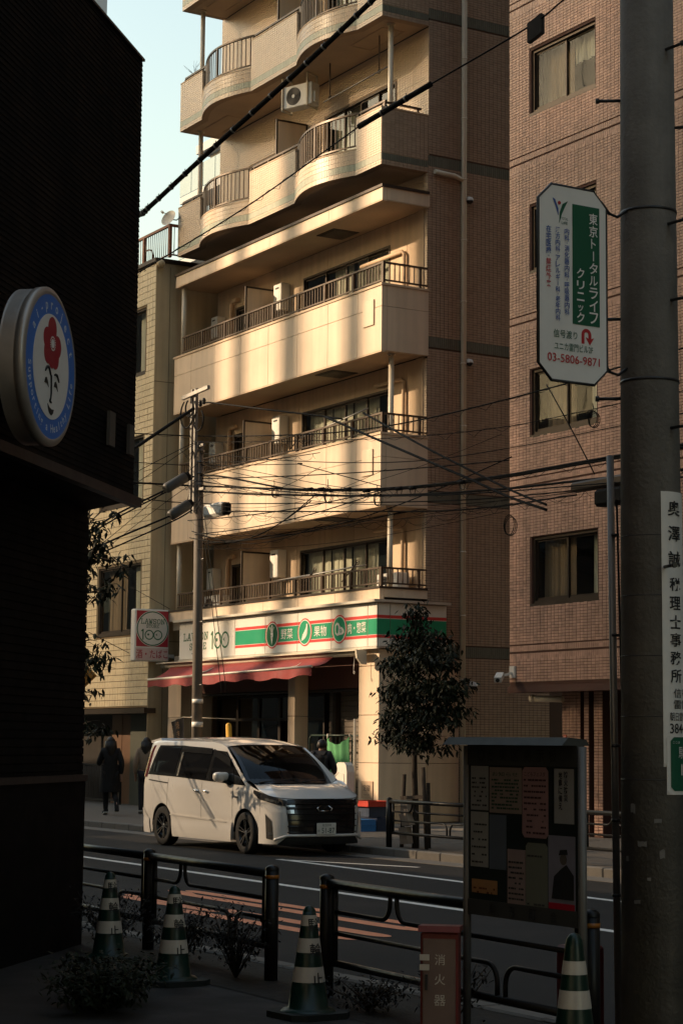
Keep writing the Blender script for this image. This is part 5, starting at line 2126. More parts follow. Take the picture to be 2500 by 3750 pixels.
column(cs, '東京トータルライフ', 6.492, 4.44, .062, M['clinic_white'], step=.0675)
column(cs, 'クリニック', 6.405, 4.13, .055, M['clinic_white'], step=.063)
column(cs, '内科・消化器内科・呼吸器内科', 6.315, 4.335, .034, M['clinic_blue'], step=.0362)
column(cs, '漢方内科・アレルギー科・老年内科', 6.255, 4.335, .032, M['clinic_blue'], step=.0338)
column(cs, '在宅医療・', 6.195, 4.335, .036, M['clinic_blue'], step=.0385)
column(cs, '禁煙外来', 6.195, 4.160, .036, M['clinic_red'], step=.0395)
lettering(cs, '信号渡り', (SXX, 6.305, 3.762), EY, EZ, M['clinic_green'], .044, .155, .003)
lettering(cs, 'ユニカ雷門ビル2F', (SXX, 6.36, 3.695), EY, EZ, M['clinic_green'], .042, .255, .002)
lettering(cs, '03-5806-9871', (SXX, 6.36, 3.632), EY, EZ, M['clinic_red'], .045, .345, .006)
flat_shape(cs, [(6.225, 4.49), (6.24, 4.485), (6.262, 4.435), (6.262, 4.40), (6.248, 4.44)], (SXX, 0, 0), EY, EZ, M['clinic_blue'], 'emblem', .003)
flat_shape(cs, [(6.268, 4.36), (6.272, 4.42), (6.29, 4.465), (6.325, 4.485), (6.305, 4.45), (6.285, 4.41)], (SXX, 0, 0), EY, EZ, M['clinic_green'], 'emblem', .003)
flat_shape(cs, disc(6.268, 4.468, .010, 14), (SXX, 0, 0), EY, EZ, M['clinic_red'], 'emblem', .004)
lettering(cs, 'TOTAL', (SXX, 6.302, 4.385), EY, EZ, M['clinic_green'], .014, .046, .002)
lettering(cs, 'LIFE', (SXX, 6.302, 4.362), EY, EZ, M['clinic_green'], .014, .040, .002)
arc = [(6.445 + .032 * math.cos(a), 3.775 + .032 * math.sin(a)) for a in [math.pi * i / 10 for i in range(11)]]
arc2 = [(6.445 + .014 * math.cos(a), 3.775 + .014 * math.sin(a)) for a in [math.pi * i / 10 for i in range(10, -1, -1)]]
flat_shape(cs, [(6.459, 3.775), (6.459, 3.755), (6.44, 3.762), (6.468, 3.72), (6.496, 3.762), (6.477, 3.755)] + arc + [(6.413, 3.725), (6.431, 3.725)] + arc2[:-1], (SXX, 0, 0), EY, EZ, M['clinic_red'], 'arrow', .003)

# plates bent round the pole
M['steel_sign'] = pm('curved_plate_white', (0.82, 0.79, 0.74), 0.4, 0.05, 8, streak=0.08)
PHI0 = math.atan2(-NP.y, -NP.x)


def on_pole(deg, z, lift=0.0):
    a = PHI0 + R(deg)
    r = prad(z) + lift
    return NP + Vector((math.cos(a) * r, math.sin(a) * r, z))


def pole_plate(parent, d0, d1, z0, z1, mat, name, lift=.006, corner=.02):
    b = MB()
    n = 18
    vs, fs = [], []
    for i in range(n + 1):
        d = d0 + (d1 - d0) * i / n
        e = min(i, n - i) / n * (d1 - d0) * .003
        k = corner - min(corner, e) if e < corner else 0
        for z in (z0 + k, z1 - k):
            vs.append(on_pole(d, z, lift))
    fs = [(2 * i, 2 * i + 2, 2 * i + 3, 2 * i + 1) for i in range(n)]
    b.add(vs, fs, 0, True)
    nb_ = len(vs)
    vs2 = []
    for i in range(n + 1):
        d = d0 + (d1 - d0) * i / n
        for z in (z0, z1):
            vs2.append(on_pole(d, z, lift - .004))
    b.add(vs2, [f[::-1] for f in fs], 0, True)
    return b.build(name, mat, parent)


def wrap_text(parent, body, deg, z, h, w, mat, bold=.004, lift=.010):
    me = text_mesh(body, 1.0, bold)
    xs = [v.co.x for v in me.vertices]
    ys = [v.co.y for v in me.vertices]
    if not xs:
        return
    cx, cy, ww, hh = (max(xs) + min(xs)) / 2, (max(ys) + min(ys)) / 2, max(xs) - min(xs), max(ys) - min(ys)
    for v in me.vertices:
        dx = (v.co.x - cx) / ww * w
        zz = z + (v.co.y - cy) / hh * h
        v.co = on_pole(deg + math.degrees(dx / prad(zz)), zz, lift)
    me.materials.clear()
    me.materials.append(mat)
    place('lettering', me, parent)


tx = thing('tax_office_sign', 'tall white plate with black brush lettering bent round the concrete pole', 'sign', tuple(on_pole(46, 1.55)))
pole_plate(tx, 19, 92, 1.50, 2.955, M['steel_sign'], 'plate')
z = 2.865
for ch, st in zip('奥澤誠税理士事務所', (.135, .135, .135, .10, .10, .095, .095, .095, .095)):
    wrap_text(tx, ch, 47, z, .082 if st > .12 else .072, .088 if st > .12 else .078, M['ink'], .016)
    z -= st
wrap_text(tx, '信号', 60, 1.885, .048, .12, M['ink'], .006)
wrap_text(tx, '雷門', 60, 1.825, .046, .12, M['ink'], .006)
wrap_text(tx, '朝日雷門マ', 57, 1.762, .046, .15, M['ink'], .004)
wrap_text(tx, '3844-', 54, 1.70, .052, .135, M['ink'], .008)
ad = thing('address_sign', 'dark address plate with white edge below the tax office plate', 'sign', tuple(on_pole(46, 1.3)))
pole_plate(ad, 24, 92, 1.355, 1.67, M['steel_sign'], 'plate', .010)
pole_plate(ad, 31, 92, 1.375, 1.655, M['clinic_green'], 'field', .013)
wrap_text(ad, 'ここは', 42, 1.628, .012, .045, M['steel_sign'], .0, .017)
wrap_text(ad, '駒', 57, 1.575, .062, .062, M['steel_sign'], .0, .017)
wrap_text(ad, '1-', 62, 1.485, .058, .055, M['steel_sign'], .0, .017)
# riser pipe beside the pole, red box behind it
rp = thing('riser_pipe', 'slim grey cable riser pipe leaning beside the concrete pole', 'pipe', (-8.60, 6.9, .05))
b = MB()
b.cyl((-8.585, 6.88, .05), (-8.605, 6.86, 3.20), .020, n=12)
b.build('pipe', M['steel'], rp)
for z in (2.75, 2.2, 1.6, 1.2, .8):
    b = MB()
    b.cyl((-8.59, 6.875, z), (-8.59, 6.875, z + .015), .026, n=10)
    b.build('clamp', M['black_metal'], rp)
b = MB()
b.tube([(-8.55, 6.86, 2.95), (-8.53, 6.87, 1.9), (-8.53, 6.88, .3)], .006, 6)
b.build('ground_wire', M['rubber'], rp)
M['dark_red'] = pm('dark_red_paint', (0.11, 0.012, 0.012), 0.5, 0.15, 8)
rbx = thing('red_bollard_box', 'dark red metal box standing left of the concrete pole foot', 'box', (-8.72, 6.72, .05))
b = MB()
b.cbox(-8.80, -8.62, 6.62, 6.82, .05, .54, .015)
b.build('case', M['dark_red'], rbx)
# ================================================================== white van
M['van_paint'] = pm('pearl_white_paint', (0.70, 0.68, 0.645), 0.22, 0.02, 2, spec=0.5, coat=1.0)
M['van_glass'] = pm('tinted_glass', (0.006, 0.006, 0.007), 0.04, 0.1, 3, spec=0.6)
M['van_black'] = pm('gloss_black_trim', (0.008, 0.008, 0.009), 0.16, 0.1, 6, spec=0.55)
M['van_matt'] = pm('matt_black_plastic', (0.012, 0.012, 0.012), 0.7, 0.2, 8)
M['chrome'] = pm('chrome', (0.72, 0.70, 0.66), 0.22, 0.05, 5, metal=1.0)
M['tyre'] = pm('tyre_rubber', (0.012, 0.012, 0.012), 0.8, 0.2, 14)
M['lamp'] = pm('headlamp_lens', (0.03, 0.03, 0.032), 0.05, 0.2, 30, spec=0.8, coat=1.0)
M['lamp_silver'] = pm('lamp_reflector', (0.55, 0.55, 0.53), 0.15, 0.1, 20, metal=0.9)
M['tail'] = pm('tail_lamp_red', (0.10, 0.008, 0.012), 0.1, 0.1, 10, spec=0.7)
M['plate'] = pm('number_plate', (0.68, 0.67, 0.62), 0.4, 0.03, 10)
M['plate_green'] = pm('plate_dark_green', (0.012, 0.05, 0.03), 0.4, 0.05, 10)
M['windscreen'] = glass_mat('windscreen_glass', (0.25, 0.26, 0.25), 0.03, 0.45)

van = thing('van', 'white minivan with black grille parked at the kerb by the shop', 'van', (0, 0, 0))


def lerp_tab(tab, x):
    if x <= tab[0][0]:
        return tab[0][1]
    for (a, p), (b, q) in zip(tab, tab[1:]):
        if x <= b:
            return p + (q - p) * (x - a) / (b - a)
    return tab[-1][1]


AX = 1.34
WR = .305
Wz = [(.12, .770), (.2, .788), (.35, .80), (.55, .813), (.8, .816), (.98, .808), (1.06, .795), (1.3, .745), (1.52, .69), (1.60, .655), (1.66, .60)]


def sw(x, z):
    w = lerp_tab(Wz, z)
    if x < -1.6:
        w *= 1 - .07 * ((-1.6 - x) / .55) ** 2
    if x > 1.0:
        w -= .03 * ((x - 1.0) / .75) ** 2
    # soft shoulder and lower feature line
    w += .006 * math.exp(-((z - .90) / .03) ** 2) - .008 * math.exp(-((z - .43) / .06) ** 2)
    return w


def SP(x, z, side=-1, off=0.0):
    e = .004
    w = sw(x, z)
    nx = -(sw(x + e, z) - sw(x - e, z)) / (2 * e)
    nz = -(sw(x, z + e) - sw(x, z - e)) / (2 * e)
    n = Vector((nx, 1, nz)).normalized()
    return Vector((x + n.x * off, side * (w + n.y * off), z + n.z * off))


def ztop(x):
    return lerp_tab([(-2.13, 1.50), (-2.05, 1.62), (-1.8, 1.635), (0.0, 1.62), (.35, 1.59), (.55, 1.54), (.9, 1.34), (1.20, 1.15), (1.42, 1.015), (1.55, .97), (1.75, .915)], x)


def zbot(x):
    z = .20 if -1.9 < x < 1.6 else .22
    for ax in (-AX, AX):
        d = abs(x - ax)
        if d < .355:
            z = max(z, .305 + math.sqrt(max(0, .355 ** 2 - d * d)))
    return z


def grid(mb, P, nu, nv, flip=False, mi=0, close=False):
    b = [[P(i / nu, j / nv) for j in range(nv + 1)] for i in range(nu + 1)]
    vs = [p for r in b for p in r]
    fs = []
    for i in range(nu):
        for j in range(nv):
            q = (i * (nv + 1) + j, (i + 1) * (nv + 1) + j, (i + 1) * (nv + 1) + j + 1, i * (nv + 1) + j + 1)
            fs.append(q[::-1] if flip else q)
    mb.add(vs, fs, mi, True)


RZ = [(-2.10, 1.615), (-1.9, 1.66), (-1.2, 1.695), (-.3, 1.70), (.2, 1.675), (.5, 1.615), (.62, 1.575)]


def header_x(t):
    return .62 - .10 * t * t


def ROOF(u, v):
    t = 2 * v - 1
    xe = header_x(t)
    x = -2.10 - .03 * (1 - t * t) + (xe + 2.10) * u
    yt = sw(min(x, .5), ztop(min(x, .5))) * t
    zc = lerp_tab(RZ, x if x < .5 else .5 + (x - .5))
    ze = ztop(min(x, .52))
    return Vector((x, yt, ze + (zc - ze) * (1 - abs(t) ** 2.6)))


def FC(s, z, off=0.0, raw=False):
    """front fascia: s -1..1 round the nose, height z"""
    def f(s, z):
        th = s * math.pi / 2
        p = 2.9
        y = .782 * math.copysign(abs(math.sin(th)) ** (2 / p), th)
        lean = lerp_tab([(.12, -.05), (.2, 0), (.45, .015), (.62, .0), (.78, -.05), (.92, -.13)], z)
        x = 1.72 + (.53 + lean) * abs(math.cos(th)) ** (2 / p)
        return Vector((x, y * (1 - .012 * max(0, z - .6)), z))
    p = f(s, z)
    if off:
        e = .01
        s2 = max(-.999, min(.999, s))
        a = f(s2 + e, z) - f(s2 - e, z)
        b = f(s2, z + e) - f(s2, z - e)
        n = a.cross(b).normalized()
        if n.dot(Vector((1, 0, 0)) + Vector((0, p.y, 0))) < 0:
            n = -n
        p = p + n * off
    return p


def fz_top(s):
    return .805 + .11 * abs(s) ** 3


def BASE(t):
    return Vector((1.50 - .24 * t * t, .735 * t, 1.015 - .012 * abs(t)))


def HOOD(u, v):
    t = 2 * v - 1
    a = BASE(t)
    if abs(t) > .93:
        k = (abs(t) - .93) / .07
        edge = SP(1.30, ztop(1.30) - .02, math.copysign(1, t))
        a = a.lerp(edge, k)
    b = FC(t, fz_top(t))
    p = a.lerp(b, u)
    p.z += .075 * math.sin(math.pi * min(1, u * .95)) * (1 - .35 * t * t) + .018 * math.sin(math.pi * u) * (math.exp(-((abs(t) - .62) / .10) ** 2))
    return p


def REAR(u, v):
    t = 2 * u - 1
    z = .22 + (1.60 - .22) * v
    x = lerp_tab([(.22, -2.10), (.32, -2.14), (.6, -2.135), (.66, -2.10), (1.1, -2.08), (1.45, -2.02), (1.6, -1.98)], z)
    w = sw(-2.05, z)
    return Vector((x + .10 * abs(t) ** 4, w * t, z))


bd = MB()
for side, fl in ((-1, False), (1, True)):
    xs = [-2.06 + (1.75 + 2.06) * i / 150 for i in range(151)]

    def SIDE(u, v, side=side):
        x = -2.06 + 3.81 * u
        z0, z1 = zbot(x), ztop(x)
        return SP(x, z0 + (z1 - z0) * v, side)
    grid(bd, SIDE, 150, 22, fl)
    # turned-in lip at the bottom edge and arches
    def LIP(u, v, side=side):
        x = -2.06 + 3.81 * u
        p = SP(x, zbot(x), side)
        p.y -= side * .06 * v
        return p
    grid(bd, LIP, 150, 1, not fl)
    # A pillar strip between side and windscreen
    def PIL(u, v, side=side):
        x = .5 + .8 * u
        a = SP(x, ztop(x), side)
        tt = side
        b = Vector((header_x(1), .64 * side, 1.535)).lerp(BASE(tt), u)
        return a.lerp(b, v)
    grid(bd, PIL, 14, 3, fl)
grid(bd, ROOF, 40, 24, True)
grid(bd, HOOD, 16, 40, True)
grid(bd, lambda u, v: FC(-1 + 2 * u, .17 + (fz_top(-1 + 2 * u) - .17) * v), 60, 20)
grid(bd, REAR, 24, 20, True)
bd.build('body', M['van_paint'], van, local=True)


def side_patch(name, quad, mat, parent, off=.004, nu=14, nv=8, side=-1):
    """quad: (x,z) bottom-rear, bottom-front, top-front, top-rear"""
    mb = MB()
    A, B, C_, D = [Vector((*q, 0)) for q in quad]

    def P(u, v):
        p = A.lerp(B, u).lerp(D.lerp(C_, u), v)
        return SP(p.x, p.y, side, off)
    grid(mb, P, nu, nv, side > 0)
    return mb.build(name, mat, parent, local=True)


def fasc_patch(name, quad, mat, parent, off=.004, nu=14, nv=6):
    """quad: (s,z) corners, as seen going round the nose"""
    mb = MB()
    A, B, C_, D = [Vector((*q, 0)) for q in quad]

    def P(u, v):
        p = A.lerp(B, u).lerp(D.lerp(C_, u), v)
        return FC(p.x, p.y, off)
    grid(mb, P, nu, nv)
    return mb.build(name, mat, parent, local=True)


for side in (-1, 1):
    band_ = [((-1.93, 1.10), (-.90, 1.075), (-.86, 1.56), (-1.70, 1.56)), ((-.90, 1.075), (1.36, .985), (.60, 1.475), (-.86, 1.56))]
    for q in band_:
        side_patch('window_surround', q, M['van_black'], van, .004, 30, 10, side)
    side_patch('quarter_window', ((-1.80, 1.15), (-.98, 1.125), (-.93, 1.535), (-1.62, 1.535)), M['van_glass'], van, .008, 16, 8, side)
    side_patch('sliding_door_window', ((-.80, 1.10), (.08, 1.035), (.16, 1.485), (-.76, 1.52)), M['van_glass'], van, .008, 16, 8, side)
    side_patch('front_door_window', ((.22, 1.03), (1.02, 1.00), (.86, 1.32), (.26, 1.475)), M['van_glass'], van, .008, 14, 8, side)
    side_patch('quarter_light', ((1.06, 1.0), (1.33, .99), (.95, 1.25), (.92, 1.27)), M['van_glass'], van, .008, 8, 6, side)
    side_patch('pillar_trim', ((-.885, 1.09), (-.83, 1.09), (-.79, 1.52), (-.84, 1.53)), M['chrome'] if side < 0 else M['van_black'], van, .010, 2, 8, side)
    # weather shields over the door windows
    for q in (((-.84, 1.455), (.17, 1.425), (.18, 1.515), (-.83, 1.545)), ((.20, 1.425), (.86, 1.245), (.78, 1.375), (.22, 1.51))):
        side_patch('door_visor', q, M['van_black'], van, .030, 16, 3, side)
    # seams between the doors
    for q in (((-1.175, .52), (-1.169, .52), (-1.139, 1.05), (-1.145, 1.05)), ((-.033, .215), (-.027, .215), (.0, 1.02), (-.006, 1.02)), ((.967, .42), (.973, .42), (.993, .985), (.987, .985))):
        side_patch('door_seam', q, M['van_matt'], van, .0025, 1, 14, side)
    side_patch('slide_rail', ((-1.86, 1.005), (-1.15, .965), (-1.15, .985), (-1.87, 1.025)), M['van_matt'], van, .003, 8, 1, side)
    # skirt along the sill, and its crease
    side_patch('sill_skirt', ((-.97, .165), (.93, .165), (.98, .46), (-1.00, .50)), M['van_paint'], van, .026, 40, 8, side)
    side_patch('sill_crease', ((-1.00, .490), (.80, .438), (.84, .462), (-1.00, .508)), M['van_paint'], van, .036, 20, 1, side)
    side_patch('rear_skirt', ((-2.05, .185), (-1.76, .185), (-1.80, .40), (-2.05, .58)), M['van_paint'], van, .016, 8, 8, side)
    # door handles
    for x in (-.15, .15):
        h = MB()
        for k in range(9):
            pass
        pts = [SP(x - .075 + .15 * k / 8, .895 - .02 * k / 8, side, .012 + .022 * math.sin(math.pi * k / 8)) for k in range(9)]
        h.tube(pts, [.010, .014, .016, .017, .017, .017, .016, .014, .010], 8)
        hd = h.build('door_handle', M['chrome'], van, local=True)
        side_patch('handle_recess', ((x - .06, .86), (x + .06, .855), (x + .06, .925), (x - .06, .93)), M['van_paint'], van, -.0 + .002, 6, 4, side)
    # mirror: shell and stalk
    m_ = MB()
    c_ = SP(.78, 1.075, side, .12)
    vs = []
    nU, nV = 14, 10
    for i in range(nU + 1):
        for j in range(nV + 1):
            a, b_ = 2 * math.pi * i / nU, math.pi * j / nV - math.pi / 2
            cx, cy, cz = math.cos(b_) * math.cos(a), math.cos(b_) * math.sin(a), math.sin(b_)
            px = .085 * math.copysign(abs(cx) ** .8, cx)
            py = .125 * math.copysign(abs(cy) ** .75, cy)
            pz = .075 * math.copysign(abs(cz) ** .7, cz) + .015 * abs(cy)
            vs.append(c_ + Vector((px + .02 * cz, py, pz)))
    fs = [(i * (nV + 1) + j, (i + 1) * (nV + 1) + j, (i + 1) * (nV + 1) + j + 1, i * (nV + 1) + j + 1) for i in range(nU) for j in range(nV)]
    m_.add(vs, fs, 0, True)
    mr_ = m_.build('mirror', M['van_paint'], van, local=True)
    k_ = MB()
    k_.bar(c_ + Vector((.02, -side * .05, -.06)), SP(.92, 1.0, side), .05, .035)
    k_.bar(c_ + Vector((-.02, side * .05, -.055)), c_ + Vector((.04, -side * .1, -.055)), .09, .02)
    k_.build('mirror_stalk', M['van_black'], van, local=True)
    # tail lamp at the rear corner, with ribs
    t_ = MB()
    grid(t_, lambda u, v, side=side: Vector((lerp_tab([(1.06, -2.115), (1.45, -2.06), (1.6, -2.0)], 1.06 + .50 * v) + .16 * u - .02 * math.sin(math.pi * u), side * (sw(-2.0, 1.06 + .5 * v) + .015 - .03 * (1 - u) ** 2), 1.06 + .5 * v)), 6, 10, side > 0)
    tl_ = t_.build('tail_lamp', M['tail'], van, local=True)
    for z in (1.12, 1.20, 1.28, 1.36, 1.44, 1.52):
        r_ = MB()
        xx = lerp_tab([(1.06, -2.115), (1.45, -2.06), (1.6, -2.0)], z)
        r_.bar((xx - .012, side * (sw(-2.0, z) - .012), z), (xx + .11, side * (sw(-2.0, z) + .019), z), .006, .012)
        r_.build('lamp_rib', M['chrome'], tl_, local=True)
    # headlamp wrapping the corner
    s_ = side
    hl = fasc_patch('headlamp', ((s_ * .985, .80), (s_ * .42, .705), (s_ * .40, .785), (s_ * .985, .905)) if s_ < 0 else ((s_ * .42, .705), (s_ * .985, .80), (s_ * .985, .905), (s_ * .40, .785)), M['lamp'], van, .012, 18, 5)
    side_patch('headlamp_return', ((1.60, .885), (1.755, .795), (1.755, .905), (1.60, .93)), M['lamp'], van, .012, 6, 4, side)
    for sc_, zc_, w_ in ((.80, .80, .05), (.70, .785, .05), (.60, .77, .045)):
        q = ((s_ * (sc_ + w_), zc_ - .015), (s_ * (sc_ - w_), zc_ - .022), (s_ * (sc_ - w_), zc_ + .012), (s_ * (sc_ + w_), zc_ + .02))
        if s_ > 0:
            q = (q[1], q[0], q[3], q[2])
        fasc_patch('lamp_unit', q, M['lamp_silver'], hl, .016, 4, 2)
    # corner vent and the wing of the bumper
    q = ((s_ * .84, .25), (s_ * .67, .23), (s_ * .73, .50), (s_ * .87, .60))
    if s_ > 0:
        q = (q[1], q[0], q[3], q[2])
    fasc_patch('corner_vent', q, M['van_matt'], van, .008, 6, 6)
    q = ((s_ * .66, .20), (s_ * .44, .30), (s_ * .52, .62), (s_ * .70, .63))
    if s_ > 0:
        q = (q[1], q[0], q[3], q[2])
    fasc_patch('bumper_wing', q, M['van_paint'], van, .035, 8, 8)
    q = ((s_ * .79, .30), (s_ * .70, .30), (s_ * .70, .335), (s_ * .79, .335))
    if s_ > 0:
        q = (q[1], q[0], q[3], q[2])
    fasc_patch('fog_lamp', q, M['lamp_silver'], van, .012, 3, 2)
    side_patch('wing_badge', ((1.04, .805), (1.15, .80), (1.15, .828), (1.04, .833)), M['chrome'], van, .005, 3, 1, side)

# grille: black mask, bars, badge, plate
gr_ = fasc_patch('grille', ((-.40, .28), (.40, .28), (.45, .765), (-.45, .765)), M['van_black'], van, .010, 30, 12)
for z in (.345, .43, .515, .60, .675, .74):
    b = MB()
    b.tube([FC(-.43 + .86 * i / 20, z, .022) for i in range(21)], .009 if z < .7 else .012, 6)
    b.build('grille_bar', M['van_black'], gr_, local=True)
fasc_patch('hood_trim', ((-.42, .762), (.42, .762), (.41, .800), (-.41, .800)), M['van_black'], van, .014, 20, 2)
for z0, z1, s0, s1 in ((.70, .735, -.44, -.30), (.61, .66, -.44, -.32)):
    fasc_patch('grille_insert', ((s0, z0), (s1, z0), (s1, z1), (s0, z1)), M['lamp_silver'], gr_, .014, 6, 2)
e_ = MB()
for sx in (-1, 1):
    e_.tube([FC(sx * .018, .705, .03), FC(sx * .045, .67, .032), FC(sx * .03, .635, .03)], .011, 6)
e_.tube([FC(-.02, .635, .03), FC(.02, .635, .03)], .009, 6)
e_.build('badge', M['chrome'], van, local=True)
b = MB()
b.tube([FC(-.66 + 1.32 * i / 30, .25 + (.05 if abs(-.66 + 1.32 * i / 30) < .42 else .05 - .28 * (abs(-.66 + 1.32 * i / 30) - .42)), .03) for i in range(31)], .02, 8)
b.build('bumper_lip', M['van_paint'], van, local=True)
fasc_patch('lower_intake', ((-.60, .17), (.60, .17), (.44, .275), (-.44, .275)), M['van_matt'], van, .008, 20, 3)
pl = FC(0, .40, .05)
b = MB()
b.cbox(pl.x, pl.x + .012, -.16, .16, .315, .475, .004)
npl = b.build('number_plate', M['plate'], van, local=True)
VL = (0, 1, 0)
# windscreen, its dark border, wipers
def WS(u, v):
    t = 2 * u - 1
    a = BASE(t * .99) + Vector((-.015, 0, .012))
    bq = Vector((header_x(t) + .012, .645 * t, 1.575 - .04 * t * t))
    p = a.lerp(bq, v)
    p.x += .035 * math.sin(math.pi * v)
    p.z += .03 * math.sin(math.pi * v)
    return p


b = MB()
grid(b, WS, 20, 14, True)
b.build('windscreen', M['windscreen'], van, local=True)
b = MB()
for v0, v1 in ((0, .10),):
    grid(b, lambda u, v: WS(u, v0 + (v1 - v0) * v) + Vector((.004, 0, .004)), 20, 2, True)
grid(b, lambda u, v: WS(.035 * u, v) + Vector((.004, 0, .004)), 2, 12, True)
grid(b, lambda u, v: WS(.965 + .035 * u, v) + Vector((.004, 0, .004)), 2, 12, True)
b.build('windscreen_border', M['van_black'], van, local=True)
for y0, y1 in ((-.55, -.02), (.05, .58)):
    b = MB()
    b.tube([BASE(y0 / .7) + Vector((.0, 0, .03)), BASE(y1 / .7) + Vector((-.05, 0, .07))], .008, 6)
    b.build('wiper', M['van_matt'], van, local=True)
# cabin: floor, dash, seats
b = MB()
b.box(-1.95, 1.55, -.70, .70, .30, .36)
b.box(1.05, 1.45, -.66, .66, .36, .92)
b.box(-1.95, -1.90, -.62, .62, .36, 1.45)
b.build('cabin', M['van_matt'], van, local=True)
for y in (-.34, .34):
    b = MB()
    b.cbox(.0, .5, y - .24, y + .24, .36, .66, .04)
    b.cbox(-.12, .08, y - .22, y + .22, .62, 1.22, .05)
    b.cbox(-.10, .02, y - .12, y + .12, 1.22, 1.42, .04)
    b.build('seat', M['van_matt'], van, local=True)
# underside and arch linings
b = MB()
b.box(-2.0, 1.95, -.60, .60, .17, .30)
b.build('underbody', M['van_matt'], van, local=True)
for ax in (-AX, AX):
    for side in (-1, 1):
        b = MB()
        vs, fs = [], []
        for i in range(17):
            a = math.pi * i / 16
            for y in (.80, .52):
                vs.append((ax + .352 * math.cos(a), side * y, .305 + .352 * math.sin(a)))
        for i in range(16):
            fs.append((2 * i, 2 * i + 1, 2 * i + 3, 2 * i + 2))
        b.add(vs, fs)
        nv_ = len(vs)
        b.add([(ax + .352 * math.cos(math.pi * i / 16), side * .52, .305 + .352 * math.sin(math.pi * i / 16)) for i in range(17)] + [(ax, side * .52, .2)], [tuple(range(18))])
        b.build('arch_lining', M['van_matt'], van, local=True)
# roof spoiler over the tailgate
b = MB()
b.prism([(-2.18, 1.60), (-2.17, 1.635), (-1.85, 1.675), (-1.8, 1.63), (-2.05, 1.585)], (0, -.60, 0), (1, 0, 0), (0, 0, 1), (0, 1, 0), 1.2)
b.build('spoiler', M['van_paint'], van, local=True)
b = MB()
b.box(-2.09, -2.075, -.56, .56, 1.10, 1.50)
b.build('rear_window', M['van_glass'], van, local=True)

# wheels
tyre = MB()
prof = [(.20, -.085), (.27, -.095), (.296, -.088), (.305, -.06), (.305, .06), (.296, .088), (.27, .095), (.20, .085)]
n = 40
vs, fs = [], []
for r, y in prof:
    for k in range(n):
        a = 2 * math.pi * k / n
        vs.append((r * math.cos(a), y, r * math.sin(a)))
for i in range(len(prof) - 1):
    for k in range(n):
        fs.append((i * n + k, i * n + (k + 1) % n, (i + 1) * n + (k + 1) % n, (i + 1) * n + k))
tyre.add(vs, fs, 0, True)
tyre_me = tyre.mesh('tyre', M['tyre'])
rim = MB()
vs, fs = [], []
for r, y in ((.205, -.085), (.195, -.07), (.19, .05), (.0, .05)):
    for k in range(n):
        a = 2 * math.pi * k / n
        vs.append((r * math.cos(a), y, r * math.sin(a)))
for i in range(3):
    for k in range(n):
        fs.append((i * n + k, i * n + (k + 1) % n, (i + 1) * n + (k + 1) % n, (i + 1) * n + k))
rim.add(vs, fs, 0, True)
rim_me = rim.mesh('rim', M['van_black'])
spk = MB()
for dy in (-.022, .022):
    p0, p1 = Vector((.03, -.055, dy * .45)), Vector((.197, -.072, dy * 1.3))
    spk.bar(p0, p1, .016, .014, up=(0, 1, 0), mi=0)
spk_me = spk.mesh('spoke', M['van_black'])
edge = MB()
edge.bar((.035, -.068, .010), (.195, -.086, .030), .009, .005, up=(0, 1, 0))
edge_me = edge.mesh('spoke_edge', M['chrome'])
hub = MB().cyl((0, -.07, 0), (0, -.03, 0), .032, n=14).mesh('hub', M['chrome'])
YAWV = R(0.75)
for ax in (-AX, AX):
    for side in (-1, 1):
        w_ = bpy.data.objects.new('wheel', tyre_me)
        COL.objects.link(w_)
        w_.parent = van
        w_.location = (ax, side * .715, WR)
        steer = R(-3) if ax > 0 else 0
        w_.rotation_euler = (0, 0, (0 if side < 0 else math.pi) + steer)
        for me in (rim_me, hub):
            o = bpy.data.objects.new(me.name, me)
            COL.objects.link(o)
            o.parent = w_
        for k in range(5):
            for me in (spk_me, edge_me):
                o = bpy.data.objects.new(me.name, me)
                COL.objects.link(o)
                o.parent = w_
                o.rotation_euler = (0, R(72 * k + 20 * (1 + ax) + 8), 0)
            o = bpy.data.objects.new('spoke_edge', edge_me)
            COL.objects.link(o)
            o.parent = w_
            o.scale = (1, 1, -1)
            o.rotation_euler = (0, R(72 * k + 20 * (1 + ax) + 8), 0)
# plate lettering (flat print)
for body, y, z, h, w in (('51-87', .025, .368, .078, .215), ('足立330', .0, .445, .036, .15), ('ほ', -.130, .368, .03, .03)):
    o = lettering(None, body, (pl.x + .012, y, z), VL, EZ, M['plate_green'], h, w, .004, lift=.003)
    o.parent = npl
VAN_POS = (-27.33, 14.70, 0)
van.location = VAN_POS
van.rotation_euler = (0, 0, YAWV)
# ================================================================== round sign on the black building
M['disc_blue'] = pm('emblem_blue', (0.02, 0.17, 0.62), 0.35, 0.05, 8)
M['disc_white'] = pm('emblem_white', (0.82, 0.80, 0.77), 0.35, 0.05, 8)
M['disc_red'] = pm('emblem_red', (0.36, 0.012, 0.03), 0.4, 0.08, 8)
M['disc_rim'] = pm('ribbed_metal_rim', (0.42, 0.38, 0.34), 0.42, 0.15, 6, metal=0.55)
ds = thing('round_sign', 'round blue-ringed sign with a flower and face on the black wall', 'sign', tuple(BBP(-2.90, 0, 3.44)))
DC = BBP(-2.90, 0, 3.887)
DU, DV = -D0, Vector((0, 0, 1))
# the sign's face looks along N0; U must run so that U x V = N0
if DU.cross(DV).dot(N0) < 0:
    DU = -DU
DR = .445


def dpt(u, v, n):
    return DC + DU * u + DV * v + N0 * n


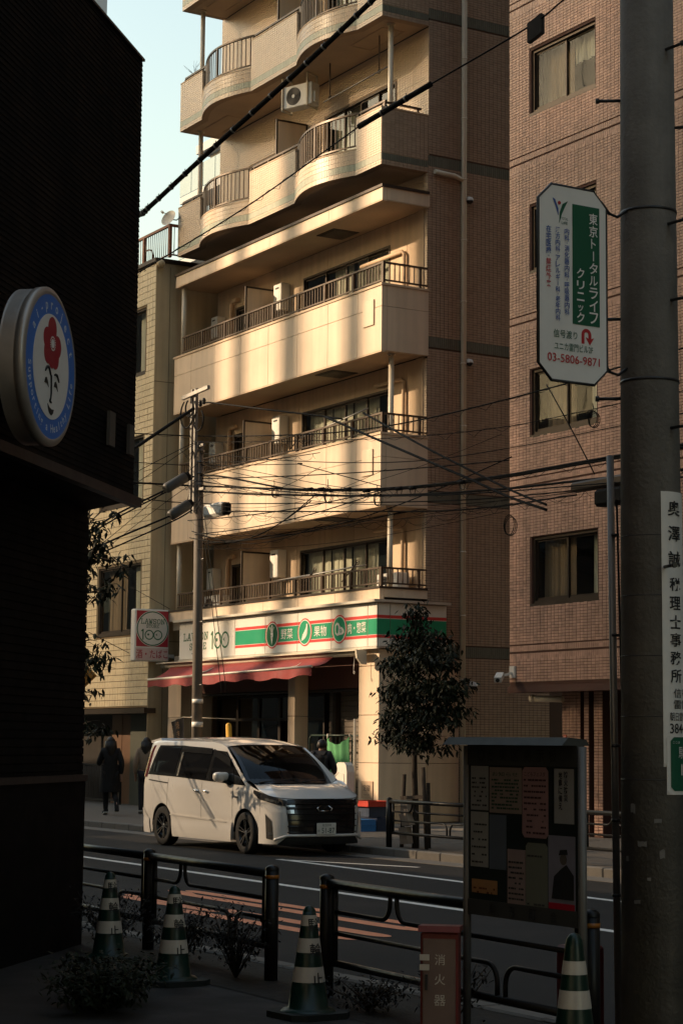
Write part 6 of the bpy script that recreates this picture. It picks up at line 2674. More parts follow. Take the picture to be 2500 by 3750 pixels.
b = MB()
n = 72
prof = [(DR - .1, .155), (DR + .035, .155)]
for k in range(5):
    prof += [(DR + .035, .16 + k * .020), (DR + .026, .168 + k * .020)]
prof += [(DR + .035, .265), (DR + .045, .27), (DR + .045, .31), (DR + .01, .325), (DR, .32)]
vs, fs = [], []
for r_, h_ in prof:
    for k in range(n):
        a = 2 * math.pi * k / n
        vs.append(dpt(r_ * math.cos(a), r_ * math.sin(a), h_))
for i in range(len(prof) - 1):
    for k in range(n):
        fs.append((i * n + k, i * n + (k + 1) % n, (i + 1) * n + (k + 1) % n, (i + 1) * n + k))
b.add(vs, fs, 0, True)
b.build('rim', M['disc_rim'], ds)
b = MB()
for u_, v_ in ((-.2, .2), (.2, .2), (-.2, -.2), (.2, -.2)):
    b.cyl(dpt(u_, v_, -.03), dpt(u_, v_, .30), .02, n=8)
b.build('standoff', M['black_metal'], ds)
DO = dpt(0, 0, .318)


def dshape(poly, mat, name, lift):
    return flat_shape(ds, poly, DO, DU, DV, M[mat], name, lift)


dshape(disc(0, 0, DR, 72), 'disc_blue', 'blue_ring', .002)
dshape(disc(0, 0, .325, 64), 'disc_white', 'white_field', .005)
pts = []
pet = [(.0, .235, .075), (-.09, .165, .066), (.095, .14, .070), (-.068, .08, .072), (.062, .06, .065), (.0, .045, .055)]
for i in range(80):
    a = 2 * math.pi * i / 80
    rr = max([0.09] + [(px * math.cos(a) + (pz - .145) * math.sin(a)) + math.sqrt(max(0, pr * pr - (px * math.sin(a) - (pz - .145) * math.cos(a)) ** 2)) for px, pz, pr in pet if pr * pr >= (px * math.sin(a) - (pz - .145) * math.cos(a)) ** 2])
    pts.append((rr * math.cos(a), .145 + rr * math.sin(a)))
dshape(pts, 'disc_red', 'flower', .008)
dshape(disc(.005, .145, .028, 24), 'disc_white', 'flower_heart', .011)
for k in range(18):
    a = 2 * math.pi * k / 18
    dshape(disc(.005 + .043 * math.cos(a), .145 + .041 * math.sin(a), .005, 8), 'disc_white', 'stamen', .011)
# brow, nose line, eyes, mouth
brow = [(-.115 + .012 * i, -.045 + .035 * math.sin(math.pi * min(1, i / 8)) - (0 if i < 6 else .0012 * (i - 6) ** 2.2)) for i in range(10)]
nose = brow + [(-.001, -.12), (.0, -.16), (-.006, -.195), (-.02, -.215)]
b = MB()
b.tube([dpt(u, v, .327) for u, v in nose], [.004, .007, .009, .009, .008, .007, .006, .006, .006, .006, .006, .006, .006, .007], 6)
b.tube([dpt(-.02, -.215, .327), dpt(.004, -.222, .327)], .006, 6)
b.build('nose_line', M['ink'], ds)
b = MB()
b.tube([dpt(.055 + .012 * i, -.06 + .03 * math.sin(math.pi * (.2 + .8 * i / 7)) - .002 * i, .327) for i in range(8)], [.004, .007, .008, .008, .007, .006, .005, .003], 6)
b.build('brow', M['ink'], ds)
for x0 in (-.085, .085):
    dshape([(x0 - .035, -.115), (x0 - .02, -.085), (x0 + .0, -.078), (x0 + .022, -.095), (x0 + .042, -.135), (x0 + .012, -.115)], 'ink', 'eye', .008)
dshape([(-.055, -.235), (-.02, -.255), (.02, -.262), (.06, -.258), (.045, -.285), (.015, -.30), (-.02, -.29), (-.045, -.265)], 'ink', 'mouth', .008)


def ring_text(body, r, a0, a1, h, inward, bold=.0):
    n = len(body)
    for i, ch in enumerate(body):
        if ch == ' ':
            continue
        a = R(a0 + (a1 - a0) * i / (n - 1))
        c = DO + DU * (r * math.cos(a)) + DV * (r * math.sin(a))
        rad = DU * math.cos(a) + DV * math.sin(a)
        tan = DU * math.sin(a) - DV * math.cos(a)
        if inward:
            rad, tan = -rad, -tan
        me = text_mesh(ch, 1.0, bold)
        if not me.vertices:
            continue
        xs = [v.co.x for v in me.vertices]
        mx_ = (max(xs) + min(xs)) / 2
        s = h / .73
        for v in me.vertices:
            v.co = c + tan * ((v.co.x - mx_) * s) + rad * ((v.co.y) * s) + N0 * .004
        me.materials.clear()
        me.materials.append(M['disc_pale'])
        place('lettering', me, ds)


M['disc_pale'] = pm('emblem_pale_blue', (0.62, 0.72, 0.82), 0.4, 0.05, 8)
ring_text('ai-project', .383, 148, 22, .065, False, .02)
ring_text('Supporting a Healthy Life', .383, 186, 352, .052, True, .02)

# ================================================================== guard rails
M['rail_black'] = pm('black_brown_rail_paint', (0.008, 0.0075, 0.007), 0.42, 0.2, 8, spec=0.3)
M['reflector'] = pm('amber_reflector', (0.35, 0.13, 0.02), 0.3, 0.1, 20)


def rail_section(name, A, B, z0, label, group, posts=(True, True), band=True, h=.70):
    """pipe guard rail from A to B with curled infill tubes"""
    A, B = Vector((*A, z0)), Vector((*B, z0))
    t = thing(name, label, 'guard rail', tuple(A), group=group)
    d = (B - A)
    L = d.length
    d.normalize()
    Z = Vector((0, 0, 1))

    def p(s, z):
        return A + d * s + Z * z
    for s, on in ((0, posts[0]), (L, posts[1])):
        if on:
            b = MB()
            b.cyl(p(s, 0), p(s, h + .02), .045, n=16)
            b.lathe([(.047, h + .02), (.045, h + .035), (.025, h + .05), (.001, h + .055)], tuple(p(s, 0)), 16)
            po = b.build('post', M['rail_black'], t)
            if band:
                b = MB()
                b.cyl(p(s, h - .035), p(s, h - .012), .047, n=16)
                b.build('reflector_band', M['reflector'], po)
    e = .11
    b = MB()
    b.tube([p(e - .07, h - .005), p(L - e + .07, h - .005)], .030, 12)
    b.build('top_rail', M['rail_black'], t)
    b = MB()
    b.tube([p(e, .22), p(L - e, .22)], .022, 10)
    b.build('bottom_rail', M['rail_black'], t)
    for s in (e, L - e):
        b = MB()
        b.tube([p(s, .20), p(s, h - .02)], .020, 10)
        b.build('upright', M['rail_black'], t)
    r = .10

    def curl(s0, s1, zh, ze):
        """tube from s0 level zh to near s1, then curling to height ze"""
        sg = 1 if s1 > s0 else -1
        vz = 1 if ze > zh else -1
        pts = [p(s0, zh), p(s1 - sg * r, zh)]
        for i in range(1, 7):
            a = math.pi / 2 * i / 6
            pts.append(p(s1 - sg * r + sg * r * math.sin(a), zh + vz * r * (1 - math.cos(a))))
        pts.append(p(s1, ze))
        b = MB()
        b.tube(pts, .014, 8)
        b.build('infill_tube', M['rail_black'], t)
    m1, m2 = L * .29, L * .71
    curl(e, m1 - .02, .53, h)
    curl(L - e, m1 + .06, .53, h)
    curl(e, m2 - .04, .40, .22)
    curl(L - e, m2 + .04, .40, .22)
    return t


GN = 'guard rails on the near pavement'
P1, P2, P3, P4 = (-13.87, 6.62), (-11.72, 6.49), (-10.80, 6.37), (-7.95, 6.20)
P0 = (-16.1, 6.72)
rail_section('guard_rail', P0, P1, .05, 'black pipe guard rail half hidden behind the black building', GN, (True, False))
rail_section('guard_rail', P1, P2, .05, 'black pipe guard rail behind the two left cones', GN)
rail_section('guard_rail', P3, P4, .05, 'black pipe guard rail running behind the notice board', GN)
GF_ = 'guard rails on the far pavement'
rail_section('guard_rail', (-25.1, 15.85), (-22.9, 15.85), .1, 'dark guard rail on the far pavement beside the street tree', GF_, band=False, h=.68)
rail_section('guard_rail', (-22.8, 15.85), (-20.6, 15.85), .1, 'dark guard rail on the far pavement behind the notice board', GF_, band=False, h=.68)
rail_section('guard_rail', (-20.5, 15.85), (-18.3, 15.85), .1, 'dark guard rail on the far pavement seen between notice board and concrete pole', GF_, band=False, h=.68)

# ================================================================== cones
M['cone_green'] = pm('dark_green_cone', (0.004, 0.022, 0.014), 0.35, 0.15, 10)
M['cone_white'] = pm('reflective_white_band', (0.50, 0.45, 0.38), 0.35, 0.08, 12)
M['cone_base'] = pm('cone_rubber_base', (0.010, 0.014, 0.012), 0.8, 0.2, 12)


def cone(loc, rz, label, text='駐輪止', H=.63):
    t = thing('traffic_cone', label, 'cone', loc, rz, 'green and white cones along the pavement')
    b = MB()
    oct_ = [(.19 * (1 if abs(math.cos(a)) < .5 else 1) * math.copysign(1, math.cos(a)) * (1 if i % 2 else .62), 0) for i, a in enumerate([0])]
    pts = [(-.20, -.13), (-.13, -.20), (.13, -.20), (.20, -.13), (.20, .13), (.13, .20), (-.13, .20), (-.20, .13)]
    b.prism(pts, (0, 0, 0), (1, 0, 0), (0, 1, 0), (0, 0, 1), .035)
    b.build('base', M['cone_base'], t, local=True)

    def rad(z):
        return .120 - (.120 - .042) * (z - .03) / (H - .09)
    edges = [.03, .20, .285, .365, .445, .515, H - .06]
    prof = [(.16, .035), (.145, .05)] + [(rad(z), z) for z in (.055, .20)]
    b = MB()
    b.lathe(prof, (0, 0, 0), 28)
    for z0, z1 in ((.285, .365), (.445, .515)):
        b.lathe([(rad(z0), z0), (rad(z1), z1)], (0, 0, 0), 28)
    b.lathe([(rad(.575), .575), (rad(H - .06), H - .06), (.036, H - .03), (.022, H - .008), (.001, H)], (0, 0, 0), 28)
    b.build('body', M['cone_green'], t, local=True)
    for z0, z1 in ((.20, .285), (.365, .445), (.515, .575)):
        b = MB()
        b.lathe([(rad(z0) + .001, z0), (rad(z1) + .001, z1)], (0, 0, 0), 28)
        b.build('white_band', M['cone_white'], t, local=True)
    for ch, z in zip(text, (.545, .405, .243)):
        me = text_mesh(ch, 1.0, .012)
        for v in me.vertices:
            zz = z + (v.co.y - .38) * .075
            a = (v.co.x) * .075 / rad(zz)
            v.co = Vector(((rad(zz) + .004) * math.cos(a), (rad(zz) + .004) * math.sin(a), zz))
        me.materials.clear()
        me.materials.append(M['ink'])
        place('lettering', me, t, local=True)
    return t


Fc = R(-25)
cone((-13.28, 6.03, .05), R(0), 'green and white cone furthest left, beside the black building')
cone((-11.85, 5.84, .05), R(2), 'green and white cone second from the left, between two bushes')
cone((-10.10, 5.84, .05), R(4), 'green and white cone in the middle gap of the guard rails')
cone((-7.38, 5.66, .06), R(60), 'green and white cone at the lower right, beside the notice board post', '', .70)

# ================================================================== notice board
M['board_dark'] = pm('dark_green_board', (0.010, 0.016, 0.014), 0.7, 0.2, 8)
M['board_grey'] = pm('board_grey_steel', (0.17, 0.165, 0.155), 0.5, 0.12, 8, metal=0.3, streak=0.2)
M['board_head'] = pm('board_header', (0.045, 0.047, 0.043), 0.6, 0.15, 8)
nb = thing('notice_board', 'ward notice board on steel posts covered with posters', 'notice board', (-8.45, 6.1, .05))
BX0, BX1, BY = -8.85, -7.86, 6.08
for x in (BX0, BX1):
    b = MB()
    b.cyl((x, BY, .05), (x, BY, 1.60), .022, n=14)
    b.build('post', M['board_grey'], nb)
b = MB()
b.box(BX0 + .022, BX1 - .022, BY - .005, BY + .02, .80, 1.50)
b.build('panel', M['board_dark'], nb)
b = MB()
b.box(BX0 + .022, BX1 - .022, BY - .015, BY + .025, 1.50, 1.605)
b.build('header', M['board_head'], nb)
b = MB()
b.box(BX0 + .022, BX1 - .022, BY - .012, BY + .022, .72, .80)
b.build('footer', M['board_head'], nb)
b = MB()
b.prism([(-.10, 1.605), (.07, 1.605), (.05, 1.635), (-.06, 1.645)], (BX0 - .09, BY, 0), (0, 1, 0), (0, 0, 1), (1, 0, 0), BX1 - BX0 + .06)
b.build('roof', M['board_head'], nb)
for i, ch in enumerate('台東区掲示板'):
    lettering(nb, ch, (BX0 + .24 + i * .107, BY - .015, 1.553), EX, EZ, M['ink'], .062, None, .006)
ring(nb, BX0 + .15, 1.553, .032, .008, (0, BY - .015, 0), EX, EZ, M['ink'], 'emblem')
for i, ch in enumerate('駒形町会'):
    lettering(nb, ch, (BX0 + .25 + i * .175, BY - .012, .758), EX, EZ, M['ink'], .055, None, .004)


def poster(x0, x1, z0, z1, col, label, lines=0, title=None, tcol=(0.03, 0.03, 0.03), cut=0.0, extra=None):
    mt = pm('poster_paper', tuple(1.9 * c for c in col), 0.8, 0.12, 12)
    t = thing('poster', label, 'poster', (BX0 + x0, BY - .006, z0), group='posters on the notice board')
    b = MB()
    X0, X1_ = BX0 + x0, BX0 + x1
    poly = [(X0 + cut, z0), (X1_ - cut, z0), (X1_, z0 + cut), (X1_, z1 - cut), (X1_ - cut, z1), (X0 + cut, z1), (X0, z1 - cut), (X0, z0 + cut)] if cut else [(X0, z0), (X1_, z0), (X1_, z1), (X0, z1)]
    b.prism(poly, (0, BY - .006 - random.uniform(0, .002), 0), (1, 0, 0), (0, 0, 1), (0, -1, 0), .0015)
    b.build('sheet', mt, t)
    ik = pm('poster_print', tcol, 0.8, 0.1, 10)
    w = x1 - x0
    if title:
        lettering(t, title, ((X0 + X1_) / 2, BY - .0095, z1 - .035), EX, EZ, ik, .022, w * .8, .004, lift=.002)
    for k in range(lines):
        z = z1 - .065 - k * (z1 - z0 - .09) / max(1, lines - 1)
        b = MB()
        x = X0 + w * .08
        while x < X1_ - w * .12:
            ww = random.uniform(.006, .03)
            if random.random() < .8:
                b.box(x, min(x + ww, X1_ - w * .08), BY - .0112, BY - .0102, z - .0045, z + .0045)
            x += ww + .006
        if b.v:
            props(b.build('print', ik, t), kind='stuff')
    if extra:
        extra(t, X0, X1_)
    return t


poster(.045, .205, 1.265, 1.495, (.13, .13, .125), 'pale printed notice at the upper left of the board', 7)
poster(.215, .50, 1.255, 1.49, (.125, .10, .085), 'wide calendar-like poster with a green heading', 9, 'お知らせ', (.02, .06, .035))
poster(.505, .725, 1.14, 1.495, (.15, .09, .088), 'pink festival poster with cut corners', 10, 'こどもフェスタ', (.05, .02, .025), .02)
poster(.775, .935, 1.22, 1.49, (.15, .15, .145), 'white poster with tall black lettering at the upper right', 0, None, extra=lambda t, a, c: [column(t, s, 0, zt, .034, M['ink'], pt=lambda y, z, xx=xx: (xx, BY - .0095, z), U=EX, lift=.003) for s, zt, xx in (('地震に備え', 1.475, a + .055), ('防火防災', 1.478, a + .10))])
poster(.045, .205, .97, 1.255, (.145, .145, .135), 'white poster with rows of small pictures and a yellow foot', 6)
poster(.215, .365, .965, 1.245, (.045, .055, .07), 'dark blue photo poster in the left middle', 0)
poster(.375, .53, .80, 1.075, (.13, .10, .095), 'pale crumpled poster with a red blot at the bottom', 8)
poster(.535, .72, .785, 1.115, (.075, .08, .062), 'plain grey-green sheet with cut corners', 2, None, (.05, .05, .05), .018)
poster(.725, .945, .775, 1.16, (.10, .10, .125), 'photo poster of a person in a dark suit at the lower right', 0, None, extra=lambda t, a, c: [
    flat_shape(t, [(a + .03, .85), (c - .012, .85), (c - .012, .97), (a + .15, 1.02), (a + .11, 1.0), (a + .05, .96)], (0, BY - .0095, 0), EX, EZ, M['ink'], 'print', .002),
    flat_shape(t, disc(a + .125, 1.045, .027, 16), (0, BY - .0095, 0), EX, EZ, M['plate_tan'], 'print', .002),
    flat_shape(t, [(a + .09, 1.065), (a + .16, 1.07), (a + .155, 1.095), (a + .10, 1.09)], (0, BY - .0095, 0), EX, EZ, M['ink'], 'print', .003),
    flat_shape(t, [(a + .005, .80), (c - .005, .80), (c - .005, .83), (a + .005, .83)], (0, BY - .0095, 0), EX, EZ, M['disc_red'], 'print', .002)])
poster(.055, .285, .835, .905, (.17, .09, .035), 'orange strip notice at the lower left of the board', 2, None, (.12, .03, .01))

# ================================================================== fire extinguisher box
M['ext_red'] = pm('faded_red_steel', (0.20, 0.035, 0.03), 0.5, 0.15, 8, streak=0.2)
M['ext_face'] = pm('faded_maroon_door', (0.20, 0.13, 0.105), 0.5, 0.12, 8, streak=0.2)
M['ext_white'] = pm('weathered_white_letters', (0.55, 0.48, 0.40), 0.6, 0.1, 20)
fx = thing('extinguisher_box', 'faded red fire extinguisher box with white lettering in front of the notice board', 'extinguisher box', (-8.77, 5.86, .05), R(50))
b = MB()
b.cbox(-.098, .098, -.07, .07, 0, .59, .008)
b.build('case', M['ext_red'], fx, local=True)
b = MB()
b.cbox(-.085, .085, -.082, -.071, .02, .56, .004)
dr = b.build('door', M['ext_face'], fx, local=True)
b = MB()
b.prism([(-.10, .595), (.08, .595), (.08, .62), (-.085, .625)], (-.108, 0, 0), (0, 1, 0), (0, 0, 1), (1, 0, 0), .216)
b.build('hood', M['ext_red'], fx, local=True)
for ch, z in zip('消火器', (.455, .355, .25)):
    o = lettering(None, ch, (.005, -.082, z), EX, EZ, M['ext_white'], .055, None, .006)
    o.parent = dr
for z in (.45, .40):
    b = MB()
    b.box(-.1, -.05, -.090, -.084, z, z + .03)
    b.build('sticker', M['ext_white'], fx, local=True)
b = MB()
b.box(-.072, -.058, -.092, -.083, .30, .38)
b.build('handle', M['black_metal'], dr, local=True)

# ================================================================== orange road lettering seen through the rails
def road_shape(pts, label=None):
    b = MB()
    b.add([(x, y, .0045) for x, y in pts], [tuple(range(len(pts)))])
    return b.build('painted_stroke', M['road_orange'], rm)


def stripe(x0, x1, y0, y1, sk=0.0, r=.12):
    pts = []
    m, h = (y0 + y1) / 2, (y1 - y0) / 2
    for i in range(9):
        a = math.pi / 2 + math.pi * i / 8
        pts.append((x0 + r * 2 * math.cos(a), m + h * math.sin(a) + sk))
    for i in range(9):
        a = -math.pi / 2 + math.pi * i / 8
        pts.append((x1 + r * 2 * math.cos(a), m + h * math.sin(a)))
    return pts


road_shape(stripe(-19.55, -15.2, 9.82, 9.99))
road_shape([(-19.9, 9.72), (-19.6, 9.60), (-19.2, 9.56), (-15.3, 9.50), (-14.9, 9.52), (-14.55, 9.66), (-14.85, 9.80), (-15.2, 9.815), (-15.1, 9.70), (-19.2, 9.72), (-19.5, 9.815), (-19.75, 9.815)])
road_shape(stripe(-19.3, -14.6, 8.98, 9.17))
road_shape(stripe(-17.4, -14.5, 8.60, 8.79))
road_shape([(-19.45, 8.90), (-19.2, 8.83), (-18.2, 8.80), (-17.2, 8.86), (-17.2, 8.97), (-19.2, 8.975)])

# ================================================================== things in front of the shop
M['crate_blue'] = pm('blue_crate_plastic', (0.03, 0.16, 0.42), 0.4, 0.1, 8)
M['crate_navy'] = pm('navy_crate_plastic', (0.02, 0.035, 0.07), 0.45, 0.12, 8)
M['crate_red'] = pm('red_tray_plastic', (0.42, 0.04, 0.025), 0.4, 0.1, 8)
M['tarp'] = pm('green_cloth', (0.08, 0.30, 0.12), 0.75, 0.12, 6, 0.15, 120)
M['bin_white'] = pm('white_bin_plastic', (0.66, 0.63, 0.56), 0.4, 0.06, 5, streak=0.12)
M['yellow'] = pm('yellow_paint', (0.62, 0.34, 0.03), 0.5, 0.12, 6, streak=0.2)


def crate(x0, x1, y0, y1, z0, z1, mat, label, text=False):
    t = thing('crate', label, 'crate', ((x0 + x1) / 2, (y0 + y1) / 2, z0), group='stacked crates by the corner pillar')
    b = MB()
    w = .012
    b.box(x0, x1, y0, y0 + w, z0, z1)
    b.box(x0, x1, y1 - w, y1, z0, z1)
    b.box(x0, x0 + w, y0 + w, y1 - w, z0, z1)
    b.box(x1 - w, x1, y0 + w, y1 - w, z0, z1)
    b.box(x0 + w, x1 - w, y0 + w, y1 - w, z0, z0 + w)
    b.build('walls', M[mat], t)
    b = MB()
    b.box(x0 - .006, x1 + .006, y0 - .006, y0 - .001, z1 - .02, z1)
    b.box(x1 + .001, x1 + .006, y0 - .001, y1, z1 - .02, z1)
    b.box(x0 - .006, x1 + .006, y0 - .006, y0 - .001, z0, z0 + .012)
    b.build('rim', M[mat], t)
    if text:
        for k, xx in enumerate((x0 + .12, x0 + .30)):
            lettering(t, ('商品', '配送用')[k], (xx, y0 - .001, (z0 + z1) / 2), EX, EZ, M['sign_white'], .035, None, .004)
    return t


crate(-30.28, -29.72, 18.15, 18.50, .107, .205, 'crate_blue', 'bright blue crate at the bottom of the low stack by the corner pillar', True)
crate(-30.27, -29.71, 18.15, 18.49, .21, .31, 'crate_blue', 'bright blue crate on top of the low stack by the corner pillar', True)
crate(-31.62, -31.02, 19.15, 19.55, .107, .30, 'crate_navy', 'navy crate at the bottom of the stack under the red tray')
crate(-31.61, -31.01, 19.15, 19.54, .305, .48, 'crate_navy', 'navy crate directly under the red tray')
crate(-31.66, -30.96, 19.10, 19.60, .485, .585, 'crate_red', 'red tray on top of the navy crates')
crate(-30.25, -29.72, 18.52, 18.85, .107, .33, 'crate_navy', 'navy crate behind the bright blue crates')
# cage trolley
M['cage_green'] = pm('dark_green_steel', (0.012, 0.03, 0.022), 0.5, 0.15, 8)
ct = thing('cage_trolley', 'dark steel cage trolley beside the shutter, draped with a green cloth', 'trolley', (-34.8, 20.8, .1))
b = MB()
for x in (-35.65, -33.95):
    for y in (20.58, 21.02):
        b.tube([(x, y, .22), (x, y, 1.72), (x + (.06 if x < -35 else -.06), y, 1.78)], .018, 8)
for y in (20.58, 21.02):
    b.tube([(-35.59, y, 1.78), (-34.01, y, 1.78)], .018, 8)
for z in (.25, .75, 1.25):
    b.tube([(-35.65, 21.02, z), (-33.95, 21.02, z)], .010, 6)
b.build('frame', M['cage_green'], ct)
for k in range(10):
    b = MB()
    b.cyl((-35.5 + k * .155, 21.02, .25), (-35.5 + k * .155, 21.02, 1.76), .007, n=6)
    b.build('cage_bar', M['cage_green'], ct)
b = MB()
b.box(-35.65, -33.95, 20.58, 21.02, .20, .24)
b.build('deck', M['cage_green'], ct)
for x in (-35.5, -34.1):
    for y in (20.64, 20.96):
        b = MB()
        b.cyl((x, y - .02, .16), (x, y + .02, .16), .06, n=12)
        b.build('caster', M['tyre'], ct)
cl = thing('green_cloth', 'green cloth pegged between two corners of the trolley, hanging in folds', 'cloth', (-34.3, 20.5, .8))
b = MB()
nU, nV = 26, 22
vs = []
for i in range(nU + 1):
    for j in range(nV + 1):
        u, v = i / nU, j / nV
        sag = .16 * math.sin(math.pi * u) * (1 - v) ** 2
        x = -34.82 + .89 * u + .10 * v * (.5 - u) + .04 * math.sin(v * 3) * v
        z = 1.76 - 1.05 * v - sag
        y = 20.50 - .03 * math.sin(u * 9 + v * 2) * (0.3 + v) - .06 * math.sin(math.pi * u) * (1 - v) + .02 * math.sin(u * 23)
        vs.append((x, y, z))
fs = [(i * (nV + 1) + j, (i + 1) * (nV + 1) + j, (i + 1) * (nV + 1) + j + 1, i * (nV + 1) + j + 1) for i in range(nU) for j in range(nV)]
b.add(vs, fs, 0, True)
b.add([(x, y + .005, z) for x, y, z in vs], [f[::-1] for f in fs], 0, True)
b.build('sheet', M['tarp'], cl)
for x in (-34.80, -33.95):
    b = MB()
    b.cyl((x, 20.50, 1.71), (x + .01, 20.50, 1.81), .018, n=8)
    b.build('peg', M['bin_white'], cl)
wb_ = thing('white_bin', 'white moulded plastic container with a hand hole, against the corner pillar', 'bin', (-31.95, 19.25, .3))
b = MB()
b.prism([(-32.34, .28), (-31.80, .28), (-31.80, 1.10), (-31.83, 1.22), (-31.90, 1.27), (-32.12, 1.27), (-32.22, 1.20), (-32.34, .85)], (0, 19.15, 0), (1, 0, 0), (0, 0, 1), (0, 1, 0), .16)
b.build('shell', M['bin_white'], wb_)
b = MB()
b.prism([(-32.27, .74), (-32.03, .74), (-32.03, .78), (-32.12, .79), (-32.15, .88), (-32.27, .88)], (0, 19.149, 0), (1, 0, 0), (0, 0, 1), (0, -1, 0), .004)
b.build('hand_hole', M['black_metal'], wb_)
b = MB()
b.tube([(-32.30, 19.145, .95), (-32.08, 19.145, 1.10), (-31.90, 19.145, 1.05), (-31.86, 19.145, .6)], .006, 6)
b.build('moulded_rib', M['bin_white'], wb_)
b = MB()
b.cyl((-31.82, 19.05, .62), (-31.82, 19.12, .62), .07, n=14)
b.build('caster', M['tyre'], wb_)
# yellow leaning post
yp = MB()
yp.cyl((-33.35, 17.6, .1), (-33.52, 17.58, 1.93), .055, n=14)
yp.lathe([(.055, 1.93), (.05, 1.96), (.02, 1.98), (.001, 1.985)], (-33.52, 17.58, 0), 14)
props(yp.build('yellow_post', M['yellow']), 'yellow painted post leaning behind the van roof', 'post')
# hanging banner
M['banner'] = pm('black_banner_cloth', (0.014, 0.011, 0.010), 0.8, 0.2, 8)
M['banner_ink'] = pm('ochre_print', (0.20, 0.11, 0.05), 0.8, 0.1, 8)
bn = thing('banner', 'small black banner with ochre writing strung beside the left shop pillar', 'banner', (-39.9, 19.9, 1.7))
BU = Vector((.95, 0, .16)).normalized()
BV = Vector((-.25, 0, .97)).normalized()
BO = Vector((-40.83, 19.95, 2.07))
b = MB()
vs = []
for i in range(9):
    for j in range(7):
        vs.append(BO + BU * (.62 * i / 8) - BV * (.72 * j / 6) + Vector((0, .03 * math.sin(i * 1.1 + j * .5), 0)))
fs = [(i * 7 + j, (i + 1) * 7 + j, (i + 1) * 7 + j + 1, i * 7 + j + 1) for i in range(8) for j in range(6)]
b.add(vs, fs, 0, True)
b.add([v + Vector((0, .004, 0)) for v in vs], [f[::-1] for f in fs], 0, True)
b.build('cloth', M['banner'], bn)
for ch, k in (('焼', 0), ('き', 1), ('芋', 2)):
    lettering(bn, ch, BO + BU * .40 - BV * (.15 + .21 * k) + Vector((0, -.05, 0)), BU, BV, M['banner_ink'], .17, None, .004)
for k in range(4):
    lettering(bn, '炭火直焼'[k], BO + BU * .15 - BV * (.16 + .12 * k) + Vector((0, -.05, 0)), BU, BV, M['banner_ink'], .08)
b = MB()
b.tube([(-41.2, 20.3, 1.86), BO, BO + BU * .62, (-38.2, 20.2, 2.12)], .008, 6)
b.build('rope', M['white_pvc'], bn)
# paper bundles tied behind the far guard rail
M['paper'] = pm('buff_paper', (0.36, 0.28, 0.21), 0.8, 0.12, 8)
for k, (x, z0, z1, tilt, lab) in enumerate(((-24.95, .62, .80, .02, 'upper buff paper bundle tied to the far guard rail'), (-24.93, .43, .60, .05, 'middle buff paper bundle tied to the far guard rail'), (-24.96, .16, .40, .03, 'lowest buff paper bundle by the far guard rail'))):
    b = MB()
    b.obox((x, 16.05, (z0 + z1) / 2), Vector((.10, 0, tilt * .3)), Vector((0, .05, 0)), Vector((-tilt, 0, (z1 - z0) / 2)))
    b.obox((x, 15.995, (z0 + z1) / 2), Vector((.10, 0, 0)), Vector((0, .003, 0)), Vector((0, 0, .006)))
    props(b.build('paper_bundle', M['paper']), lab, 'paper', 'paper bundles on the rail')
# warning sign showing past the black building
M['warn'] = pm('amber_sign', (0.42, 0.17, 0.02), 0.5, 0.08, 5)
wsn = thing('diamond_sign', 'amber diamond road sign half hidden behind the black building', 'sign', (-33.0, 13.2, 0))
wc = Vector((-33.95, 14.73, 2.81))
sv = Vector((.40, .92, 0)).normalized()
b = MB()
b.prism([(0, -.30), (.30, 0), (0, .30), (-.30, 0)], wc, sv, (0, 0, 1), sv.cross(Vector((0, 0, 1))), .006)
b.build('plate', M['warn'], wsn)
b = MB()
sq = [Vector((0, -.25)), Vector((.25, 0)), Vector((0, .25)), Vector((-.25, 0))]
off = sv.cross(Vector((0, 0, 1))) * .010
b.tube([wc + sv * q.x + Vector((0, 0, q.y)) + off for q in sq + sq[:1]], .010, 6)
b.build('border', M['black_metal'], wsn)
b = MB()
b.cyl((wc.x - .05, wc.y + .03, 0), (wc.x - .05, wc.y + .03, 3.3), .03, n=10)
b.build('post', M['steel'], wsn)

# ================================================================== things kept on the balconies
def heater(x, y, z, label, w=.36, h=.62):
    t = thing('water_heater', label, 'water heater', (x, y, z), group='water heaters on the balconies')
    b = MB()
    b.cbox(-w / 2, w / 2, -.24, -.003, 0, h, .015)
    b.build('case', M['white'], t, local=True)
    b = MB()
    b.box(-w * .25, w * .2, -.246, -.241, h * .80, h * .86)
    b.build('flue_slot', M['black_metal'], t, local=True)
    b = MB()
    for k in (-.06, .02, .08):
        b.tube([(k, -.1, 0), (k, -.09, -.35), (k, -.03, -.5)], .012, 6)
    b.build('pipes', M['white_pvc'], t, local=True)


ST = ('lowest', 'middle', 'top')
for k, z in enumerate((5.25, 8.25, 11.27)):
    heater(-38.52, YW, z, 'white water heater right of the partition on the %s panelled balcony' % ST[k])
    heater(-41.62, YW, z - .10, 'white water heater at the left end of the %s panelled balcony' % ST[k], .30, .52)


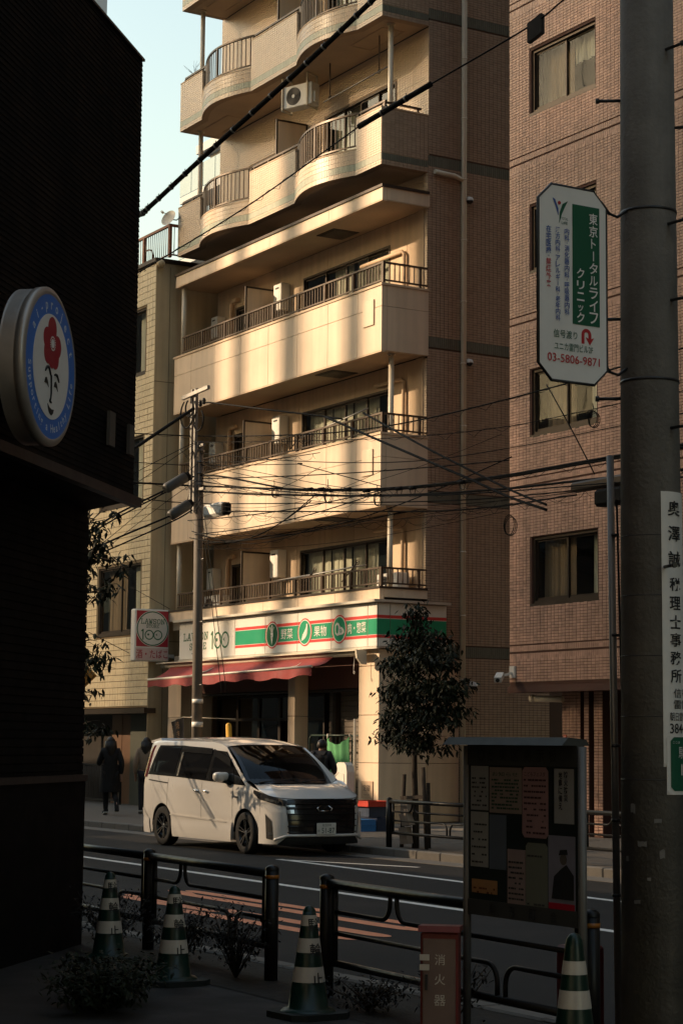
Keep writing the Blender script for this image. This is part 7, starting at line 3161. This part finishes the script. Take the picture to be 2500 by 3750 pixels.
def aircon(name, label, loc, rz=0.0, hang=False, w=.78, d=.28, h=.54):
    t = thing(name, label, 'air conditioner', loc, rz, 'air conditioner units on the balconies')
    b = MB()
    b.cbox(-w / 2, w / 2, 0, d, 0, h, .015)
    b.build('case', M['white'], t, local=True)
    b = MB()
    b.cyl((-w * .14, -.004, h / 2), (-w * .14, .01, h / 2), h * .40, n=28)
    b.build('fan_opening', M['black_metal'], t, local=True)
    for k in range(6):
        b = MB()
        rr = h * (.07 + .06 * k)
        b.tube([(-w * .14 + rr * math.cos(a), -.008, h / 2 + rr * math.sin(a)) for a in [2 * math.pi * i / 24 for i in range(25)]], .004, 4)
        b.build('grille_ring', M['black_metal'] if k else M['white'], t, local=True)
    b = MB()
    b.cyl((-w * .14, -.014, h / 2), (-w * .14, -.006, h / 2), h * .08, n=16)
    b.build('fan_hub', M['white'], t, local=True)
    b = MB()
    b.cbox(w / 2 + .001, w / 2 + .05, .06, .2, .06, .30, .01)
    b.build('valve_cover', M['white'], t, local=True)
    if hang:
        for sx in (-w / 2 - .03, w / 2 - .12):
            b = MB()
            b.box(sx, sx + .03, -.04, -.012, -.05, h + .22)
            b.box(sx, sx + .03, d + .02, d + .05, -.05, h + .22)
            b.box(sx, sx + .03, -.04, d + .05, -.05, -.02)
            b.box(sx, sx + .03, -.04, d + .05, h + .19, h + .22)
            b.build('hanger', M['white_pvc'], t, local=True)
    return t


aircon('air_conditioner', 'air conditioner hung from the ceiling of the upper wavy balcony', (-36.75, 20.72, 15.42), R(22), True, h=.50)
for k, z in enumerate((4.46, 6.52, 9.57)):
    aircon('air_conditioner', 'air conditioner standing at the right end of the %s panelled balcony' % ST[k], (-33.55, 21.1, z), R(0))
aircon('air_conditioner', 'air conditioner behind the partition on the lowest panelled balcony', (-41.2, 21.1, 4.46), R(0))


def drying(label, pts, brackets):
    t = thing('drying_pole', label, 'drying pole', tuple(pts[0]), group='drying poles on the balconies')
    b = MB()
    b.tube(pts, .016, 8)
    b.build('pole', M['steel'], t)
    for p, top in brackets:
        b = MB()
        b.tube([Vector(p) + Vector((0, 0, .0)), Vector(top)], .014, 6)
        b.tube([Vector(p) + Vector((.05 * math.cos(a), 0, .05 * math.sin(a))) for a in [2 * math.pi * i / 14 for i in range(15)]], .010, 5)
        b.build('bracket', M['rail_metal'], t)


drying('front drying pole on the lowest panelled balcony', [(-38.3, 20.62, 5.02), (-33.9, 20.62, 5.14)], [((-35.6, 20.62, 5.18), (-36.0, 20.5, 4.85)), ((-33.9, 20.62, 5.22), (-34.3, 20.5, 4.85))])
drying('rear drying pole on the lowest panelled balcony', [(-37.9, 20.95, 5.12), (-34.1, 20.95, 5.20)], [])
drying('drying pole on the middle panelled balcony', [(-36.6, 20.66, 8.02), (-33.6, 20.66, 8.30)], [((-36.3, 20.66, 8.1), (-36.5, 20.5, 7.8))])
drying('drying pole hung below the ceiling of the upper wavy balcony', [(-36.0, 20.95, 15.35), (-33.4, 20.95, 15.38)], [((-35.75, 20.95, 15.38), (-35.75, 20.95, 16.14)), ((-33.75, 20.95, 15.38), (-33.75, 20.95, 16.14))])
# satellite dish
sd_ = thing('satellite_dish', 'pale satellite dish on the left end of the lower wavy balcony', 'satellite dish', (-41.95, 20.35, 14.0))
b = MB()
dv = Vector((.35, -.85, .38)).normalized()
ux = dv.orthogonal().normalized()
uy = dv.cross(ux)
cD = Vector((-42.0, 20.22, 14.02))
vs, fs = [], []
for i in range(7):
    for k in range(24):
        a = 2 * math.pi * k / 24
        rr = .21 * i / 6
        vs.append(cD + (ux * math.cos(a) + uy * math.sin(a)) * rr + dv * (rr * rr * .9))
for i in range(6):
    for k in range(24):
        fs.append((i * 24 + k, i * 24 + (k + 1) % 24, (i + 1) * 24 + (k + 1) % 24, (i + 1) * 24 + k))
b.add(vs, fs, 0, True)
b.build('dish', M['white_pvc'], sd_)
b = MB()
b.tube([cD - dv * .02, cD + Vector((.15, .12, -.05)), (-41.75, 20.4, 14.05)], .015, 6)
b.tube([cD - uy * .2 + dv * .03, cD + dv * .26], .010, 6)
b.build('arm', M['steel'], sd_)
b = MB()
b.cyl(cD + dv * .24, cD + dv * .31, .03, n=10)
b.build('receiver', M['white'], sd_)
# dry pot plant at the upper left balcony end
pt_ = thing('dry_plant', 'bare twiggy pot plant on the top left balcony corner', 'plant', (-41.6, 20.65, 17.33))
b = MB()
b.lathe([(.07, 0), (.10, .14), (.11, .15), (.09, .15)], (-41.6, 20.65, 17.35), 14)
b.build('pot', M['brown_metal'], pt_)
rnd = random.Random(3)
for k in range(11):
    b = MB()
    p = Vector((-41.6, 20.65, 17.48))
    dd = Vector((rnd.uniform(-.9, .7), rnd.uniform(-.4, .4), rnd.uniform(.3, 1))).normalized()
    pts = [p]
    for i in range(5):
        dd = (dd + Vector((rnd.uniform(-.5, .5), rnd.uniform(-.3, .3), rnd.uniform(-.3, .3)))).normalized()
        p = p + dd * .085
        pts.append(p)
    b.tube(pts, [.006, .005, .004, .003, .0025, .002], 4)
    b.build('twig', M['soil'], pt_)
# ================================================================== people
M['skin'] = pm('skin', (0.42, 0.25, 0.18), 0.55, 0.08, 8)
M['hair'] = pm('black_hair', (0.008, 0.006, 0.005), 0.45, 0.2, 20)
M['cloth_black'] = pm('black_cloth', (0.004, 0.004, 0.0045), 0.8, 0.2, 12, 0.2, 60)
M['cloth_beige'] = pm('beige_coat', (0.24, 0.17, 0.115), 0.8, 0.1, 8, 0.2, 60)
M['cloth_navy'] = pm('dark_jacket', (0.012, 0.013, 0.017), 0.7, 0.2, 10, 0.2, 60)
M['denim'] = pm('dark_trousers', (0.020, 0.021, 0.026), 0.85, 0.15, 12)
M['shoe_white'] = pm('white_shoe_sole', (0.45, 0.42, 0.37), 0.6, 0.1, 10)
PS = 0.94


def skin_mesh(name, verts, edges, radii, root, mat, sub=2):
    me = bpy.data.meshes.new(name)
    me.from_pydata([tuple(Vector(v) * PS) for v in verts], edges, [])
    ob = bpy.data.objects.new(name, me)
    COL.objects.link(ob)
    ob.modifiers.new('skin', 'SKIN')
    sv = me.skin_vertices[0].data
    for i, r in enumerate(radii):
        rr = r if isinstance(r, tuple) else (r, r)
        sv[i].radius = (rr[0] * PS, rr[1] * PS)
        sv[i].use_root = (i == root)
    m = ob.modifiers.new('sub', 'SUBSURF')
    m.levels = sub
    m.render_levels = sub
    PEND.append((ob, mat, name))
    return ob


PEND = []


def figure(label, loc, rz, J, top, legs, hair_long, coat_len=0.0, cat='person', shoes=True):
    t = thing('person', label, cat, loc, rz)
    names = list(J)
    idx = {n: i for i, n in enumerate(names)}
    V = [J[n][0] for n in names]
    Rr = [J[n][1] for n in names]
    E = []
    for a, b in (('pelvis', 'spine'), ('spine', 'chest'), ('chest', 'neck'), ('neck', 'jaw'), ('jaw', 'head'), ('head', 'crown')):
        E.append((idx[a], idx[b]))
    for s in 'LR':
        for a, b in (('chest', 'sh'), ('sh', 'el'), ('el', 'wr'), ('wr', 'palm'), ('palm', 'f1'), ('palm', 'f2'), ('palm', 'f3'), ('palm', 'f4'), ('wr', 'th'), ('pelvis', 'hip'), ('hip', 'kn'), ('kn', 'an'), ('an', 'toe')):
            A = a if a in idx else a + s
            B = b if b in idx else b + s
            E.append((idx[A], idx[B]))
    parts = [(skin_mesh('body', V, E, Rr, idx['pelvis'], M['skin']), t)]
    # jacket: torso and sleeves, slightly larger
    jn = ['pelvis', 'spine', 'chest', 'neck'] + [k + s for s in 'LR' for k in ('sh', 'el', 'wr')]
    ji = {n: i for i, n in enumerate(jn)}
    je = [(0, 1), (1, 2), (2, 3)] + [(ji['chest'], ji['sh' + s]) for s in 'LR'] + [(ji['sh' + s], ji['el' + s]) for s in 'LR'] + [(ji['el' + s], ji['wr' + s]) for s in 'LR']
    jr = []
    for n in jn:
        r = J[n][1]
        r = r if isinstance(r, tuple) else (r, r)
        k = 1.02 if n == 'neck' else 1.28
        jr.append((r[0] * k + .012, r[1] * k + .012))
    jv = [list(J[n][0]) for n in jn]
    jv[3] = [jv[3][0], jv[3][1], jv[3][2] - .05]
    parts.append((skin_mesh('jacket', jv, je, jr, 0, M[top]), t))
    # trousers
    ln = ['pelvis'] + [k + s for s in 'LR' for k in ('hip', 'kn', 'an')]
    li = {n: i for i, n in enumerate(ln)}
    le = [(0, li['hip' + s]) for s in 'LR'] + [(li['hip' + s], li['kn' + s]) for s in 'LR'] + [(li['kn' + s], li['an' + s]) for s in 'LR']
    lr = []
    for n in ln:
        r = J[n][1]
        r = r if isinstance(r, tuple) else (r, r)
        lr.append((r[0] * 1.18 + .008, r[1] * 1.18 + .008))
    parts.append((skin_mesh('trousers', [J[n][0] for n in ln], le, lr, 0, M[legs]), t))
    for ob, par in parts:
        ob.parent = par
    # hair: cap over the skull, longer strands down the back
    h = MB()
    c = Vector(J['head'][0])
    cr = Vector(J['crown'][0])
    ax = (cr - Vector(J['jaw'][0])).normalized()
    n, m = 18, 12
    vs = []
    rad = .108
    for i in range(m + 1):
        ph = math.pi * (i / m) * (.62)
        for k in range(n):
            a = 2 * math.pi * k / n
            front = max(0, math.sin(a))
            ph2 = ph * (1 - .38 * front)
            p = Vector((rad * .92 * math.sin(ph2) * math.cos(a), rad * 1.08 * math.sin(ph2) * math.sin(a), rad * 1.12 * math.cos(ph2)))
            p += Vector((0, -.006, .0)) + Vector((math.sin(k * 5.1 + i), math.cos(k * 3.3), 0)) * .003
            vs.append((c + p) * PS)
    fs = [(i * n + k, (i + 1) * n + k, (i + 1) * n + (k + 1) % n, i * n + (k + 1) % n) for i in range(m) for k in range(n)]
    h.add(vs, fs, 0, True)
    if hair_long:
        for k in range(13):
            a = math.pi + math.pi * k / 12
            p0 = c + Vector((.095 * math.cos(a), .10 * math.sin(a), .02))
            h.tube([p0 * PS, (p0 + Vector((.012 * math.cos(a), .02 * math.sin(a), -.14))) * PS, (p0 + Vector((.02 * math.cos(a), -.01, -.14 - hair_long * .6))) * PS, (p0 + Vector((.0, -.02, -.14 - hair_long))) * PS], [.03, .032, .028, .006], 6)
    h.build('hair', M['hair'], t, local=True)
    if coat_len:
        g_ = MB()
        pz = J['pelvis'][0][2] + .18
        vs = []
        for i in range(7):
            z = pz - (coat_len + .18) * i / 6
            for k in range(24):
                a = 2 * math.pi * k / 24
                f = 1 + .12 * i / 6 + .035 * math.sin(k * 2.1 + i * .3) * i / 6
                vs.append(Vector((.205 * f * math.cos(a), .155 * f * math.sin(a) - .02, z)) * PS)
        fs = [(i * 24 + k, i * 24 + (k + 1) % 24, (i + 1) * 24 + (k + 1) % 24, (i + 1) * 24 + k) for i in range(6) for k in range(24)]
        g_.add(vs, fs, 0, True)
        g_.build('coat_skirt', M[top], t, local=True)
    if shoes:
        for s in 'LR':
            a, b = Vector(J['an' + s][0]), Vector(J['toe' + s][0])
            d = (b - a)
            q = MB()
            f = d.normalized()
            nrm = Vector((1, 0, 0)).cross(f).normalized()
            if nrm.z < 0 and abs(nrm.z) > .3:
                nrm = -nrm
            base = a - nrm * .05 if nrm.z > 0 else a + nrm * .0
            q.obox((a.lerp(b, .45)) * PS, f * .135 * PS, Vector((.045, 0, 0)) * PS, nrm * .032 * PS)
            sh_ = q.build('shoe', M['cloth_black'], t, local=True)
            q = MB()
            q.obox((a.lerp(b, .45) - nrm * .042) * PS, f * .14 * PS, Vector((.048, 0, 0)) * PS, nrm * .011 * PS)
            q.build('sole', M['shoe_white'], sh_, local=True)
    return t


def joints(**kw):
    """standing figure facing +y, 1.70 m; override joints by name"""
    J = dict(pelvis=((0, 0, .92), (.135, .10)), spine=((0, 0, 1.13), (.125, .095)), chest=((0, 0, 1.33), (.145, .10)), neck=((0, .005, 1.475), .052), jaw=((0, .02, 1.53), .062), head=((0, .02, 1.60), .088), crown=((0, .012, 1.665), .07))
    for s, x in (('L', -1), ('R', 1)):
        J['sh' + s] = ((.165 * x, 0, 1.40), .062)
        J['el' + s] = ((.225 * x, -.02, 1.12), .045)
        J['wr' + s] = ((.235 * x, .05, .88), .028)
        J['palm' + s] = ((.235 * x, .07, .81), .026)
        for k, (dx, dy, dz) in enumerate(((-.02, .03, -.09), (-.005, .035, -.098), (.01, .03, -.092), (.022, .02, -.075))):
            J['f%d' % (k + 1) + s] = ((.235 * x + dx, .07 + dy, .81 + dz), .009)
        J['th' + s] = ((.235 * x - .035 * x, .10, .82), .010)
        J['hip' + s] = ((.09 * x, 0, .88), .085)
        J['kn' + s] = ((.10 * x, .02, .49), .058)
        J['an' + s] = ((.10 * x, -.02, .09), .040)
        J['toe' + s] = ((.11 * x, .14, .04), .030)
    for k, v in kw.items():
        J[k] = (v, J[k][1])
    return J


# walker in black: left foot planted, right heel kicked up behind, left hand raised in front
J = joints(knL=(-.09, .08, .49), anL=(-.08, .03, .09), toeL=(-.09, .20, .045), knR=(.10, .02, .50), anR=(.11, -.33, .30), toeR=(.115, -.40, .14),
           elL=(-.25, .08, 1.12), wrL=(-.20, .29, 1.14), palmL=(-.18, .36, 1.16), f1L=(-.17, .43, 1.18), f2L=(-.18, .445, 1.17), f3L=(-.19, .44, 1.155), f4L=(-.195, .42, 1.14), thL=(-.15, .38, 1.19),
           elR=(.24, -.10, 1.13), wrR=(.23, -.08, .89), palmR=(.23, -.06, .82), f1R=(.22, -.03, .73), f2R=(.235, -.025, .725), f3R=(.25, -.03, .73), f4R=(.26, -.04, .745), thR=(.20, -.03, .83))
figure('person in a long black coat walking away on the far pavement, left of the van', (-38.35, 17.36, .1), R(72), J, 'cloth_black', 'cloth_black', .26, .42)
# person in beige behind the van's tail
J = joints(elL=(-.23, -.06, 1.12), wrL=(-.24, -.02, .88), head=(0, .035, 1.60), crown=(0, .03, 1.665))
figure('person in a beige coat with long dark hair half hidden behind the van tail', (-38.72, 18.35, .1), R(60), J, 'cloth_beige', 'denim', .34, 0)
# man in a dark jacket behind the bonnet, head bent
J = joints(head=(0, .065, 1.575), crown=(0, .075, 1.645), jaw=(0, .055, 1.515), neck=(0, .02, 1.465), elR=(.25, .06, 1.13), wrR=(.17, .26, 1.05), palmR=(.13, .32, 1.05), f1R=(.09, .385, 1.06), f2R=(.095, .39, 1.045), f3R=(.10, .385, 1.03), f4R=(.115, .37, 1.02), thR=(.10, .33, 1.09),
           elL=(-.25, .05, 1.13), wrL=(-.17, .25, 1.06), palmL=(-.13, .31, 1.06), f1L=(-.09, .38, 1.07), f2L=(-.095, .385, 1.055), f3L=(-.10, .38, 1.04), f4L=(-.115, .365, 1.03), thL=(-.10, .32, 1.10))
pm_ = figure('man in a dark jacket with a backpack, seen from behind over the van bonnet', (-30.78, 18.0, .1), R(40), J, 'cloth_navy', 'denim', 0, 0)
bk = thing('backpack', 'black backpack on the back of the man behind the van bonnet', 'backpack', (-30.78, 18.0, .1), R(40))
b = MB()
b.cbox(-.16 * PS, .16 * PS, -.30 * PS, -.135 * PS, .98 * PS, 1.40 * PS, .05)
b.build('bag', M['cloth_black'], bk, local=True)
for sx in (-1, 1):
    b = MB()
    b.tube([Vector((sx * .11, -.15, 1.38)) * PS, Vector((sx * .12, -.02, 1.475)) * PS, Vector((sx * .13, .125, 1.36)) * PS, Vector((sx * .15, .05, 1.12)) * PS, Vector((sx * .14, -.14, 1.02)) * PS], .018, 6)
    b.build('strap', M['cloth_black'], bk, local=True)
# fix the skinned surfaces as plain meshes
dg_ = bpy.context.evaluated_depsgraph_get()
done = []
for ob, mat, name in PEND:
    me = bpy.data.meshes.new_from_object(ob.evaluated_get(dg_))
    for p in me.polygons:
        p.use_smooth = True
    me.materials.clear()
    me.materials.append(mat)
    done.append((ob, me))
for ob, me in done:
    old = ob.data
    ob.modifiers.clear()
    ob.data = me
    bpy.data.meshes.remove(old)
# ================================================================== trees and bushes
M['leaf'] = pm('dark_leaf', (0.012, 0.017, 0.007), 0.6, 0.4, 3, spec=0.2)
M['leaf2'] = pm('mid_green_leaf', (0.040, 0.055, 0.018), 0.4, 0.3, 3, spec=0.4)
M['bark'] = pm('brown_bark', (0.045, 0.033, 0.024), 0.9, 0.3, 12, 0.6, 50)
M['twig_bush'] = pm('dry_bush_leaf', (0.009, 0.008, 0.0055), 0.8, 0.35, 8)


def leaf_verts(l, w):
    """pointed folded leaf hanging from the origin along +x"""
    return [(0, 0, 0), (l * .35, w * .5, -l * .05), (l * .35, -w * .5, -l * .05), (l * .42, 0, l * .03), (l * .78, w * .28, -l * .10), (l * .78, -w * .28, -l * .10), (l, 0, -l * .20)], [(0, 3, 1), (0, 2, 3), (3, 4, 1), (3, 2, 5), (3, 6, 4), (3, 5, 6)]


def leaf_mesh(l, w, mat):
    v, f = leaf_verts(l, w)
    return MB().add(v, f).mesh('leaf', mat)


def grow(rnd, p, d, L, r, depth, out, tips, droop=0.0):
    n = 4
    pts, rs = [p.copy()], [r]
    for i in range(n):
        d = (d + Vector((rnd.uniform(-.22, .22), rnd.uniform(-.22, .22), rnd.uniform(-.10, .16) - droop))).normalized()
        p = p + d * L / n
        pts.append(p.copy())
        rs.append(r * (1 - .45 * (i + 1) / n))
        if depth <= 1:
            tips.append((p.copy(), d.copy()))
    out.append((pts, rs))
    if depth > 0:
        for k in range(rnd.choice((2, 3, 3))):
            q = pts[rnd.randint(2, n)]
            nd = (d + Vector((rnd.uniform(-1, 1), rnd.uniform(-1, 1), rnd.uniform(-.4, .7)))).normalized()
            grow(rnd, q.copy(), nd, L * rnd.uniform(.6, .8), r * .55, depth - 1, out, tips, droop)


def tree(name, label, base, trunk_h, crown, n_leaf, leaf_l, seed, mat='leaf', single=150, clumps=None, keep=None):
    """crown: (centre z offset list) of ellipsoids (dx,dy,dz,rx,ry,rz) that hold the foliage"""
    rnd = random.Random(seed)
    B = Vector(base)
    t = thing(name, label, 'tree', tuple(B))
    out, tips = [], []
    tp = [B + Vector((.012 * math.sin(i * 1.3), .01 * math.cos(i), trunk_h * i / 8)) for i in range(9)]
    tr = MB()
    tr.tube(tp, [.055 - .035 * i / 8 for i in range(9)], 10)
    tr.build('trunk', M['bark'], t)
    br = MB()
    for (dx, dy, dz, rx, ry, rz) in crown:
        c = B + Vector((dx, dy, dz))
        h = max(.4, min(trunk_h, dz - rz * .6))
        s = B + Vector((0, 0, h))
        m = s.lerp(c, .5) + Vector((0, 0, .05))
        br.tube([s, m, c], [.022, .015, .008], 6)
        for k in range(7):
            e = c + Vector((rnd.uniform(-1, 1) * rx, rnd.uniform(-1, 1) * ry, rnd.uniform(-.8, .8) * rz)) * .8
            br.tube([m.lerp(c, rnd.uniform(.2, 1)), (c + e) / 2 + Vector((0, 0, .04)), e], [.008, .006, .003], 4)
    br.build('branches', M['bark'], t)
    vol = [rx * ry * rz for (_, _, _, rx, ry, rz) in crown]
    tot = sum(vol)
    mb = MB()
    lm = leaf_mesh(leaf_l, leaf_l * .40, M[mat])
    lv, lf = leaf_verts(leaf_l, leaf_l * .40)
    ns = 0
    cam_p = Vector((0, 0, 1.6))
    cand = []
    for (dx, dy, dz, rx, ry, rz), v in zip(crown, vol):
        k = int(n_leaf * v / tot)
        nc = max(3, k // 14)
        cl_ = []
        for _ in range(nc):
            while True:
                q = Vector((rnd.uniform(-1, 1), rnd.uniform(-1, 1), rnd.uniform(-1, 1)))
                if q.length < 1:
                    break
            q = q * (.55 + .45 * rnd.random()) / max(.55, q.length) if rnd.random() < .6 else q
            cl_.append(B + Vector((dx + q.x * rx, dy + q.y * ry, dz + q.z * rz)))
        for i in range(k):
            c = cl_[i % nc]
            p = c + Vector((rnd.gauss(0, .07), rnd.gauss(0, .07), rnd.gauss(0, .055)))
            az = rnd.uniform(0, 2 * math.pi)
            tilt = rnd.uniform(.15, 1.15)
            roll = rnd.uniform(-.6, .6)
            sc_ = rnd.uniform(.65, 1.2)
            M4 = Matrix.Translation(p) @ Matrix.Rotation(az, 4, 'Z') @ Matrix.Rotation(tilt, 4, 'Y') @ Matrix.Rotation(roll, 4, 'X') @ Matrix.Scale(sc_, 4)
            cand.append(M4)
    cand.sort(key=lambda m: (m.translation - cam_p).length)
    for i, m4 in enumerate(cand):
        if i < single:
            o = bpy.data.objects.new('leaf', lm)
            COL.objects.link(o)
            o.matrix_basis = m4
            attach(o, t)
        else:
            mb.add([m4 @ Vector(v) for v in lv], lf)
    props(mb.build('crown', M[mat], t), kind='stuff')
    return t


# street tree before the flank of the apartment block
TB = (-24.86, 16.15, .1)
cr_ = [(-.02, .0, 3.40, .22, .22, .22), (-.22, .02, 3.08, .38, .32, .20), (.28, .02, 3.02, .36, .32, .20), (-.62, .1, 2.74, .40, .30, .19), (.05, .0, 2.70, .36, .32, .22), (.62, -.05, 2.76, .44, .34, .20),
       (-.80, .1, 2.32, .40, .30, .18), (-.25, .05, 2.28, .42, .34, .20), (.35, .0, 2.32, .42, .34, .22), (.85, .0, 2.36, .40, .32, .18), (-.55, .05, 1.92, .46, .34, .18), (.12, .0, 1.90, .46, .36, .20), (.70, .0, 1.95, .46, .34, .18),
       (-.85, .1, 1.66, .26, .26, .12), (-.20, .0, 1.58, .42, .34, .14), (.40, .0, 1.55, .36, .32, .14)]
tr_ = tree('street_tree', 'dark leafy street tree staked beside the far guard rail, right of the shop corner', TB, 2.9, cr_, 5600, .11, 11)
for dx, dy in ((-.22, -.05), (.10, .16), (.33, -.08)):
    b = MB()
    b.cyl((TB[0] + dx * 1.3, TB[1] + dy, .1), (TB[0] + dx, TB[1] + dy, .95 + abs(dx)), .03, n=10)
    b.build('stake', M['bark'], tr_)
b = MB()
b.bar((TB[0] - .30, TB[1] - .05, .82), (TB[0] + .42, TB[1] - .05, .86), .04, .05)
b.build('stake_rail', M['bark'], tr_)
# tree showing past the edge of the black building
cr2 = [(.55, .15, 4.85, .34, .4, .22), (.30, .0, 4.5, .5, .5, .3), (.62, .25, 4.25, .50, .5, .24), (.25, .05, 3.85, .55, .5, .3), (.55, .2, 3.75, .35, .4, .2),
       (.30, .1, 3.0, .45, .45, .26), (.42, .15, 2.62, .42, .42, .28), (.20, .05, 2.2, .42, .42, .26), (-.2, .0, 4.2, .5, .5, .6), (-.2, 0, 2.8, .5, .5, .6), (.35, .15, 1.78, .5, .4, .18)]
tree('street_tree', 'leafy street tree half hidden behind the black building, before the tiled house', (-27.6, 11.75, .05), 4.4, cr2, 1500, .14, 5)


# low bushes along the near kerb
def bush(label, loc, r, h, n, seed, mat='twig_bush', leaf=.035):
    rnd = random.Random(seed)
    B = Vector(loc)
    t = thing('bush', label, 'bush', loc, group='low bushes along the near kerb')
    st = MB()
    mb = MB()
    lv, lf = leaf_verts(leaf, leaf * .5)
    for k in range(26):
        a = rnd.uniform(0, 2 * math.pi)
        d = Vector((math.cos(a) * rnd.uniform(.1, 1) * r, math.sin(a) * rnd.uniform(.1, 1) * r, h * rnd.uniform(.6, 1.05)))
        pts = [B, B + d * .4 + Vector((rnd.uniform(-.03, .03), rnd.uniform(-.03, .03), .03)), B + d]
        st.tube(pts, [.006, .004, .002], 4)
        for i in range(n // 26):
            f = rnd.uniform(.35, 1.05)
            p = B + d * f + Vector((rnd.gauss(0, .04), rnd.gauss(0, .04), rnd.gauss(0, .03)))
            m4 = Matrix.Translation(p) @ Matrix.Rotation(rnd.uniform(0, 6.3), 4, 'Z') @ Matrix.Rotation(rnd.uniform(-.6, 1), 4, 'Y') @ Matrix.Scale(rnd.uniform(.6, 1.3), 4)
            mb.add([m4 @ Vector(v) for v in lv], lf)
    st.build('stems', M['bark'], t)
    props(mb.build('foliage', M[mat], t), kind='stuff')


bush('scrubby bush at the left edge beside the first cone', (-13.75, 6.25, .05), .34, .46, 900, 1)
bush('scrubby bush between the first and second cones', (-12.9, 6.40, .05), .33, .38, 900, 2)
bush('scrubby bush right of the second cone', (-11.95, 6.35, .05), .36, .46, 1000, 3)
bush('thin scrub at the foot of the middle cone', (-10.1, 6.25, .05), .40, .20, 600, 4)
bush('thin scrub behind the extinguisher box', (-9.15, 6.15, .05), .34, .40, 500, 6)
bush('dark low bush at the bottom left corner of the pavement', (-10.75, 4.85, .05), .42, .30, 1500, 8, 'leaf', .05)
bush('dark low bush on the pavement beside the black wall', (-11.1, 5.1, .05), .38, .26, 1300, 9, 'leaf', .05)
bush('dark bush against the entrance of the red tiled building', (-23.9, 20.7, .1), .55, .95, 1500, 10, 'leaf', .09)
bush('dark bush beside the entrance piers of the red tiled building', (-25.2, 20.9, .1), .5, .8, 1200, 12, 'leaf', .09)
# bare soil strips along the kerb
sl_ = MB()
sl_.add([(-15, 6.1, .054), (-9.9, 6.0, .054), (-8.2, 6.0, .054), (-7, 6.9, .054), (-15, 6.9, .054)], [(0, 1, 2, 3, 4)])
props(sl_.build('planting_strip', M['soil']), kind='structure')
